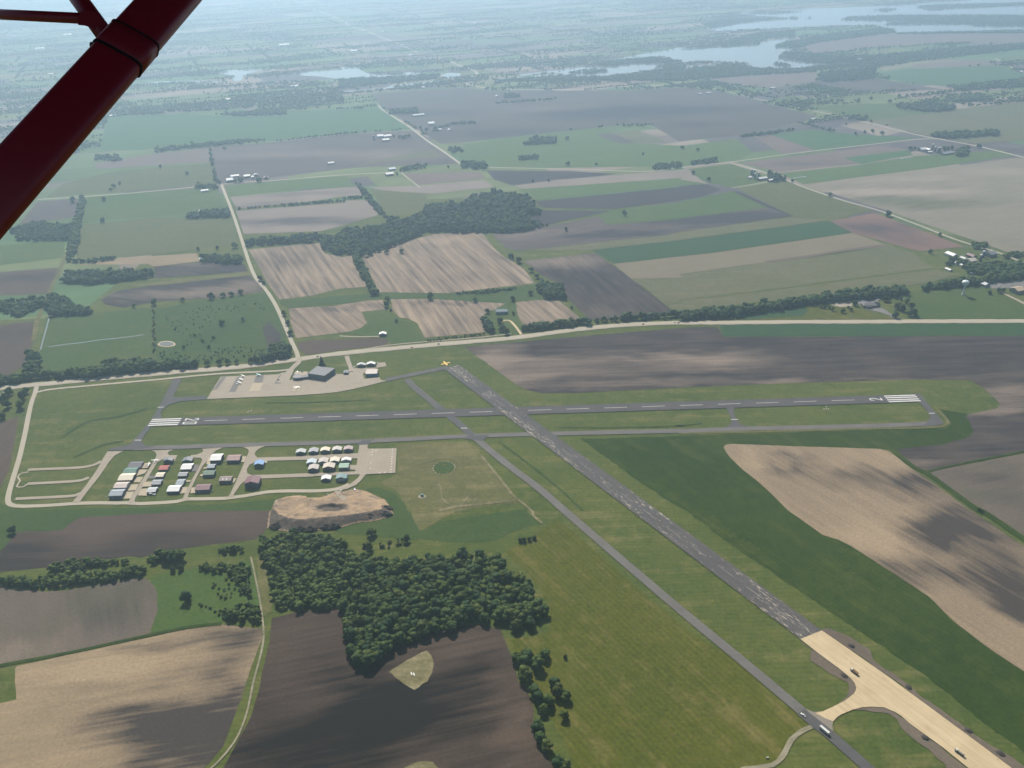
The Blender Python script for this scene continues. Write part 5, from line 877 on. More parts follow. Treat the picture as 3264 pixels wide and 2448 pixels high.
def grass(name, a, b, dry, dryness=.5, stripe=0.0, ang=0.0, fine=.24):
    t = NT(name); p = t.pos(); a, b, dry = K(a), K(b), K(dry)
    n1 = t.noise(p, 0.006, 4, .6); n2 = t.noise(p, 0.045, 5, .7); n3 = t.noise(p, 0.26, 4, .7); n5 = t.noise(t.xform(p, .9, (1, 1, 1), (37, 11, 0)), 0.085, 5, .72)
    n4 = t.noise(t.xform(p, -ang, (0.006, 0.05, 0)), 1.0, 4, .65)
    c = t.mix(t.rng(t.math('ADD', t.math('MULTIPLY', n1, .6), t.math('MULTIPLY', n2, .4)), .38, .62), a, b)
    d = t.math('ADD', t.math('MULTIPLY', n4, .65), t.math('MULTIPLY', n2, .35))
    c = t.mix(t.rng(d, .61-.18*dryness, .80-.20*dryness, 0, .85), c, dry)
    if stripe:
        w = t.n('ShaderNodeTexWave', wave_type='BANDS', bands_direction='Y'); t.L(t.xform(p, -ang), w.inputs[0]); w.inputs['Scale'].default_value = .05; w.inputs['Distortion'].default_value = 2.0; w.inputs['Detail Scale'].default_value = .3
        c = t.mul(c, t.rng(w.outputs[1], 0, 1, 1-stripe, 1+stripe))
    c = t.mix(t.rng(n5, .52, .72, 0, .45), c, tuple(x*y for x, y in zip(dry, (.62, .55, .60))))
    c = t.mul(c, t.rng(n5, .28, .55, .80, 1.04))
    c = t.mul(c, t.rng(n3, .3, .7, 1-fine, 1+fine))
    t.bsdf(c, .95, .08); return t.m
def plain(name, col, var=.12, scale=.15, rough=.85, spec=.2, metallic=0.0, c2=None):
    t = NT(name); p = t.pos(); n = t.noise(p, scale, 4, .65); col, c2 = K(col, .76), K(c2, .76)
    if c2: c = t.mix(t.rng(n, .35, .65), col, c2)
    else:
        rgb = t.n('ShaderNodeRGB'); rgb.outputs[0].default_value = tuple(col)+(1,); c = rgb.outputs[0]
    c = t.mul(c, t.rng(t.noise(p, scale*6, 2, .6), .3, .7, 1-var, 1+var))
    t.bsdf(c, rough, spec, metallic); return t.m
def paving(name, col, col2, ang=0.0, wear=None, wear_amt=.5, joint=0.0):
    t = NT(name); p = t.pos(); col, col2, wear = K(col), K(col2), K(wear)
    st = t.xform(p, -ang, (.02, .3, 0)); n1 = t.noise(st, 1.0, 4, .6); n2 = t.noise(p, .03, 4, .6); n3 = t.noise(p, 1.2, 2, .6)
    c = t.mix(t.rng(t.math('ADD', t.math('MULTIPLY', n1, .5), t.math('MULTIPLY', n2, .5)), .36, .64), col, col2)
    if joint:
        br = t.n('ShaderNodeTexBrick', offset=0.0); t.L(t.xform(p, -ang), br.inputs[0]); br.inputs['Scale'].default_value = 1.0; br.inputs['Brick Width'].default_value = joint; br.inputs['Row Height'].default_value = joint
        br.inputs['Mortar Size'].default_value = .16; br.inputs['Color1'].default_value = (1, 1, 1, 1); br.inputs['Color2'].default_value = (.93, .93, .93, 1); br.inputs['Mortar'].default_value = (.72, .72, .70, 1)
        mx = t.n('ShaderNodeMix', data_type='RGBA', blend_type='MULTIPLY'); mx.inputs[0].default_value = .8; t.L(c, mx.inputs[6]); t.L(br.outputs[0], mx.inputs[7]); c = mx.outputs[2]
    if wear:
        a = t.noise(t.xform(p, -ang, (.10, .55, 0)), 1.0, 3, .6); b = t.noise(t.xform(p, -ang, (.008, .06, 0), (5, 3, 0)), 1.0, 3, .6); e = t.noise(t.xform(p, -ang, (.3, .9, 0)), 1.0, 2, .7)
        k = t.math('ADD', t.math('MULTIPLY', a, .45), t.math('ADD', t.math('MULTIPLY', b, .35), t.math('MULTIPLY', e, .2)))
        c = t.mix(t.rng(k, .62-.1*wear_amt, .655-.1*wear_amt, 0, .9), c, wear)
    c = t.mul(c, t.rng(n3, .3, .7, .93, 1.07))
    t.bsdf(c, .9, .15); return t.m
ANG_B = math.atan2(RWB[3][1]-RWB[0][1], RWB[3][0]-RWB[0][0])
G1, G2, DRY = (.066, .097, .020), (.108, .126, .028), (.205, .180, .070)
TAN, TAND = (.345, .275, .200), (.075, .062, .058)
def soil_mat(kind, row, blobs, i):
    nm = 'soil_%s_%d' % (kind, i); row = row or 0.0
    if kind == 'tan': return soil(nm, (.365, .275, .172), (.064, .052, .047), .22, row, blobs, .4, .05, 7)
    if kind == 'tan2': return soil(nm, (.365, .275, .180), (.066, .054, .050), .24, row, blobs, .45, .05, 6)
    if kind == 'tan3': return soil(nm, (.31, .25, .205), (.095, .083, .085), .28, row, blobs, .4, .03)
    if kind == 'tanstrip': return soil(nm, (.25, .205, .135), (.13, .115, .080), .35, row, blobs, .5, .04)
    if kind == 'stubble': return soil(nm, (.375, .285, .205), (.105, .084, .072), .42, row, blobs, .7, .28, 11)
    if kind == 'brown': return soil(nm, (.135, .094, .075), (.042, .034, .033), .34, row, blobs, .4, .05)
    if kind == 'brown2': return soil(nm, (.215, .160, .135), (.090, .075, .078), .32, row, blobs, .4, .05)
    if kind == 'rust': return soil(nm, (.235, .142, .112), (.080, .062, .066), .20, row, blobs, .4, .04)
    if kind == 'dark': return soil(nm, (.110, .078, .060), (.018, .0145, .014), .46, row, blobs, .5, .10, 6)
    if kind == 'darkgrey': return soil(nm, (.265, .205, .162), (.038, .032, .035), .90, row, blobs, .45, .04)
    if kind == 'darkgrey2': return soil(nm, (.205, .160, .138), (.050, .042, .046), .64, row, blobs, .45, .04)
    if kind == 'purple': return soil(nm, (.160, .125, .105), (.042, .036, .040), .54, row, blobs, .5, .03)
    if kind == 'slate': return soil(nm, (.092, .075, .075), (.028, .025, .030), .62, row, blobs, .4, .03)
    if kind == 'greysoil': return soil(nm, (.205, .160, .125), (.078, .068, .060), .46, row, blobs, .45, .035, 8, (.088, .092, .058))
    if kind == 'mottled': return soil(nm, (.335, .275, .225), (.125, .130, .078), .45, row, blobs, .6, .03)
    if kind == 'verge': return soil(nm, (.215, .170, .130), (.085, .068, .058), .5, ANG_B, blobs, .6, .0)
    raise KeyError(kind)
def M(k):
    if k in MATS: return MATS[k]
    m = {
     'ground': lambda: grass('ground', G1, G2, DRY, .50, .06, 0.0),
     'lush': lambda: grass('lush', (.025, .051, .006), (.040, .067, .009), (.074, .092, .017), .58, .05, ANG_B),
     'meadow': lambda: grass('meadow', (.058, .108, .022), (.078, .120, .028), (.15, .15, .06), .2),
     'meadow2': lambda: grass('meadow2', (.055, .098, .026), (.080, .112, .030), (.13, .13, .055), .3),
     'meadow3': lambda: grass('meadow3', (.064, .116, .030), (.092, .128, .036), (.15, .145, .07), .3),
     'marsh': lambda: grass('marsh', (.046, .084, .022), (.068, .104, .027), (.115, .125, .05), .3),
     'olive': lambda: grass('olive', (.074, .090, .010), (.104, .110, .014), (.205, .168, .060), .50, .07, ANG_B),
     'olive2': lambda: grass('olive2', (.092, .108, .038), (.118, .125, .048), (.17, .155, .075), .5),
     'oliv2': lambda: grass('pale_olive', (.115, .122, .058), (.145, .140, .072), (.20, .175, .105), .5),
     'drygrass': lambda: grass('drygrass', (.115, .120, .040), (.145, .138, .050), (.24, .205, .100), .6),
     'weedy': lambda: grass('weedy', (.135, .130, .058), (.21, .185, .095), (.33, .28, .17), .8),
     'corn': lambda: grass('corn', (.032, .078, .030), (.044, .088, .034), (.060, .095, .040), .2, .10, .02),
     'crop': lambda: grass('crop', (.058, .128, .046), (.070, .138, .050), (.09, .13, .05), .2),
     'crop2': lambda: grass('crop2', (.080, .136, .042), (.100, .146, .045), (.15, .15, .075), .3),
     'concrete': lambda: paving('concrete', (.37, .315, .245), (.44, .375, .295), 0.0, None, 0, 6.1),
     'newconcrete': lambda: paving('new_concrete', (.47, .395, .285), (.52, .44, .32), 0.0),
     'asphalt': lambda: paving('asphalt', (.088, .084, .088), (.115, .110, .112), 0.0),
     'asphalt2': lambda: paving('grey_asphalt', (.135, .126, .120), (.180, .167, .155), 0.0),
     'asphaltlight': lambda: paving('light_asphalt', (.185, .172, .165), (.225, .208, .195), .4),
     'asphaltworn': lambda: paving('worn_asphalt', (.105, .098, .098), (.135, .126, .120), ANG_B, (.36, .31, .25), .30),
     'dustyasphalt': lambda: paving('dusty_asphalt', (.225, .200, .170), (.290, .250, .205), .7),
     'runway_a': lambda: paving('marked_runway', (.084, .076, .078), (.110, .100, .100), 0.0),
     'runway_b': lambda: paving('worn_runway', (.086, .079, .081), (.118, .108, .106), ANG_B, (.50, .44, .35), .66),
     'sand': lambda: paving('sand', (.50, .385, .230), (.66, .525, .335), ANG_B, (.38, .285, .175), .42),
     'road': lambda: paving('pale_road', (.42, .37, .285), (.47, .415, .325), .3),
     'road2': lambda: paving('country_road', (.38, .345, .27), (.43, .39, .30), .3),
     'roadfar': lambda: paving('far_road', (.46, .41, .33), (.50, .45, .36), .3),
     'gravel': lambda: paving('gravel', (.36, .315, .235), (.42, .365, .275), .3),
     'ditch': lambda: paving('ditch_bed', (.16, .15, .09), (.36, .32, .23), .3),
     'ridge': lambda: plain('ridge_soil', (.13, .098, .080), .15, .1, .95, .08),
     'paint': lambda: plain('white_paint', (.64, .63, .60), .08, .8, .7),
     'oldpaint': lambda: plain('faded_paint', (.19, .175, .16), .2, .8, .8, .2, 0, (.26, .235, .205)),
     'yellow': lambda: plain('yellow_paint', (.80, .50, .09), .06, .5, .6),
    }[k]()
    MATS[k] = m; return m
SOILS = {'tan','tan2','tan3','tanstrip','stubble','brown','brown2','rust','dark','darkgrey','darkgrey2','purple','slate','greysoil','mottled','verge'}
def water_mat():
    t = NT('lake_water'); q = t.bsdf((.13, .145, .135), .10, .5); q.inputs['IOR'].default_value = 1.333
    return t.m
def pond_mat():
    t = NT('pond_water'); q = t.bsdf((.10, .10, .085), .15, .5); q.inputs['IOR'].default_value = 1.333
    return t.m
MATS['water'] = water_mat(); MATS['pond'] = pond_mat()
# ------------------------------------------------------------------ the ground and the far patchwork of farmland
S = 60000.0
me = bpy.data.meshes.new('ground'); me.from_pydata([(-S,-S,-.05),(S,-S,-.05),(S,S,-.05),(-S,S,-.05)], [], [(0,1,2,3)]); me.materials.append(M('ground'))
tag(link('ground', me), 'green grassland of the plain', None, None, 'structure')
GRID = 0.366
def farmland_mat():
    t = NT('farmland'); p = t.pos()
    q = t.xform(p, -GRID)
    dist = t.n('ShaderNodeTexNoise'); t.L(p, dist.inputs['Vector']); dist.inputs['Scale'].default_value = .0012; dist.inputs['Detail'].default_value = 3
    dd = t.n('ShaderNodeVectorMath', operation='MULTIPLY_ADD'); t.L(dist.outputs[1], dd.inputs[0]); dd.inputs[1].default_value = (260, 260, 0); t.L(q, dd.inputs[2])
    def cells(w, h):
        br = t.n('ShaderNodeTexBrick', offset=.43, offset_frequency=2, squash=1.3, squash_frequency=3); t.L(dd.outputs[0], br.inputs[0]); br.inputs['Scale'].default_value = 1; br.inputs['Brick Width'].default_value = w; br.inputs['Row Height'].default_value = h
        br.inputs['Mortar Size'].default_value = 0; br.inputs['Color1'].default_value = (0, 0, 0, 1); br.inputs['Color2'].default_value = (1, 1, 1, 1); return br.outputs[0]
    k = t.math('ADD', t.math('MULTIPLY', cells(620, 230), .6), t.math('MULTIPLY', cells(910, 410), .4))
    rp = t.n('ShaderNodeValToRGB'); rp.color_ramp.interpolation = 'CONSTANT'; t.L(k, rp.inputs[0])
    cols = [(0, (.085, .115, .050)), (.16, (.115, .095, .085)), (.30, (.072, .108, .040)), (.42, (.185, .150, .120)), (.52, (.105, .125, .052)), (.64, (.078, .068, .070)), (.74, (.068, .118, .050)), (.86, (.150, .140, .080))]
    e = rp.color_ramp.elements; e[0].position = 0; e[0].color = cols[0][1]+(1,); e[1].position = cols[1][0]; e[1].color = cols[1][1]+(1,)
    for pz, cc in cols[2:]: x = e.new(pz); x.color = cc+(1,)
    c = t.mul(rp.outputs[0], t.rng(t.noise(p, .004, 5, .6), .3, .7, .75, 1.25))
    c = t.mul(c, t.rng(t.noise(t.xform(p, -GRID, (.002, .02, 0)), 1.0, 3, .6), .3, .7, .85, 1.15))
    t.bsdf(c, .95, .08); return t.m
FARM_Y0 = 2150.0
sheet('farmland', [(-40000, 40000), (-40000, 1700), (-1400, 1650), (-900, 1650), (-850, 2450), (0, 2450), (900, 2150), (1500, 1600), (40000, 1600), (40000, 40000)], .02, farmland_mat(), 'hazy patchwork of fields reaching to the horizon')
LEV = [0, .12, .24, .36, .5, .64, .78, .90]
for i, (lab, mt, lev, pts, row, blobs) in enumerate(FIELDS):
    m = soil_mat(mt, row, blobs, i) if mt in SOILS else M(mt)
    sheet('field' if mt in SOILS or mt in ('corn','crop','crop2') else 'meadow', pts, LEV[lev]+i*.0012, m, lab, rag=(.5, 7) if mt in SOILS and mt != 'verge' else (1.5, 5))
for i, (lab, pts) in enumerate(WATER):
    sheet('lake' if 'lake' in lab else 'pond' if ('pond' in lab or 'pool' in lab) else 'river', pts, .45+i*.002, MATS['water'], lab)
for i, (nm, lab, mt, lev, pts) in enumerate(PAVE):
    sheet(nm, pts, LEV[lev]+.06+i*.0012, M(mt), lab)
for i, (nm, lab, mt, lev, w, pts) in enumerate(ROADS):
    rough = .12 if mt in ('lush','drygrass','weedy','ditch','gravel') else .02
    ribbon(nm, pts, w, LEV[lev]+.03+i*.0012, M(mt), lab, rough)
# ------------------------------------------------------------------ runways with their paint
def frame_of(q):
    a = Vector(((q[0][0]+q[3][0])/2, (q[0][1]+q[3][1])/2)); b = Vector(((q[1][0]+q[2][0])/2, (q[1][1]+q[2][1])/2)); return a, b
ZR = .80
A0, A1 = frame_of(RWA); AU = (A1-A0).normalized(); AV = Vector((-AU.y, AU.x)); AL = (A1-A0).length; AW = 25.0
def quad_on(o, u, v, s0, s1, t0, t1, z):
    return [tuple(o+u*s+v*t)+(z,) for s, t in ((s0,t0),(s1,t0),(s1,t1),(s0,t1))]
def paint(name, polys, mat, parent):
    vs = []; fs = []
    for q in polys:
        n = len(vs); vs += q; fs.append(tuple(range(n, n+len(q))))
    me = bpy.data.meshes.new(name); me.from_pydata(vs, [], fs); me.update(); me.materials.append(mat); return link(name, me, None, parent)
ra = sheet('runway', [tuple(A0+AU*s+AV*t) for s, t in ((0,-AW/2),(AL,-AW/2),(AL,AW/2),(0,AW/2))], ZR, M('runway_a'), 'dark asphalt runway with white numbers and dashes')
B00, B01, B11, B10 = [Vector(p) for p in RWB]
rb = sheet('runway', [tuple(p) for p in (B00, B01, B11, B10)], ZR+.03, M('runway_b'), 'worn closed runway streaked with pale patches')
ZP = ZR+.06
for end in (0, 1):
    for t in (-9.2, -3.4, 3.4, 9.2):
        s0, s1 = (2, 50) if end == 0 else (AL-54, AL-3)
        paint('threshold_stripe', [quad_on(A0, AU, AV, s0, s1, t-1.5, t+1.5, ZP)], M('paint'), ra)
for k in range(17):
    s = 90+61*k+(33.5 if k > 7 else 0)
    paint('centreline_dash', [quad_on(A0, AU, AV, s, s+36.6, -.45, .45, ZP)], M('paint'), ra)
def glyph(ch):   # strokes in a 1 x 1 cell, each a quad
    w, h = .20, .11
    if ch == '0':
        return [[(0,.12),(w,.12),(w,.88),(0,.88)], [(1-w,.12),(1,.12),(1,.88),(1-w,.88)], [(.08,0),(.92,0),(1,.12),(0,.12)], [(0,.88),(1,.88),(.92,1),(.08,1)]]
    if ch == '2':
        return [[(0,0),(1,0),(1,h),(0,h)], [(0,h),(.26,h),(.98,.56),(.78,.62)], [(.78,.60),(1,.56),(1,.86),(.78,.86)], [(.08,.89),(.92,.89),(.85,1),(.15,1)], [(0,.68),(.22,.68),(.22,.89),(.08,.89)], [(.78,.86),(1,.86),(.92,.89),(.78,.89)]]
    if ch == '6':
        return [[(0,.1),(w,.1),(w,.9),(0,.9)], [(.08,0),(.92,0),(1,.1),(0,.1)], [(1-w,.1),(1,.1),(1,.45),(1-w,.45)], [(w,.45),(.94,.45),(.88,.55),(w,.55)], [(.05,.9),(.95,.9),(.9,1),(.1,1)]]
def number(text, org, up, right, hgt, wid, gap, mat, parent, z):
    tot = len(text)*wid+(len(text)-1)*gap
    for i, ch in enumerate(text):
        x0 = -tot/2+i*(wid+gap); polys = []
        for st in glyph(ch):
            q = [tuple(org+right*(x0+x*wid)+up*(y*hgt))+(z,) for x, y in st]
            polys.append(q if signed_area([p[:2] for p in q]) > 0 else q[::-1])
        paint('runway_number', polys, mat, parent)
for a_, b_ in PT['hold']:
    a_ = Vector(a_); b_ = Vector(b_); d_ = (b_-a_).normalized(); n_ = Vector((-d_.y, d_.x))*.75
    q = [tuple(v)+(ZP,) for v in (a_-n_, b_-n_, b_+n_, a_+n_)]
    paint('hold_line', [q], M('paint'), ra)
pad = [o for o in bpy.data.objects if 'run-up pad' in o.get('label', '')][0]
for x, y in PT['tie']:
    paint('tie_down_mark', [[(x-.9, y-.9, .93), (x+.9, y-.9, .93), (x+.9, y+.9, .93), (x-.9, y+.9, .93)]], M('paint'), pad)
number('20', A0+AU*57, AU, -AV, 22, 7.0, 4.6, M('paint'), ra, ZP)
number('2', A0+AU*(AL-61), -AU, AV, 20, 8.0, 3, M('paint'), ra, ZP)
BU = ((B10+B11)/2-(B00+B01)/2); BL = BU.length; BU.normalize(); BV = Vector((-BU.y, BU.x)); BO = (B00+B01)/2
number('26', BO+BU*118, BU, -BV, 19, 7, 3, M('oldpaint'), rb, ZP+.02)
paint('centreline_stripe', [quad_on(BO, BU, BV, s, s+30, -.45, .45, ZP+.02) for s in (20, 60)]+[quad_on(BO, BU, BV, s, s+26, -.4, .4, ZP+.02) for s in range(150, int(BL)-40, 46)], M('oldpaint'), rb)
# ------------------------------------------------------------------ trees
def leaf_mat(name, a, b, c):
    t = NT(name); p = t.pos(); oi = t.n('ShaderNodeObjectInfo')
    n1 = t.noise(p, .055, 2, .5); n2 = t.noise(p, .6, 2, .6)
    k = t.math('ADD', t.math('MULTIPLY', n1, .7), t.math('MULTIPLY', oi.outputs['Random'], .5))
    col = t.mix(t.rng(k, .35, .95), a, b); col = t.mix(t.rng(n2, .55, .8, 0, .55), col, c)
    q = t.n('ShaderNodeBsdfPrincipled'); t.L(col, q.inputs['Base Color']); q.inputs['Roughness'].default_value = .8; q.inputs['Specular IOR Level'].default_value = .15
    tr = t.n('ShaderNodeBsdfTranslucent'); t.L(col, tr.inputs[0]); mx = t.n('ShaderNodeMixShader'); mx.inputs[0].default_value = .38
    t.L(q.outputs[0], mx.inputs[1]); t.L(tr.outputs[0], mx.inputs[2]); t.L(mx.outputs[0], t.out.inputs[0]); return t.m
LEAF = leaf_mat('foliage', (.046, .086, .026), (.092, .130, .032), (.125, .155, .050))
LEAF2 = leaf_mat('dark_foliage', (.036, .072, .028), (.066, .104, .034), (.085, .12, .042))
LEAF4 = leaf_mat('olive_foliage', (.070, .098, .024), (.115, .140, .034), (.14, .16, .05))
LEAF3 = leaf_mat('hedge_foliage', (.048, .075, .020), (.085, .105, .030), (.11, .125, .045))
CONI = leaf_mat('needles', (.016, .034, .018), (.026, .046, .022), (.03, .05, .024))
BARK = plain('bark', (.10, .08, .06), .2, 2.0, .95)
_p = (1+5**.5)/2
ICO_V = np.array([(-1,_p,0),(1,_p,0),(-1,-_p,0),(1,-_p,0),(0,-1,_p),(0,1,_p),(0,-1,-_p),(0,1,-_p),(_p,0,-1),(_p,0,1),(-_p,0,-1),(-_p,0,1)])/np.hypot(1, _p)
ICO_F = np.array([(0,11,5),(0,5,1),(0,1,7),(0,7,10),(0,10,11),(1,5,9),(5,11,4),(11,10,2),(10,7,6),(7,1,8),(3,9,4),(3,4,2),(3,2,6),(3,6,8),(3,8,9),(4,9,5),(2,4,11),(6,2,10),(8,6,7),(9,8,1)])
def subdiv(V, F):
    V = list(map(tuple, V)); mid = {}; out = []
    def m(a, b):
        k = (min(a, b), max(a, b))
        if k not in mid:
            v = np.array(V[a])+np.array(V[b]); V.append(tuple(v/np.linalg.norm(v))); mid[k] = len(V)-1
        return mid[k]
    for a, b, c in F:
        ab, bc, ca = m(a, b), m(b, c), m(c, a); out += [(a,ab,ca),(b,bc,ab),(c,ca,bc),(ab,bc,ca)]
    return np.array(V), np.array(out)
ICO2_V, ICO2_F = subdiv(ICO_V, ICO_F)
def crown_np(seed, lobes, fine, clumps, squash=.8):
    """unit crown: radius about 1 wide, from z=0 to about z=1.5; lumps plus loose leaf clumps"""
    g = np.random.default_rng(seed); V = []; F = []; n = 0
    bv, bf = (ICO2_V, ICO2_F) if fine else (ICO_V, ICO_F)
    cs = []
    for i in range(lobes):
        if i == 0: c = np.array((0, 0, .72)); r = .70
        else:
            a = 2.4*i+g.uniform(-.5, .5); h = g.uniform(.25, 1.25); rad = (.62 if h < .9 else .35)*g.uniform(.75, 1.1)
            c = np.array((rad*math.cos(a), rad*math.sin(a), h)); r = g.uniform(.30, .48)
        v = bv*(1+g.uniform(-.22, .22, (len(bv), 1)))*np.array((r, r, r*squash))+c
        V.append(v); F.append(bf+n); n += len(v); cs.append((c, r))
    if clumps:
        k = g.integers(0, lobes, clumps); d = g.normal(size=(clumps, 3)); d[:, 2] = np.abs(d[:, 2])*.8; d /= np.linalg.norm(d, axis=1)[:, None]
        C = np.array([cs[i][0] for i in k]); r = np.array([cs[i][1] for i in k])[:, None]; ctr = C+d*r*g.uniform(.9, 1.18, (clumps, 1))*np.array((1, 1, squash))
        s = g.uniform(.07, .16, (clumps, 1)); a = g.normal(size=(clumps, 3)); b = np.cross(d, a); b /= np.linalg.norm(b, axis=1)[:, None]; e = np.cross(d, b)+d*g.uniform(-.4, .4, (clumps, 1))
        q = np.stack([ctr+b*s, ctr+e*s, ctr-b*s*.9, ctr-e*s*.9], 1).reshape(-1, 3); V.append(q)
        i0 = n+4*np.arange(clumps); F.append(np.stack([i0, i0+1, i0+2], 1)); F.append(np.stack([i0, i0+2, i0+3], 1)); n += len(q)
    return np.concatenate(V), np.concatenate(F)
def np_mesh(name, V, F, mat):
    me = bpy.data.meshes.new(name); me.vertices.add(len(V)); me.vertices.foreach_set('co', np.ascontiguousarray(V, dtype=np.float32).ravel())
    me.loops.add(F.size); me.loops.foreach_set('vertex_index', np.ascontiguousarray(F, dtype=np.int32).ravel())
    me.polygons.add(len(F)); me.polygons.foreach_set('loop_start', np.arange(0, F.size, F.shape[1], dtype=np.int32))
    me.update(calc_edges=True); me.validate(); me.materials.append(mat); return me
HI = [crown_np(100+i, (13, 10, 16, 12, 9, 14, 11, 15)[i], True, 300, (.82, .9, .75, .85, .95, .8, .7, .85)[i]) for i in range(8)]
LO = [crown_np(200+i, 6, False, 34, .85) for i in range(8)]
VLO = [crown_np(300+i, 2, False, 6, .8) for i in range(4)]
HI_ME = [np_mesh('crown', v, f, m) for (v, f), m in zip(HI, (LEAF, LEAF2, LEAF, LEAF3, LEAF2, LEAF, LEAF4, LEAF2))]
CROWN_TINT = ('mid green', 'deep green', 'mid green', 'light green', 'deep green', 'mid green', 'olive', 'deep green')
def trunk_mesh():
    b = MB(); b.tube((0,0,0), (0,0,.45), .055, .038, 7); b.tube((0,0,.30), (.22,.05,.62), .026, .012, 5); b.tube((0,0,.34), (-.16,.16,.66), .024, .011, 5); b.tube((0,0,.40), (.02,-.18,.7), .022, .01, 5)
    return b.mesh('trunk', BARK)
TRUNK = trunk_mesh()
def conifer_np(seed):
    g = np.random.default_rng(seed); V = []; F = []; n = 0
    for i in range(7):
        z0 = .10+.115*i; r = .23*(1-i/7.6); k = 9; a = np.linspace(0, 2*math.pi, k, endpoint=False)+g.uniform(0, 1)
        rr = r*g.uniform(.75, 1.15, k); ring = np.stack([rr*np.cos(a), rr*np.sin(a), np.full(k, z0)+g.uniform(-.02, .02, k)], 1)
        V.append(np.vstack([ring, [(0, 0, z0+.24)]])); F.append(np.array([(n+j, n+(j+1) % k, n+k) for j in range(k)])); n += k+1
    return np.concatenate(V), np.concatenate(F)
CONE_ME = [np_mesh('crown', *conifer_np(400+i), CONI) for i in range(2)]
def tree(name, label, group, x, y, h, conifer=False):
    ci = rng.randrange(len(HI_ME)); e = empty(name, (x, y, 0), rng.uniform(0, 6.28))
    if 'big dark wood above' in label:
        label = ('low ' if h < 10.5 else 'middling ' if h < 13 else 'tall ')+CROWN_TINT[ci]+' crowned tree of the big wood above the dark ploughed field'
    tag(e, label, 'tree', group)
    t = link('trunk', TRUNK, None, e); t.scale = (h, h, h)
    if conifer:
        c = link('crown', rng.choice(CONE_ME), None, e); c.scale = (h*1.5, h*1.5, h)
    else:
        c = link('crown', HI_ME[ci], None, e); w = h*rng.uniform(.46, .58); c.scale = (w, w*rng.uniform(.9, 1.1), h*.55); c.location = (0, 0, h*.16)
    return e
def forest(name, label, P, hts, protos, mat, kind='stuff', wid=.47):
    Vs = []; Fs = []; n = 0
    for (x, y), h in zip(P, hts):
        v, f = protos[rng.randrange(len(protos))]; a = rng.uniform(0, 6.28); w = h*wid*rng.uniform(.85, 1.2); ca, sa = math.cos(a)*w, math.sin(a)*w
        q = np.empty_like(v); q[:, 0] = x+v[:, 0]*ca-v[:, 1]*sa; q[:, 1] = y+v[:, 0]*sa+v[:, 1]*ca; q[:, 2] = h*.10+v[:, 2]*h*.60
        Vs.append(q); Fs.append(f+n); n += len(v)
    o = link(name, np_mesh(name, np.concatenate(Vs), np.concatenate(Fs), mat))
    return tag(o, label, None, None, kind)
main = []; mi = 0
for i, (lab, h, sp, pts) in enumerate(WOODS):
    if lab == 'main':
        for x, y in scatter(pts, sp): main.append((x, y, h*rng.choice((.6, .8, .9, 1.0, 1.05, 1.15, 1.3))*rng.uniform(.93, 1.07), mi))
        mi += 1
# the nearest three hundred crowns are trees of their own, the rest of the wood is one mass
def on_screen_rank(t): return -t[2]/math.hypot(math.hypot(t[0], t[1]), CAM_H)
near_lone = [(x, y, h*1.3, 'lone'+k) for x, y, h, k in LONE if y < 1000]
main.sort(key=on_screen_rank)
own = near_lone+main[:300-len(near_lone)]
WOOD_LAB = ['dense tree of the big dark wood above the dark ploughed field', 'tree of the round clump just below the heap of excavated earth', 'low tree of the scrubby wood beside the olive grass track',
 'tree in the neck joining the round clump and the big dark wood', 'hedge tree of the shorter pale hedge below the brown field', 'hedge tree of the long hedge along the grey field', 'tall tree of the clump closing the long hedge',
 'tree of the small clump above the bright green clearing', 'tree along the top of the bright green clearing beside the ditch', 'tree of the dark clump at the ditch bend']
WOOD_GRP = ['trees of the big dark wood', 'trees of the round clump', 'trees of the scrubby wood', 'trees of the wood neck', 'trees of the short hedge', 'trees of the long hedge', 'trees of the hedge end clump', 'trees of the small clump', 'trees beside the ditch', 'trees at the ditch bend']
LONE_LAB = {'G': ('free standing tree in the bright green clearing or the grass below the perimeter road', 'free trees of the clearing'), 'H': ('leafy tree of the loose row between dark ploughed field and mown meadow', 'trees of the loose meadow row'),
 'D': ('single tree of the marsh meadow, its field edges or the highway corner', 'single trees of the marsh meadow'), 'E': ('single tree beside the stubble fields and their marsh strip', 'single trees of the stubble fields'), 'F': ('lawn tree around the low grey building beside the highway', 'trees of the highway lawns'),
 'C': ('single hazy tree of the fields around the far road and far pastures', 'single trees of the far road fields'), 'B': ('single tree in the pasture and strips near the valley wood', 'single trees of the valley fields'), 'A': ('single tree in the hazy pastures around the crossing country road', 'single trees of the hazy pastures'),
 's5': ('farmyard tree of the crossroad farm', 'trees of the crossroad farm'), 's6': ('farmyard tree beside the white barns of the straight road', 'trees of the white barns'), 's3': ('farmyard tree of the silo farm', 'trees of the silo farm'), 's4': ('farmyard tree of the far farm with the long grey barn', 'trees of the far farm')}
for x, y, h, src in own:
    if isinstance(src, str): tree('broadleaf_tree', LONE_LAB[src[4:]][0], LONE_LAB[src[4:]][1], x, y, h)
    else: tree('broadleaf_tree', WOOD_LAB[src], WOOD_GRP[src], x, y, h)
rest = main[300-len(near_lone):]
if rest: forest('woodland', 'remaining leafy crowns deep in the dark wood', [(a, b) for a, b, c, d in rest], [c for a, b, c, d in rest], LO, LEAF)
for x, y, h, k in LONE:
    if y < 1000: continue
    con = abs(h-14) < .01 and y < 1500
    if con: tree('conifer_tree', 'tall dark conifer behind the terminal hangar', None, x, y, 20, True)
    else: tree('field_tree', LONE_LAB[k][0], LONE_LAB[k][1], x, y, h*1.25)
bylab = {}
for lab, h, sp, pts in WOODS:
    if lab != 'main': bylab.setdefault(lab, []).append((h, sp, pts))
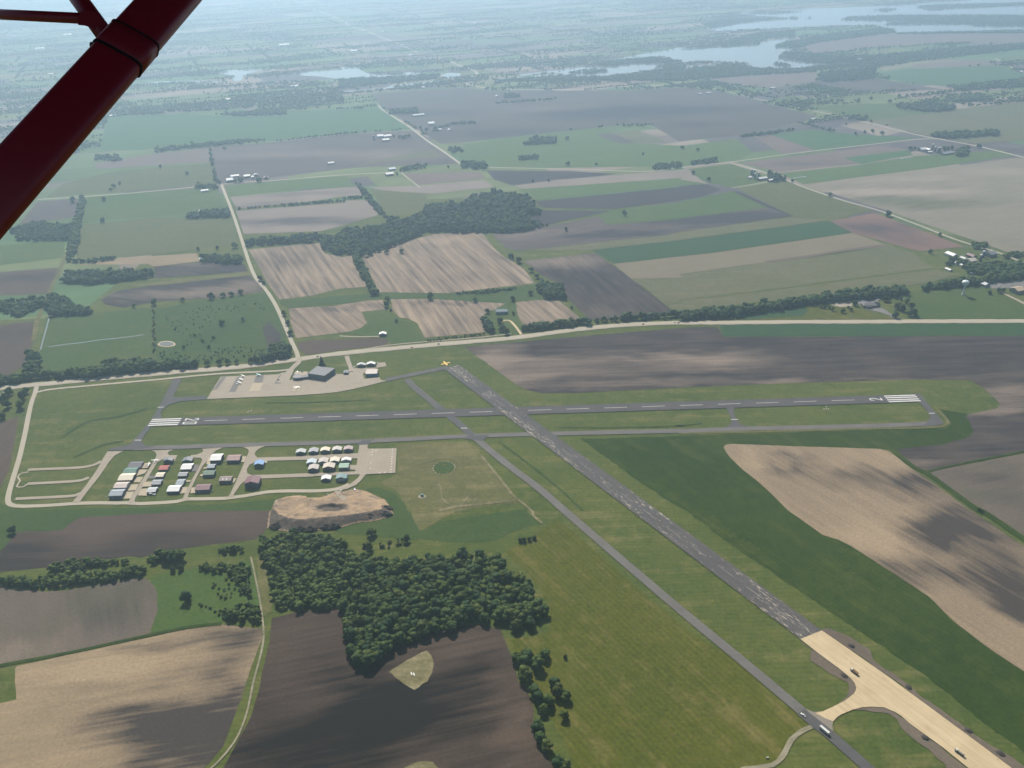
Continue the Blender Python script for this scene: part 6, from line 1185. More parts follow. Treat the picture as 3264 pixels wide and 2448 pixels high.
for lab, L in bylab.items():
    P = []; H = []; far = 0
    for h, sp, pts in L:
        q = scatter(pts, sp*.92, .48 if pts[0][1] < 3000 else .95); P += [tuple(a) for a in q]; H += [h*rng.choice((.6, .85, 1.0, 1.1, 1.25, 1.4))*rng.uniform(.9, 1.1) for _ in q]; far = max(far, pts[0][1])
    if 'shaggy' in lab:
        k = [rng.random() < .3 for _ in P]; forest('woodland', 'paler crowns scattered through the shaggy valley wood', [p for p, q in zip(P, k) if q], [h*.85 for h, q in zip(H, k) if q], LO, LEAF4, wid=.6)
        P, H = [p for p, q in zip(P, k) if not q], [h for h, q in zip(H, k) if not q]
    forest('hedgerow' if ('hedge' in lab or 'line' in lab) else 'woodland', lab if len(lab.split()) >= 4 else lab+' in the distance', P, H, LO if far < 3000 else VLO if far > 4800 else LO[:4], LEAF2 if ('conifer' in lab or 'dark' in lab or rng.random() < .35) else LEAF, wid=.56 if far < 3000 else .66)
for i, lab in enumerate(sorted(set(s[0] for s in SHRUB))):
    P = []; H = []
    for l2, h, sp, pts in SHRUB:
        if l2 == lab:
            q = scatter(pts, sp); q = [tuple(a) for a in q if rng.random() < .75]; P += q; H += [h*rng.uniform(.5, 1.3) for _ in q]
    forest('shrubbery', lab, P, H, LO, LEAF3, wid=.6)
# far hedgerows and copses that melt into the haze
P = []; H = []
cg, sg = math.cos(GRID), math.sin(GRID)
wet = [p for _, p in WATER]; lakes = wet
def on_field(x, y):
    r = inside(wet[0], np.array([x]), np.array([y]))[0]
    for w in wet[1:]: r = r or inside(w, np.array([x]), np.array([y]))[0]
    return r
big = [f[3] for f in FIELDS if np.asarray(f[3])[:, 1].max() > 2300]
cnt = 0
for k in range(1500):
    y0 = 3300+9500*rng.random()**1.2; x0 = rng.uniform(-.75, .75)*y0
    along = rng.random() < .85; L = rng.uniform(120, 560)*(1+y0/9000); clump = rng.random() < .42
    n = int(L/15) if not clump else int(rng.uniform(30, 150))
    xs = []; 
    for j in range(n):
        if clump: u = rng.gauss(0, 70+y0*.008); v = rng.gauss(0, 28+y0*.003)
        else: u = (j/n-.5)*L; v = rng.gauss(0, 3)
        if not along and not clump: u, v = v, u
        xs.append((x0+u*cg-v*sg, y0+u*sg+v*cg))
    X = np.array(xs); ok = np.ones(len(X), bool)
    for w in wet: ok &= ~inside(w, X[:, 0], X[:, 1])
    for w in big: ok &= ~inside(w, X[:, 0], X[:, 1])
    for (x, y), o in zip(xs, ok):
        if o: P.append((x, y)); H.append(rng.uniform(8, 14))
forest('far_woodland', 'countless hazy copses and hedges towards the horizon', P, H, VLO, LEAF, wid=.75)
# ------------------------------------------------------------------ buildings
RC = {'slate':(.115,.105,.130),'green':(.085,.200,.150),'cream':(.74,.66,.52),'blush':(.56,.47,.42),'bluegrey':(.30,.345,.385),'slategrey':(.20,.215,.235),'red':(.42,.085,.075),
 'midgrey':(.31,.325,.345),'midgrey2':(.40,.40,.42),'lightgrey':(.52,.535,.53),'white':(.80,.79,.77),'green2':(.085,.155,.110),'maroon':(.185,.082,.095),'rose':(.285,.170,.165),'brownroof':(.225,.165,.150),
 'blue':(.22,.37,.62),'pale':(.60,.56,.52),'rosegrey':(.46,.36,.36),'paleblue':(.55,.62,.66),'tangrey':(.54,.49,.44),'beige':(.62,.55,.46),'sage':(.27,.42,.31),'teal':(.20,.30,.30),'tealroof':(.10,.17,.20),'tanroof':(.60,.45,.29)}
WC = {'grey':(.24,.235,.23),'darkblue':(.145,.155,.185),'brownwall':(.20,.095,.060),'teal':(.13,.25,.27),'palewall':(.50,.50,.47),'greenwall':(.10,.17,.14),'bluewall':(.10,.22,.40),'white':(.72,.71,.68)}
RM = {k: plain('roof_'+k, v, .05, .25, .55, .35) for k, v in RC.items()}
WM = {k: plain('wall_'+k, v, .05, .25, .75, .2) for k, v in WC.items()}
DOORM = plain('door_panel', (.46, .45, .43), .05, .3, .7); DOORD = plain('dark_door', (.12, .13, .15), .05, .3, .7)
GLASS = plain('window_glass', (.03, .04, .05), .05, .3, .15, .6); SKYL = plain('skylight', (.75, .75, .72), .03, .5, .4)
def gable(name, label, cat, group, x, y, w, d, h, rd, roof, wall, rz=0.0, pitch=.30, door=True, detail=True):
    e = empty(name, (x, y, 0), rz); tag(e, label, cat, group)
    if rd == 'y': sx, sy, swap = w, d, False     # ridge runs along local y
    else: sx, sy, swap = d, w, True
    rise = sx/2*pitch
    def P(u, v, z): return (v, u, z) if swap else (u, v, z)
    b = MB(); a, c = sx/2, sy/2
    vs = [P(-a,-c,0),P(a,-c,0),P(a,c,0),P(-a,c,0),P(-a,-c,h),P(a,-c,h),P(a,c,h),P(-a,c,h),P(0,-c,h+rise),P(0,c,h+rise)]
    fs = [(0,1,5,8,4),(1,2,6,5),(2,3,7,9,6),(3,0,4,7)]
    if swap: fs = [f[::-1] for f in fs]
    b.add(vs, fs); b.build('wall', WM[wall], e)
    r = MB(); o = .45; th = .16; k = rise/a
    for sgn in (-1, 1):
        q = [P(sgn*(a+o),-c-o,h-k*o+.05),P(0,-c-o,h+rise+.05),P(0,c+o,h+rise+.05),P(sgn*(a+o),c+o,h-k*o+.05)]
        q2 = [(x_,y_,z_+th) for x_,y_,z_ in q]
        r.add(q+q2, [(3,2,1,0),(4,5,6,7),(0,1,5,4),(1,2,6,5),(2,3,7,6),(3,0,4,7)])
    rf = r.build('roof', RM[roof], e)
    if detail:
        dw, dh = sx*.68, min(h*.86, h-.4)
        m = MB(); ya = -c-.09; 
        if swap: m.box(c+.02, c+.10, -dw/2, dw/2, .05, dh)
        else: m.box(-dw/2, dw/2, -c-.10, -c-.02, .05, dh)
        dd = m.build('door', DOORM if wall in ('grey','palewall','teal') else DOORD, e)
        m = MB()
        for j in (-1, 0, 1):
            if swap: m.box(c+.10, c+.14, j*dw/3.2-.06, j*dw/3.2+.06, .05, dh)
            else: m.box(j*dw/3.2-.06, j*dw/3.2+.06, -c-.14, -c-.10, .05, dh)
        m.build('door_seam', WM['darkblue'], dd)
        m = MB()
        if swap: m.box(-c*.5-.5, -c*.5+.5, -a-.08, -a-.02, .05, 2.15)
        else: m.box(a+.02, a+.08, c*.3-.5, c*.3+.5, .05, 2.15)
        m.build('side_door', DOORM, e)
        for s_ in (-.1, .45):
            m = MB()
            if swap: m.box(c*s_-.6, c*s_+.6, -a-.07, -a-.02, 1.2, 2.1)
            else: m.box(a+.02, a+.07, -c*s_-.6, -c*s_+.6, 1.2, 2.1)
            m.build('window', GLASS, e)
        m = MB()
        if swap: m.box(-c-.3, c+.3, -.18, .18, h+rise+.17, h+rise+.30)
        else: m.box(-.18, .18, -c-.3, c+.3, h+rise+.17, h+rise+.30)
        m.build('ridge_cap', RM[roof], rf)
        if 'skylights' in label:
            for s_ in (-.42, .2):
                q = MB(); u0, u1 = -a*.75, -a*.25
                def Z(u): return h+rise*(1-abs(u)/a)+.05+th+.03
                q.add([(c*s_-.7,u0,Z(u0)),(c*s_+.7,u0,Z(u0)),(c*s_+.7,u1,Z(u1)),(c*s_-.7,u1,Z(u1)),(c*s_-.7,u0,Z(u0)+.1),(c*s_+.7,u0,Z(u0)+.1),(c*s_+.7,u1,Z(u1)+.1),(c*s_-.7,u1,Z(u1)+.1)], [(0,3,2,1),(4,5,6,7),(0,1,5,4),(1,2,6,5),(2,3,7,6),(3,0,4,7)])
                q.build('skylight', SKYL, rf)
    return e
for x, y, w, d, h, rd, roof, wall, lab in HANG:
    d2 = d*1.18 if rd == 'y' else d
    gable('hangar' if 'hangar' in lab else 'shed', lab, 'hangar' if 'hangar' in lab else 'shed', 'aircraft hangars of the airfield' if 'hangar' in lab else None, x, y+(d2-d)/2, w, d2, h, rd, roof, wall, pitch=.34 if rd == 'y' else .26)
for x, y, w, d, h, rz, roof, wall, lab in BLD:
    nm = 'farmhouse' if 'house' in lab else 'barn' if 'barn' in lab else 'shed'
    ww = max(w, 8)*1.05
    gable(nm, lab.replace('white sheds', 'white shed'), nm, 'farm buildings', x, y, ww, d, h, 'x' if ww >= d*.9 else 'y', roof, wall, rz, .42, detail=(y < 2100))
# terminal hangar, office and link
def slab_building(name, label, cat, pts, h, wallm, roofm, over=.6, windows=0, band=None):
    c = (sum(p[0] for p in pts)/len(pts), sum(p[1] for p in pts)/len(pts)); P = [(p[0]-c[0], p[1]-c[1]) for p in pts]
    if signed_area(P) < 0: P = P[::-1]
    e = empty(name, (c[0], c[1], 0)); tag(e, label, cat)
    MB().prism(P, 0, h).build('wall', wallm, e)
    MB().prism([(x*(1+over/math.hypot(x, y)), y*(1+over/math.hypot(x, y))) for x, y in P], h+.003, h+.55).build('roof', roofm, e)
    for i in range(len(P)):
        a, b = Vector(P[i]), Vector(P[(i+1) % len(P)]); L = (b-a).length; d = (b-a)/L; n = Vector((d.y, -d.x)); k = int(L/windows) if windows else 0
        for j in range(k):
            s = (j+.5)*L/k; m = MB(); q = [a+d*(s-1.1)+n*.02, a+d*(s+1.1)+n*.02, a+d*(s+1.1)+n*.09, a+d*(s-1.1)+n*.09]
            q = [tuple(v) for v in q]
            m.prism(q if signed_area(q) > 0 else q[::-1], 1.1, min(h-.7, 2.7)); m.build('window', GLASS, e)
        if band and L > 6:
            m = MB(); q = [tuple(v) for v in (a+d*.3+n*.01, b-d*.3+n*.01, b-d*.3+n*.08, a+d*.3+n*.08)]
            m.prism(q if signed_area(q) > 0 else q[::-1], h*.62, h*.68); m.build('wall_band', WM['grey'], e)
    return e
th = slab_building('terminal_hangar', 'large flat roofed blue grey hangar standing corner-on to the apron', 'hangar', PT['terminal_roof'], 9.0, plain('terminal_wall', (.155, .17, .19), .06, .3, .7), plain('terminal_roof', (.235, .235, .245), .10, .12, .8), .5, 0, True)
P4 = [Vector((p[0]-th.location.x, p[1]-th.location.y)) for p in PT['terminal_roof']]
a, b = P4[0], P4[3]; d = (b-a).normalized(); n = Vector((d.y, -d.x)); 
if n.dot(-(a+b)/2) > 0: n = -n
q = [tuple(v) for v in (a+d*4+n*.02, b-d*3+n*.02, b-d*3+n*.12, a+d*4+n*.12)]
m = MB(); m.prism(q if signed_area(q) > 0 else q[::-1], .05, 6.2); m.build('hangar_door', plain('hangar_door', (.20, .215, .235), .05, .3, .6), th)
slab_building('terminal_office', 'low eight sided terminal office with dark windows', 'office', PT['office'], 4.6, plain('office_wall', (.13, .14, .16), .06, .3, .7), plain('office_roof', (.30, .28, .28), .10, .2, .8), .7, 3.2)
slab_building('terminal_wing', 'low flat wing linking terminal office and big hangar', 'office', PT['wing'], 4.1, plain('wing_wall', (.13, .14, .16), .06, .3, .7), plain('wing_roof', (.24, .24, .25), .10, .2, .8), .4, 4.0)
# low grey building among trees beside the highway
sp = [Vector(p) for p in PT['school']]
cx = sum(p.x for p in sp)/len(sp); cy = sum(p.y for p in sp)/len(sp)
e = empty('lodge', (cx, cy, 0)); tag(e, 'low grey roofed building with stepped gables beside the highway lawn', 'building')
MB().box(-17, 9, -9, 8, 0, 4.5).build('wall', WM['brownwall'], e)
r = MB(); r.add([(-18,-10,4.4),(10,-10,4.4),(10,9,4.4),(-18,9,4.4),(-13,-1,8.2),(6,-1,8.2)], [(0,1,5,4),(1,2,5),(2,3,4,5),(3,0,4),(3,2,1,0)]); r.build('roof', plain('lodge_roof', (.20, .19, .19), .1, .3, .85), e)
for k in range(3):
    yy = -6+k*5.2; MB().box(9, 16, yy-2.0, yy+2.0, 0, 4.2).build('bay', WM['brownwall'], e)
    r = MB(); r.add([(8,yy-2.5,4.2),(17,yy-2.5,4.2),(17,yy+2.5,4.2),(8,yy+2.5,4.2),(8,yy,6.4),(17,yy,6.4)], [(0,1,5,4),(2,3,4,5),(1,2,5),(3,0,4),(3,2,1,0)]); r.build('bay_roof', plain('bay_roof', (.12, .10, .10), .1, .3, .85), e)
MB().box(-14, -2, -15, -9, 0, 4.0).build('porch', WM['brownwall'], e)
r = MB(); r.add([(-15,-16,4.0),(-1,-16,4.0),(-1,-8.5,4.0),(-15,-8.5,4.0),(-15,-12,6.2),(-1,-12,6.2)], [(0,1,5,4),(2,3,4,5),(1,2,5),(3,0,4),(3,2,1,0)]); r.build('porch_roof', plain('porch_roof', (.10, .085, .085), .1, .3, .85), e)
for k in range(5):
    MB().box(-13+k*4.4, -11.2+k*4.4, -9.08, -9.02, 1.1, 2.6).build('window', GLASS, e)
# silos
for i, (x, y) in enumerate(PT['silo']):
    h = 17 if y > 1900 else 14
    e = empty('silo', (x, y, 0)); tag(e, 'dark stave silo with a pale domed cap on a farm', 'silo', 'farm silos')
    MB().lathe([(3.2,0),(3.2,h)], 16).build('wall', plain('silo_wall', (.13, .14, .17), .08, .3, .7) if i == 0 else bpy.data.materials['silo_wall'], e, smooth=True)
    MB().lathe([(3.3,h+.003),(3.2,h+.8),(2.3,h+1.9),(.4,h+2.5)], 16).build('dome', RM['white'], e, smooth=True)
    for z in (4, 8, 12): MB().lathe([(3.26,z),(3.26,z+.25)], 16).build('hoop', WM['grey'], e)
for i in range(0, 4, 2):
    a, b = Vector(PT['bag'][i]), Vector(PT['bag'][i+1]); L = (b-a).length; c = (a+b)/2; m = MB(); prof = []
    nseg = 14
    vs = []; fs = []; k = 9
    for j in range(nseg+1):
        t = j/nseg; sc_ = min(1, 6*min(t, 1-t)+.25)*(1+.03*rng.uniform(-1, 1))
        for q in range(k):
            an = math.pi*q/(k-1); vs.append((-L/2+t*L, 1.7*sc_*math.cos(an), 1.9*sc_*math.sin(an)))
    for j in range(nseg):
        for q in range(k-1): fs.append((j*k+q, j*k+q+1, (j+1)*k+q+1, (j+1)*k+q))
    m.add(vs, fs); o = m.build('silage_bag', RM['white'], None, (c.x, c.y, 0), math.atan2(b.y-a.y, b.x-a.x), True)
    tag(o, 'long white silage bag lying %s' % ('beside the country road at the silo farm' if i == 0 else 'in the green crop patch of the far farm'), 'silage bag', 'silage bags')
# water tower
x, y = PT['tower'][0]
e = empty('water_tower', (x, y, 0)); tag(e, 'white water tower with a flattened bulb tank on a single stem', 'water tower')
TW = plain('tower_paint', (.70, .76, .74), .03, .2, .45, .4)
MB().lathe([(3.4,0),(2.6,1.2),(1.55,4.5),(1.35,8),(1.35,17),(1.7,19)], 20).build('stem', TW, e, smooth=True)
MB().lathe([(1.72,18.9),(3.2,20.4),(5.6,22.6),(6.9,24.6),(7.2,26.2),(6.9,27.8),(5.8,29.4),(3.6,30.6),(1.2,31.1),(.3,31.15)], 28).build('tank', TW, e, smooth=True)
MB().lathe([(.35,31.1),(.35,31.8)], 10).build('vent_cap', TW, e)
MB().box(-.5, .5, -3.45, -3.2, 0, 2.1).build('door', DOORM, e)
MB().tube((1.5,-1.2,3), (1.2,-1.0,18.5), .12, .12, 6).build('ladder', TW, e)
# ------------------------------------------------------------------ earth works
mp = PT['mound']; tp = PT['mound_top']; pit = PT['mound_pit']
PX = np.asarray(mp); gx = np.arange(PX[:,0].min()-1, PX[:,0].max()+2, 1.6); gy = np.arange(PX[:,1].min()-1, PX[:,1].max()+2, 1.6)
X, Y = np.meshgrid(gx, gy); ins = inside(mp, X, Y); db = edge_dist(mp, X, Y); dt = edge_dist(tp, X, Y); it = inside(tp, X, Y)
def vnoise(x, y, s, seed):
    g = np.random.default_rng(seed); T = g.random((64, 64)); u = x/s; v = y/s; i = np.floor(u).astype(int); j = np.floor(v).astype(int); fu = u-i; fv = v-j; fu = fu*fu*(3-2*fu); fv = fv*fv*(3-2*fv)
    f = lambda a, b: T[a % 64, b % 64]
    return (f(i,j)*(1-fu)+f(i+1,j)*fu)*(1-fv)+(f(i,j+1)*(1-fu)+f(i+1,j+1)*fu)*fv
rise = np.clip((Y-PX[:,1].min())/70, 0, 1)
top_h = 8.5-6.0*rise                       # the heap is tallest on the side away from the road
Z = np.where(it, top_h, top_h*np.clip(db/(db+dt+1e-6)*1.15, 0, 1))*np.where(ins, 1, 0)
ip = inside(pit, X, Y); Z = Z-np.where(ip, np.clip(edge_dist(pit, X, Y)/3, 0, 1)*3.4, 0)
Z = Z+np.where(ins, np.clip(db/4, 0, 1)*(1.5*(vnoise(X, Y, 9, 1)-.5)+.9*(vnoise(X, Y, 3.5, 2)-.5)+.5*(vnoise(X, Y, 1.7, 3)-.5)), 0)+.62
idx = -np.ones(X.shape, int); keep = ins | (db < 1.2); idx[keep] = np.arange(keep.sum())
V = np.stack([X[keep], Y[keep], np.where(ins, Z, .58)[keep]], 1)
a, b, c, d = idx[:-1,:-1], idx[:-1,1:], idx[1:,1:], idx[1:,:-1]; k = (a >= 0)&(b >= 0)&(c >= 0)&(d >= 0)
F4 = np.stack([a[k], b[k], c[k], d[k]], 1)
t = NT('excavated_dirt'); p = t.pos()
k1 = t.math('ADD', t.math('MULTIPLY', t.noise(p, .035, 4, .6), .6), t.math('MULTIPLY', t.noise(t.xform(p, .25, (.03, .22, .1)), 1.0, 4, .6), .4))
cc = t.mix(t.rng(k1, .40, .60), (.165, .122, .088), (.315, .222, .138)); cc = t.mix(t.rng(t.noise(p, .11, 4, .65), .56, .70, 0, .8), cc, (.095, .082, .075)); cc = t.mix(t.rng(t.noise(p, .16, 3, .6), .60, .70, 0, .7), cc, (.34, .29, .225))
pc_ = np.asarray(pit).mean(0); mpn = t.n('ShaderNodeVectorMath', operation='MULTIPLY_ADD'); t.L(p, mpn.inputs[0]); mpn.inputs[1].default_value = (1/26, 1/11, 0); mpn.inputs[2].default_value = (-pc_[0]/26, -pc_[1]/11, 0)
lnn = t.n('ShaderNodeVectorMath', operation='LENGTH'); t.L(mpn.outputs[0], lnn.inputs[0]); cc = t.mix(t.rng(t.math('ADD', lnn.outputs[1], t.math('MULTIPLY', t.noise(p, .12, 3, .6), .8)), 1.45, 1.15, 0, .9), cc, (.075, .062, .056))
t.bsdf(t.mul(cc, t.rng(t.noise(p, .9, 2, .6), .3, .7, .85, 1.15)), .95, .08)
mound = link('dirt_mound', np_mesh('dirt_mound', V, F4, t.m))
mound.data.materials.append(plain('bank_soil_shade', (.085, .070, .060), .3, .25, .95, .08, 0, (.150, .122, .098)))  # camera-facing bank: dark soil, with its shade put into the colour
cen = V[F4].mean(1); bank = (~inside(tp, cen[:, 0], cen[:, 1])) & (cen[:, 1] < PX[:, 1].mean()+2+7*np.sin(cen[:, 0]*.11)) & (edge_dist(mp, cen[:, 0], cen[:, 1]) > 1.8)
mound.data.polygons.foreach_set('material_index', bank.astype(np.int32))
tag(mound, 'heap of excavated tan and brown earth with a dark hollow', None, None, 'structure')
sheet('gravel_pad', PT['mound_gravel'], 3.4, M('concrete'), 'pale gravel ramp leading on to the excavated earth')
DIRT = plain('dark_soil_heap', (.055, .048, .045), .2, .6, .95)
for i, (x, y) in enumerate(PT['dirtpile']):
    vs = []; fs = []; n = 12; g = np.random.default_rng(i)
    rings = [(3.1, 0), (2.3, .8), (1.2, 1.4), (.3, 1.6)]
    for r0, z in rings:
        for q in range(n):
            a_ = 2*math.pi*q/n; r_ = r0*g.uniform(.8, 1.2); vs.append((r_*1.25*math.cos(a_), r_*math.sin(a_), z*g.uniform(.85, 1.15)))
    for j in range(3):
        for q in range(n): fs.append((j*n+q, j*n+(q+1) % n, (j+1)*n+(q+1) % n, (j+1)*n+q))
    fs.append(tuple(3*n+q for q in range(n)))
    o = MB().add(vs, fs).build('soil_heap', DIRT, None, (x, y, .4), ANG_B, True)
    tag(o, 'small dark heap of topsoil beside the new runway bed', 'soil heap', 'soil heaps along the runway bed')
for i, (x, y) in enumerate(PT['topsoil']):
    vs = []; fs = []; n = 14; g = np.random.default_rng(50+i)
    rings = [(6.5, 0), (5.2, 1.9), (3.6, 3.6), (1.6, 4.6), (.5, 5.0)]
    for r0, z in rings:
        for q in range(n):
            a_ = 2*math.pi*q/n; r_ = r0*g.uniform(.72, 1.25); vs.append((r_*1.5*math.cos(a_), r_*math.sin(a_), z*g.uniform(.8, 1.2)))
    for j in range(4):
        for q in range(n): fs.append((j*n+q, j*n+(q+1) % n, (j+1)*n+(q+1) % n, (j+1)*n+q))
    fs.append(tuple(4*n+q for q in range(n)))
    tag(MB().add(vs, fs).build('topsoil_pile', DIRT, None, (x, y, .5), g.uniform(-.4, .4)), 'big dark topsoil pile at the rim of the excavated earth', 'soil heap', 'topsoil piles of the earth works')
# ------------------------------------------------------------------ airfield markers
x, y = PT['xmark'][0]
e = empty('closed_marker', (x, y, .5), 0); tag(e, 'large yellow cross marking the closed runway end', 'marker')
for ang_, zz in ((R(25), 0), (R(115), .06)):
    o = MB().box(-8.5, 8.5, -1.5, 1.5, .02, .18).build('panel', M('yellow'), e); o.rotation_euler.z = ang_; o.location.z = zz
    for s_ in (-6, 6): 
        f_ = MB().box(s_-.1, s_+.1, -1.4, 1.4, -.35, .02).build('foot', WM['grey'], o)
(cx, cy), (px, py), (qx, qy) = PT['segc']; rr = px-cx
sheet('grass_disc', [(cx+rr*.93*math.cos(t_), cy+rr*.93*math.sin(t_)) for t_ in np.linspace(0, 2*math.pi, 40, endpoint=False)], .33, M('marsh'), 'green disc of grass inside the segmented circle')
for k in range(16):
    t_ = 2*math.pi*k/16
    o = MB().add([(-1.1,-.5,0),(1.1,-.5,0),(1.1,.5,0),(-1.1,.5,0),(-1.1,0,.5),(1.1,0,.5)], [(0,1,5,4),(2,3,4,5),(1,2,5),(3,0,4),(3,2,1,0)]).build('circle_marker', M('paint'), None, (cx+rr*math.cos(t_), cy+rr*math.sin(t_), .25), t_+math.pi/2)
    tag(o, 'small white ridge marker of the segmented circle', 'marker', 'segmented circle markers')
e = empty('windsock', (cx, cy, .3)); tag(e, 'wind sock on a thin pole inside the segmented circle', 'windsock')
MB().tube((0,0,0), (0,0,6), .09, .06, 6).build('pole', M('paint'), e); MB().tube((0,0,5.8), (2.6,-.6,5.4), .45, .22, 8).build('sock', plain('sock', (.75, .22, .05), .05, 1), e)
x, y = PT['tank'][0]
e = empty('fuel_tank', (x, y, .3)); tag(e, 'small teal tank on a gravel spot in the dry paddock', 'tank')
MB().tube((-2.2,0,2.0), (2.2,0,2.0), 1.4, 1.4, 14, True, 1, 1).build('drum', plain('tank_paint', (.18, .36, .36), .05, .5, .5), e, smooth=False)
for s_ in (-1.4, 1.4): MB().box(s_-.2, s_+.2, -1.1, 1.1, 0, .95).build('cradle', WM['grey'], e)
sheet('gravel_pad', [(x+5.5*math.cos(t_), y-1+4.5*math.sin(t_)) for t_ in np.linspace(0, 6.28, 14, endpoint=False)], .34, M('gravel'), 'gravel spot under the small teal tank')
for i, (x, y) in enumerate(PT['papi']):
    e = empty('light_box', (x, y, .3)); tag(e, 'low white approach light box in the grass near %s' % ('the two digit runway number' if i < 3 else 'the single digit runway number'), 'light box', 'approach lights near the '+('20' if i < 3 else '2'))
    MB().box(-.9, .9, -.6, .6, .35, 1.0).build('housing', M('paint'), e); MB().box(-.7, -.5, -.1, .1, 0, .35).build('leg', WM['grey'], e); MB().box(.5, .7, -.1, .1, 0, .35).build('leg', WM['grey'], e)
for i, (x, y) in enumerate(PT['panel']):
    o = MB().box(-.6, .6, -2.0, 2.0, 0, .5).add([(-.7,-2.1,.503),(.7,-2.1,.503),(.7,2.1,.503),(-.7,2.1,.503)], [(0,1,2,3)]).build('ground_panel', M('paint'), None, (x, y, .5), .3)
    tag(o, 'white marker panel lying in the pale weedy hollow', 'panel', 'white panels in the weedy hollow')
for i, (x, y) in enumerate(PT['spots']):
    e = empty('gas_tank', (x, y, .12)); tag(e, 'small white propane tank standing in the grass near the hangars' if i < 5 else 'white marker drum standing alone in the mown meadow', 'tank', 'white tanks by the hangars' if i < 5 else None)
    MB().tube((-1.2,0,.9), (1.2,0,.9), .6, .6, 10).build('vessel', M('paint'), e); MB().box(-.8, -.6, -.4, .4, 0, .4).build('foot', WM['grey'], e); MB().box(.6, .8, -.4, .4, 0, .4).build('foot', WM['grey'], e)
for (s0, t0), wd_ in (((-14, 0), 0),):
    pass
# ------------------------------------------------------------------ vehicles
TYRE = plain('tyre_rubber', (.02, .02, .02), .1, 2, .9)
def wheels(e, xs, hw, r):
    for x_ in xs:
        for s_ in (-1, 1): MB().tube((x_, s_*(hw-.22), r), (x_, s_*hw, r), r, r, 12, up=(0,0,1)).build('wheel', TYRE, e)
def car(x, y, rz, col, label, group, z=.72):
    e = empty('car', (x, y, z), rz); tag(e, label, 'car', group)
    k = 'car_%.2f_%.2f_%.2f' % col; m = bpy.data.materials.get(k) or plain(k, col, .03, 1, .3, .5)
    b = MB(); pr = [(-2.3,.35),(2.3,.35),(2.35,.75),(1.2,.95),(-1.6,1.0),(-2.35,.9)]
    n = len(pr); b.add([(u,-.9,v) for u,v in pr]+[(u,.9,v) for u,v in pr], [tuple(range(n)), tuple(range(2*n-1,n-1,-1))]+[((k_+1)%n,k_,n+k_,n+(k_+1)%n) for k_ in range(n)]); b.build('body', m, e)
    b = MB(); pr = [(-1.9,.98),(1.0,.95),(.35,1.45),(-1.35,1.48)]; n = 4
    b.add([(u,-.78,v) for u,v in pr]+[(u,.78,v) for u,v in pr], [tuple(range(n)), tuple(range(2*n-1,n-1,-1))]+[((k_+1)%n,k_,n+k_,n+(k_+1)%n) for k_ in range(n)]); b.build('cabin', GLASS, e)
    MB().box(-1.3, .3, -.72, .72, 1.46, 1.53).build('roof', m, e); wheels(e, (-1.4, 1.4), .92, .33); return e
def heading(x, y):
    best = min(((x-px_)**2+(y-py_)**2, i) for i, (px_, py_) in enumerate(ROADS[0][5])); i = best[1]; pp = ROADS[0][5]; a_ = pp[max(i-1,0)]; b_ = pp[min(i+1,len(pp)-1)]
    return math.atan2(b_[1]-a_[1], b_[0]-a_[0])
CC = [(.25,.03,.02),(.03,.03,.035),(.75,.75,.75),(.04,.04,.05),(.05,.05,.06),(.06,.05,.05),(.75,.74,.72),(.05,.05,.06)]
for i, ((x, y), c) in enumerate(zip(PT['cars'], CC)):
    car(x, y, heading(x, y)+(math.pi if i % 2 else 0), c, ['dark red car driving on the highway', 'dark car driving on the highway', 'white car driving on the highway'][0 if i == 0 else 2 if c[0] > .5 else 1], 'cars on the highway')
PC = [(.03,.03,.03),(.75,.75,.75),(.6,.15,.12),(.10,.10,.12),(.5,.5,.5),(.05,.05,.06),(.7,.7,.7),(.7,.7,.7),(.7,.7,.7),(.7,.7,.7),(.6,.6,.6),(.75,.75,.75),(.10,.10,.45),(.8,.8,.8)]
PLB = ['black car parked on the apron edge','white car parked beside the small slate shed','red car parked beside the small slate shed','dark car parked at the terminal office corner','grey car parked behind the terminal office','black car parked behind the terminal office','white car parked beside the grey gabled shed','white car parked beside the white gabled shed','white car parked in the lot below the farmyard','white car parked in the lot below the farmyard','silver car parked at the lot edge below the farmyard','white car parked in the middle of the lot below the farmyard','blue car parked at the earth works entrance','white car parked behind the low grey building']
for i, ((x, y), c) in enumerate(zip(PT['parked'], PC)):
    car(x, y, 1.2*i, c, PLB[i], 'parked cars')
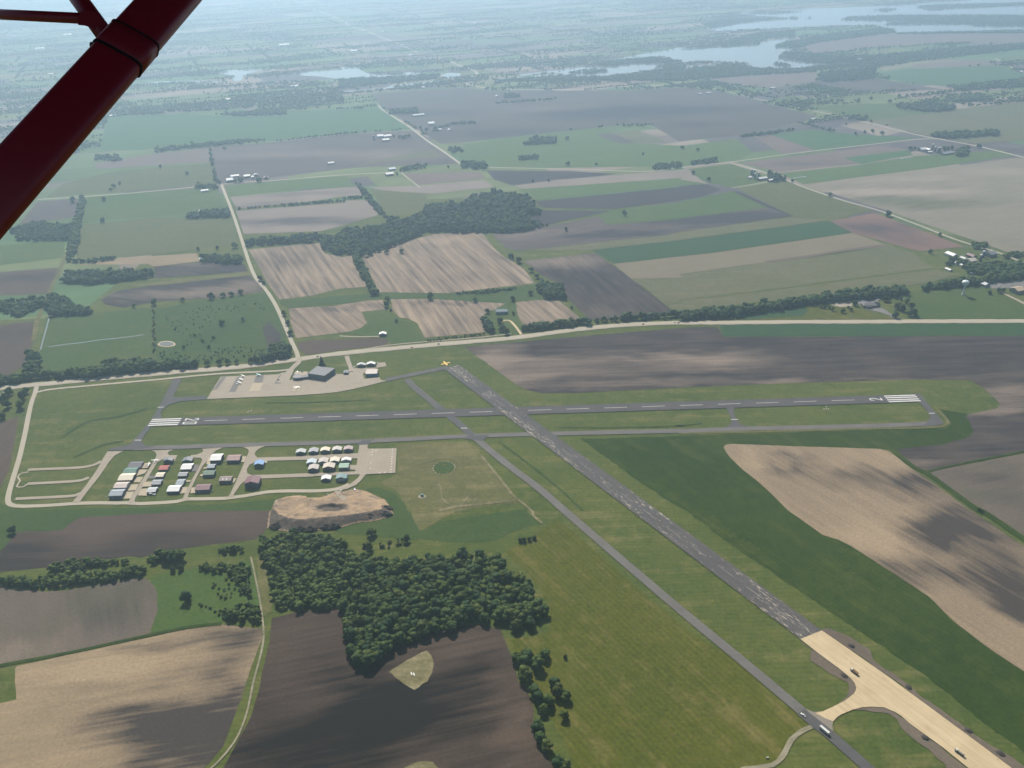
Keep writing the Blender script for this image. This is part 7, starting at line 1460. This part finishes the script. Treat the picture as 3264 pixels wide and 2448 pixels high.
def plane(x, y, rz, col, label, group, z=.75):
    e = empty('light_airplane', (x, y, z), rz); tag(e, label, 'airplane', group)
    k = 'plane_%.2f_%.2f' % col[:2]; m = bpy.data.materials.get(k) or plain(k, col, .03, 1, .35, .5)
    vs = []; fs = []; n = 10
    prof = [(3.6,.12,1.25),(3.3,.45,1.25),(2.2,.60,1.3),(.6,.68,1.45),(-1.2,.52,1.45),(-3.2,.22,1.4),(-4.4,.08,1.4)]
    for u, r, z_ in prof:
        for q in range(n): a_ = 2*math.pi*q/n; vs.append((u, r*math.cos(a_), z_+r*math.sin(a_)))
    for j in range(len(prof)-1):
        for q in range(n): fs.append((j*n+q, (j+1)*n+q, (j+1)*n+(q+1)%n, j*n+(q+1)%n))
    fs += [tuple(range(n)), tuple(range((len(prof)-1)*n, len(prof)*n))[::-1]]
    MB().add(vs, fs).build('fuselage', m, e, smooth=True)
    MB().add([(1.5,-5.4,2.16),(1.5,5.4,2.16),(.15,5.4,2.16),(-.1,0,2.16),(.15,-5.4,2.16),(1.4,-5.4,2.30),(1.6,0,2.38),(1.4,5.4,2.30),(.15,5.4,2.22),(-.1,0,2.24),(.15,-5.4,2.22)], [(0,4,3,2,1),(5,6,9,10),(6,7,8,9),(0,1,7,6,5),(4,10,9,3),(3,9,8,2),(1,2,8,7),(0,5,10,4)]).build('wing', m, e)
    MB().box(-4.5, -3.5, -1.7, 1.7, 1.42, 1.50).build('tailplane', m, e)
    MB().add([(-3.4,-.05,1.5),(-4.6,-.05,1.5),(-4.7,-.05,2.7),(-4.2,-.05,2.7),(-3.4,.05,1.5),(-4.6,.05,1.5),(-4.7,.05,2.7),(-4.2,.05,2.7)], [(0,1,2,3),(7,6,5,4),(0,4,5,1),(1,5,6,2),(2,6,7,3),(3,7,4,0)]).build('fin', m, e)
    MB().box(1.0, 1.75, -.55, .55, 1.62, 2.10).build('windscreen', GLASS, e)
    for s_ in (-1, 1): MB().tube((.8, s_*.5, 1.0), (1.0, s_*2.6, 2.15), .05, .05, 6).build('wing_brace', m, e)
    for px_, py_ in ((2.6,0),(.3,-1.1),(.3,1.1)):
        MB().tube((px_, py_-.1, .28), (px_, py_+.1, .28), .28, .28, 10).build('wheel', TYRE, e); MB().tube((px_, py_, .28), (px_*.9, py_*.4, 1.0), .05, .05, 6).build('gear_leg', m, e)
    MB().box(3.62, 3.68, -.95, .95, 1.2, 1.32).build('propeller', TYRE, e)
    return e
WH = (.80, .80, .78)
PLL = [('white airplane tied down farthest along the grey apron strip', .9, WH), ('white airplane tied down in the middle of the grey apron strip', .9, WH), ('white airplane tied down last on the grey apron strip', .9, WH), ('turquoise and white airplane on its own apron strip', 1.0, (.35, .68, .72)), ('airplane standing on the pale square before the terminal', 1.6, WH), ('white airplane parked at the head of the hangar lane', 1.57, WH), ('white airplane on the pad of the slate roofed hangar', 0.2, WH)]
for (x, y), (lab, rz, c) in zip(PT['planes'], PLL): plane(x, y, rz, c, lab, 'light airplanes on the airfield', .98)
sheet('concrete_patch', [(PT['planes'][4][0]+dx_, PT['planes'][4][1]+dy_) for dx_, dy_ in ((-6,-9),(6,-9),(6,3),(-6,3))], .86, M('newconcrete'), 'pale concrete square beneath the airplane by the terminal')
def truck(x, y, rz, kind, label):
    e = empty('truck', (x, y, .72), rz); tag(e, label, 'truck', 'work vehicles')
    white = M('paint'); yel = M('yellow')
    cabm = yel if kind == 'dump' else white
    if kind == 'trailer':
        MB().box(-5.2, 5.2, -1.25, 1.25, 1.0, 3.6).build('trailer_box', plain('trailer_white', (.62, .61, .58), .03, .5, .5), e); MB().box(-5, 5, -.5, .5, .75, 1.0).build('chassis', TYRE, e); wheels(e, (-4.4, -3.2, 3.8), 1.25, .5); MB().box(4.6, 4.8, -1.0, -.8, .1, 1.0).build('landing_leg', WM['grey'], e); return e
    if kind == 'pickup':
        b = MB(); b.box(-2.7, 2.7, -.98, .98, .45, 1.0); b.build('body', white, e); MB().box(-.5, 1.3, -.9, .9, 1.003, 1.75).build('cabin', GLASS, e); MB().box(-.3, 1.1, -.85, .85, 1.753, 1.82).build('roof', white, e); wheels(e, (-1.7, 1.7), 1.0, .4); return e
    MB().box(-4.4, 4.2, -.6, .6, .75, 1.1).build('chassis', TYRE, e)
    b = MB(); b.add([(2.2,-1.25,.9),(4.5,-1.25,.9),(4.5,-1.25,2.0),(3.7,-1.25,2.9),(2.2,-1.25,2.9),(2.2,1.25,.9),(4.5,1.25,.9),(4.5,1.25,2.0),(3.7,1.25,2.9),(2.2,1.25,2.9)], [(0,1,2,3,4),(9,8,7,6,5),(0,5,6,1),(1,6,7,2),(3,8,9,4),(4,9,5,0)]); b.build('cab', cabm, e)
    b = MB(); b.add([(4.42,-1.1,2.05),(4.42,1.1,2.05),(3.76,1.1,2.86),(3.76,-1.1,2.86)], [(0,1,2,3)]); b.build('windscreen', GLASS, e)
    if kind == 'water':
        MB().tube((-4.4,0,2.2), (1.9,0,2.2), 1.15, 1.15, 14).build('tank', plain('tanker', (.42, .36, .26), .08, .6, .6), e)
    else:
        b = MB(); b.add([(-4.6,-1.3,1.25),(1.9,-1.3,1.25),(2.1,-1.3,2.7),(-4.9,-1.3,2.3),(-4.6,1.3,1.25),(1.9,1.3,1.25),(2.1,1.3,2.7),(-4.9,1.3,2.3),(1.9,-1.1,2.5),(-4.6,-1.1,2.2),(-4.6,1.1,2.2),(1.9,1.1,2.5)], [(0,1,2,3),(7,6,5,4),(1,5,6,2),(0,3,7,4),(0,4,5,1),(2,8,9,3),(6,7,10,11),(8,11,10,9),(2,6,11,8),(3,9,10,7)]); b.build('dump_body', plain('dumper_brown', (.16, .09, .05), .1, .8, .7) if 'dumper_brown' not in bpy.data.materials else bpy.data.materials['dumper_brown'], e)
    wheels(e, (-3.4, -2.0, 3.2), 1.25, .55); return e
TK = [('other', 'dump truck with white cab driving on the sandy runway bed'), ('water', 'tanker truck with white cab on the sandy runway bed'), ('pickup', 'white pickup truck on the taxiway beside the dusty fan'), ('trailer', 'long pale box trailer standing on the taxiway'), ('other', 'dump truck standing at the earth works entrance')]
TR = [ANG_B+math.pi, ANG_B+math.pi, ANG_B, ANG_B, 1.9]
for (x, y), (k, lab), rz in zip(PT['trucks'], TK, TR): truck(x, y, rz, k, lab)
for i, (x, y) in enumerate(PT['trailer']):
    e = empty('utility_trailer', (x, y, .5)); tag(e, 'small white boxy trailer beside the light grey hangar' if i == 0 else 'low white trailer lying in the grass beside the light grey hangar', 'trailer')
    MB().box(-2.2, 2.2, -1, 1, .6, 2.4 if i == 0 else 1.1).build('box', M('paint'), e); wheels(e, (0,), 1.15, .35); MB().tube((2.2,0,.7), (3.4,0,.6), .06, .06, 6).build('drawbar', WM['grey'], e)
# ------------------------------------------------------------------ the aeroplane's own wing strut, two metres from the lens
RED = plain('red_dope', (.24, .012, .026), .06, 9.0, .42, .4)
SEAL = plain('black_seal', (.012, .010, .012), .1, 20, .7)
def cam_pt(px, py, depth):   # a place in the cabin's view, depth in metres along the view axis; px, py in units of half the picture width
    k = math.tan(FOV/2)
    return Vector((0, 0, CAM_H))+(_fw+CRT*(px*k)+CUP*(py*k))*depth
def A_(x, y, d): return cam_pt((x*.49729-1632)/1632, -(y*.49729-1224)/1632, d)
e = empty('aeroplane', A_(150, 1130, 1.7)); tag(e, 'red aeroplane wing strut with a braced clamp crossing the view', 'aeroplane')
base = e.location.copy()
def oval(name, a, b, chord, thick, mat, flat_n, n=24, parent=None):
    a = a-base; b = b-base; d = (b-a).normalized(); q = flat_n-d*flat_n.dot(d); q.normalize(); p = d.cross(q)
    vs = []; fs = []
    for c in (a, b):
        for k in range(n):
            t_ = 2*math.pi*k/n; cx_ = math.cos(t_); sx_ = math.sin(t_)
            vs.append(c+p*(chord/2*math.copysign(abs(cx_)**.45, cx_))+q*(thick/2*math.copysign(abs(sx_)**.40, sx_)))
    fs = [(k, (k+1) % n, n+(k+1) % n, n+k) for k in range(n)]+[tuple(range(n-1,-1,-1)), tuple(range(n,2*n))]
    return MB().add(vs, fs).build(name, mat, parent or e, smooth=True)
toward = -_fw+CRT*.15-CUP*.25
P1 = A_(-460, 1745, 1.50); P2 = A_(1640, -630, 2.28)
oval('strut_tube', P1, P2, .1035, .042, RED, toward)
ax = (P2-P1).normalized()
_r = (A_(815, 315, 1.0)-Vector((0, 0, CAM_H))).normalized(); _w = P1-Vector((0, 0, CAM_H)); _b = _r.dot(ax)
Bc = P1+ax*((_b*_r.dot(_w)-ax.dot(_w))/(1-_b*_b))
oval('clamp_band', Bc-ax*.036, Bc+ax*.036, .1085, .049, RED, toward)
oval('clamp_seal', Bc-ax*.041, Bc-ax*.0365, .1100, .0505, SEAL, toward); oval('clamp_seal', Bc+ax*.0365, Bc+ax*.041, .1100, .0505, SEAL, toward)
def rod(name, a, b, r, mat, n=14, flat_=1.0):
    o = MB().tube(a-base, b-base, r, r, n, True, 1.0, flat_, up=tuple(toward)).build(name, mat, e, smooth=True); return o
J = A_(575, 120, 1.96)
rod('brace_tube', A_(700, 262, 1.955), A_(380, -180, 2.05), .0205, RED)
rod('brace_tube', J, A_(-420, 72, 2.15), .0122, RED)
g_ = MB(); gp = [(660,255),(590,180),(545,165),(500,160),(500,108),(520,70),(600,70),(735,215)]
fr = [A_(x_, y_, 1.948)-base for x_, y_ in gp]; bk = [A_(x_, y_, 1.962)-base for x_, y_ in gp]; n = len(gp)
g_.add(fr+bk, [tuple(range(n)), tuple(range(2*n-1,n-1,-1))]+[((k+1)%n,k,n+k,n+(k+1)%n) for k in range(n)]); g_.build('gusset', RED, e)
bt = A_(618, 292, 1.95)-base
MB().tube(bt-CRT*.012, bt+CRT*.012, .0085, .0085, 6).build('bolt', SEAL, e); MB().tube(bt-CRT*.016-CUP*.016, bt-CRT*.006-CUP*.004, .006, .007, 6).build('nut', SEAL, e)
wb = MB(); prof = [(-1.75,0),(-1.2,-.05),(-.3,-.06),(.12,-.02),(.22,.04),(.10,.12),(-.35,.17),(-1.0,.12)]; n = len(prof)
zw = .62
wb.add([(x_, -.35, zw+z_) for x_, z_ in prof]+[(x_, 6.2, zw+.12+z_) for x_, z_ in prof], [tuple(range(n-1,-1,-1)), tuple(range(n,2*n))]+[(k,(k+1)%n,n+(k+1)%n,n+k) for k in range(n)])
wg = wb.build('wing', RED, e, smooth=False); wg.location = Vector((0, 0, CAM_H))-base
# ------------------------------------------------------------------ haze
b = MB().box(-45000, 45000, -20000, 48000, -1.2, 720)
t = NT('haze_air'); pv = t.n('ShaderNodeVolumePrincipled'); pv.inputs['Color'].default_value = (.57, .79, 1.0, 1); pv.inputs['Density'].default_value = HAZE_DENSITY; pv.inputs['Anisotropy'].default_value = .68
t.L(pv.outputs[0], t.out.inputs[1])
tag(b.build('haze', t.m), 'blue summer haze lying over the whole plain', None, None, 'stuff')
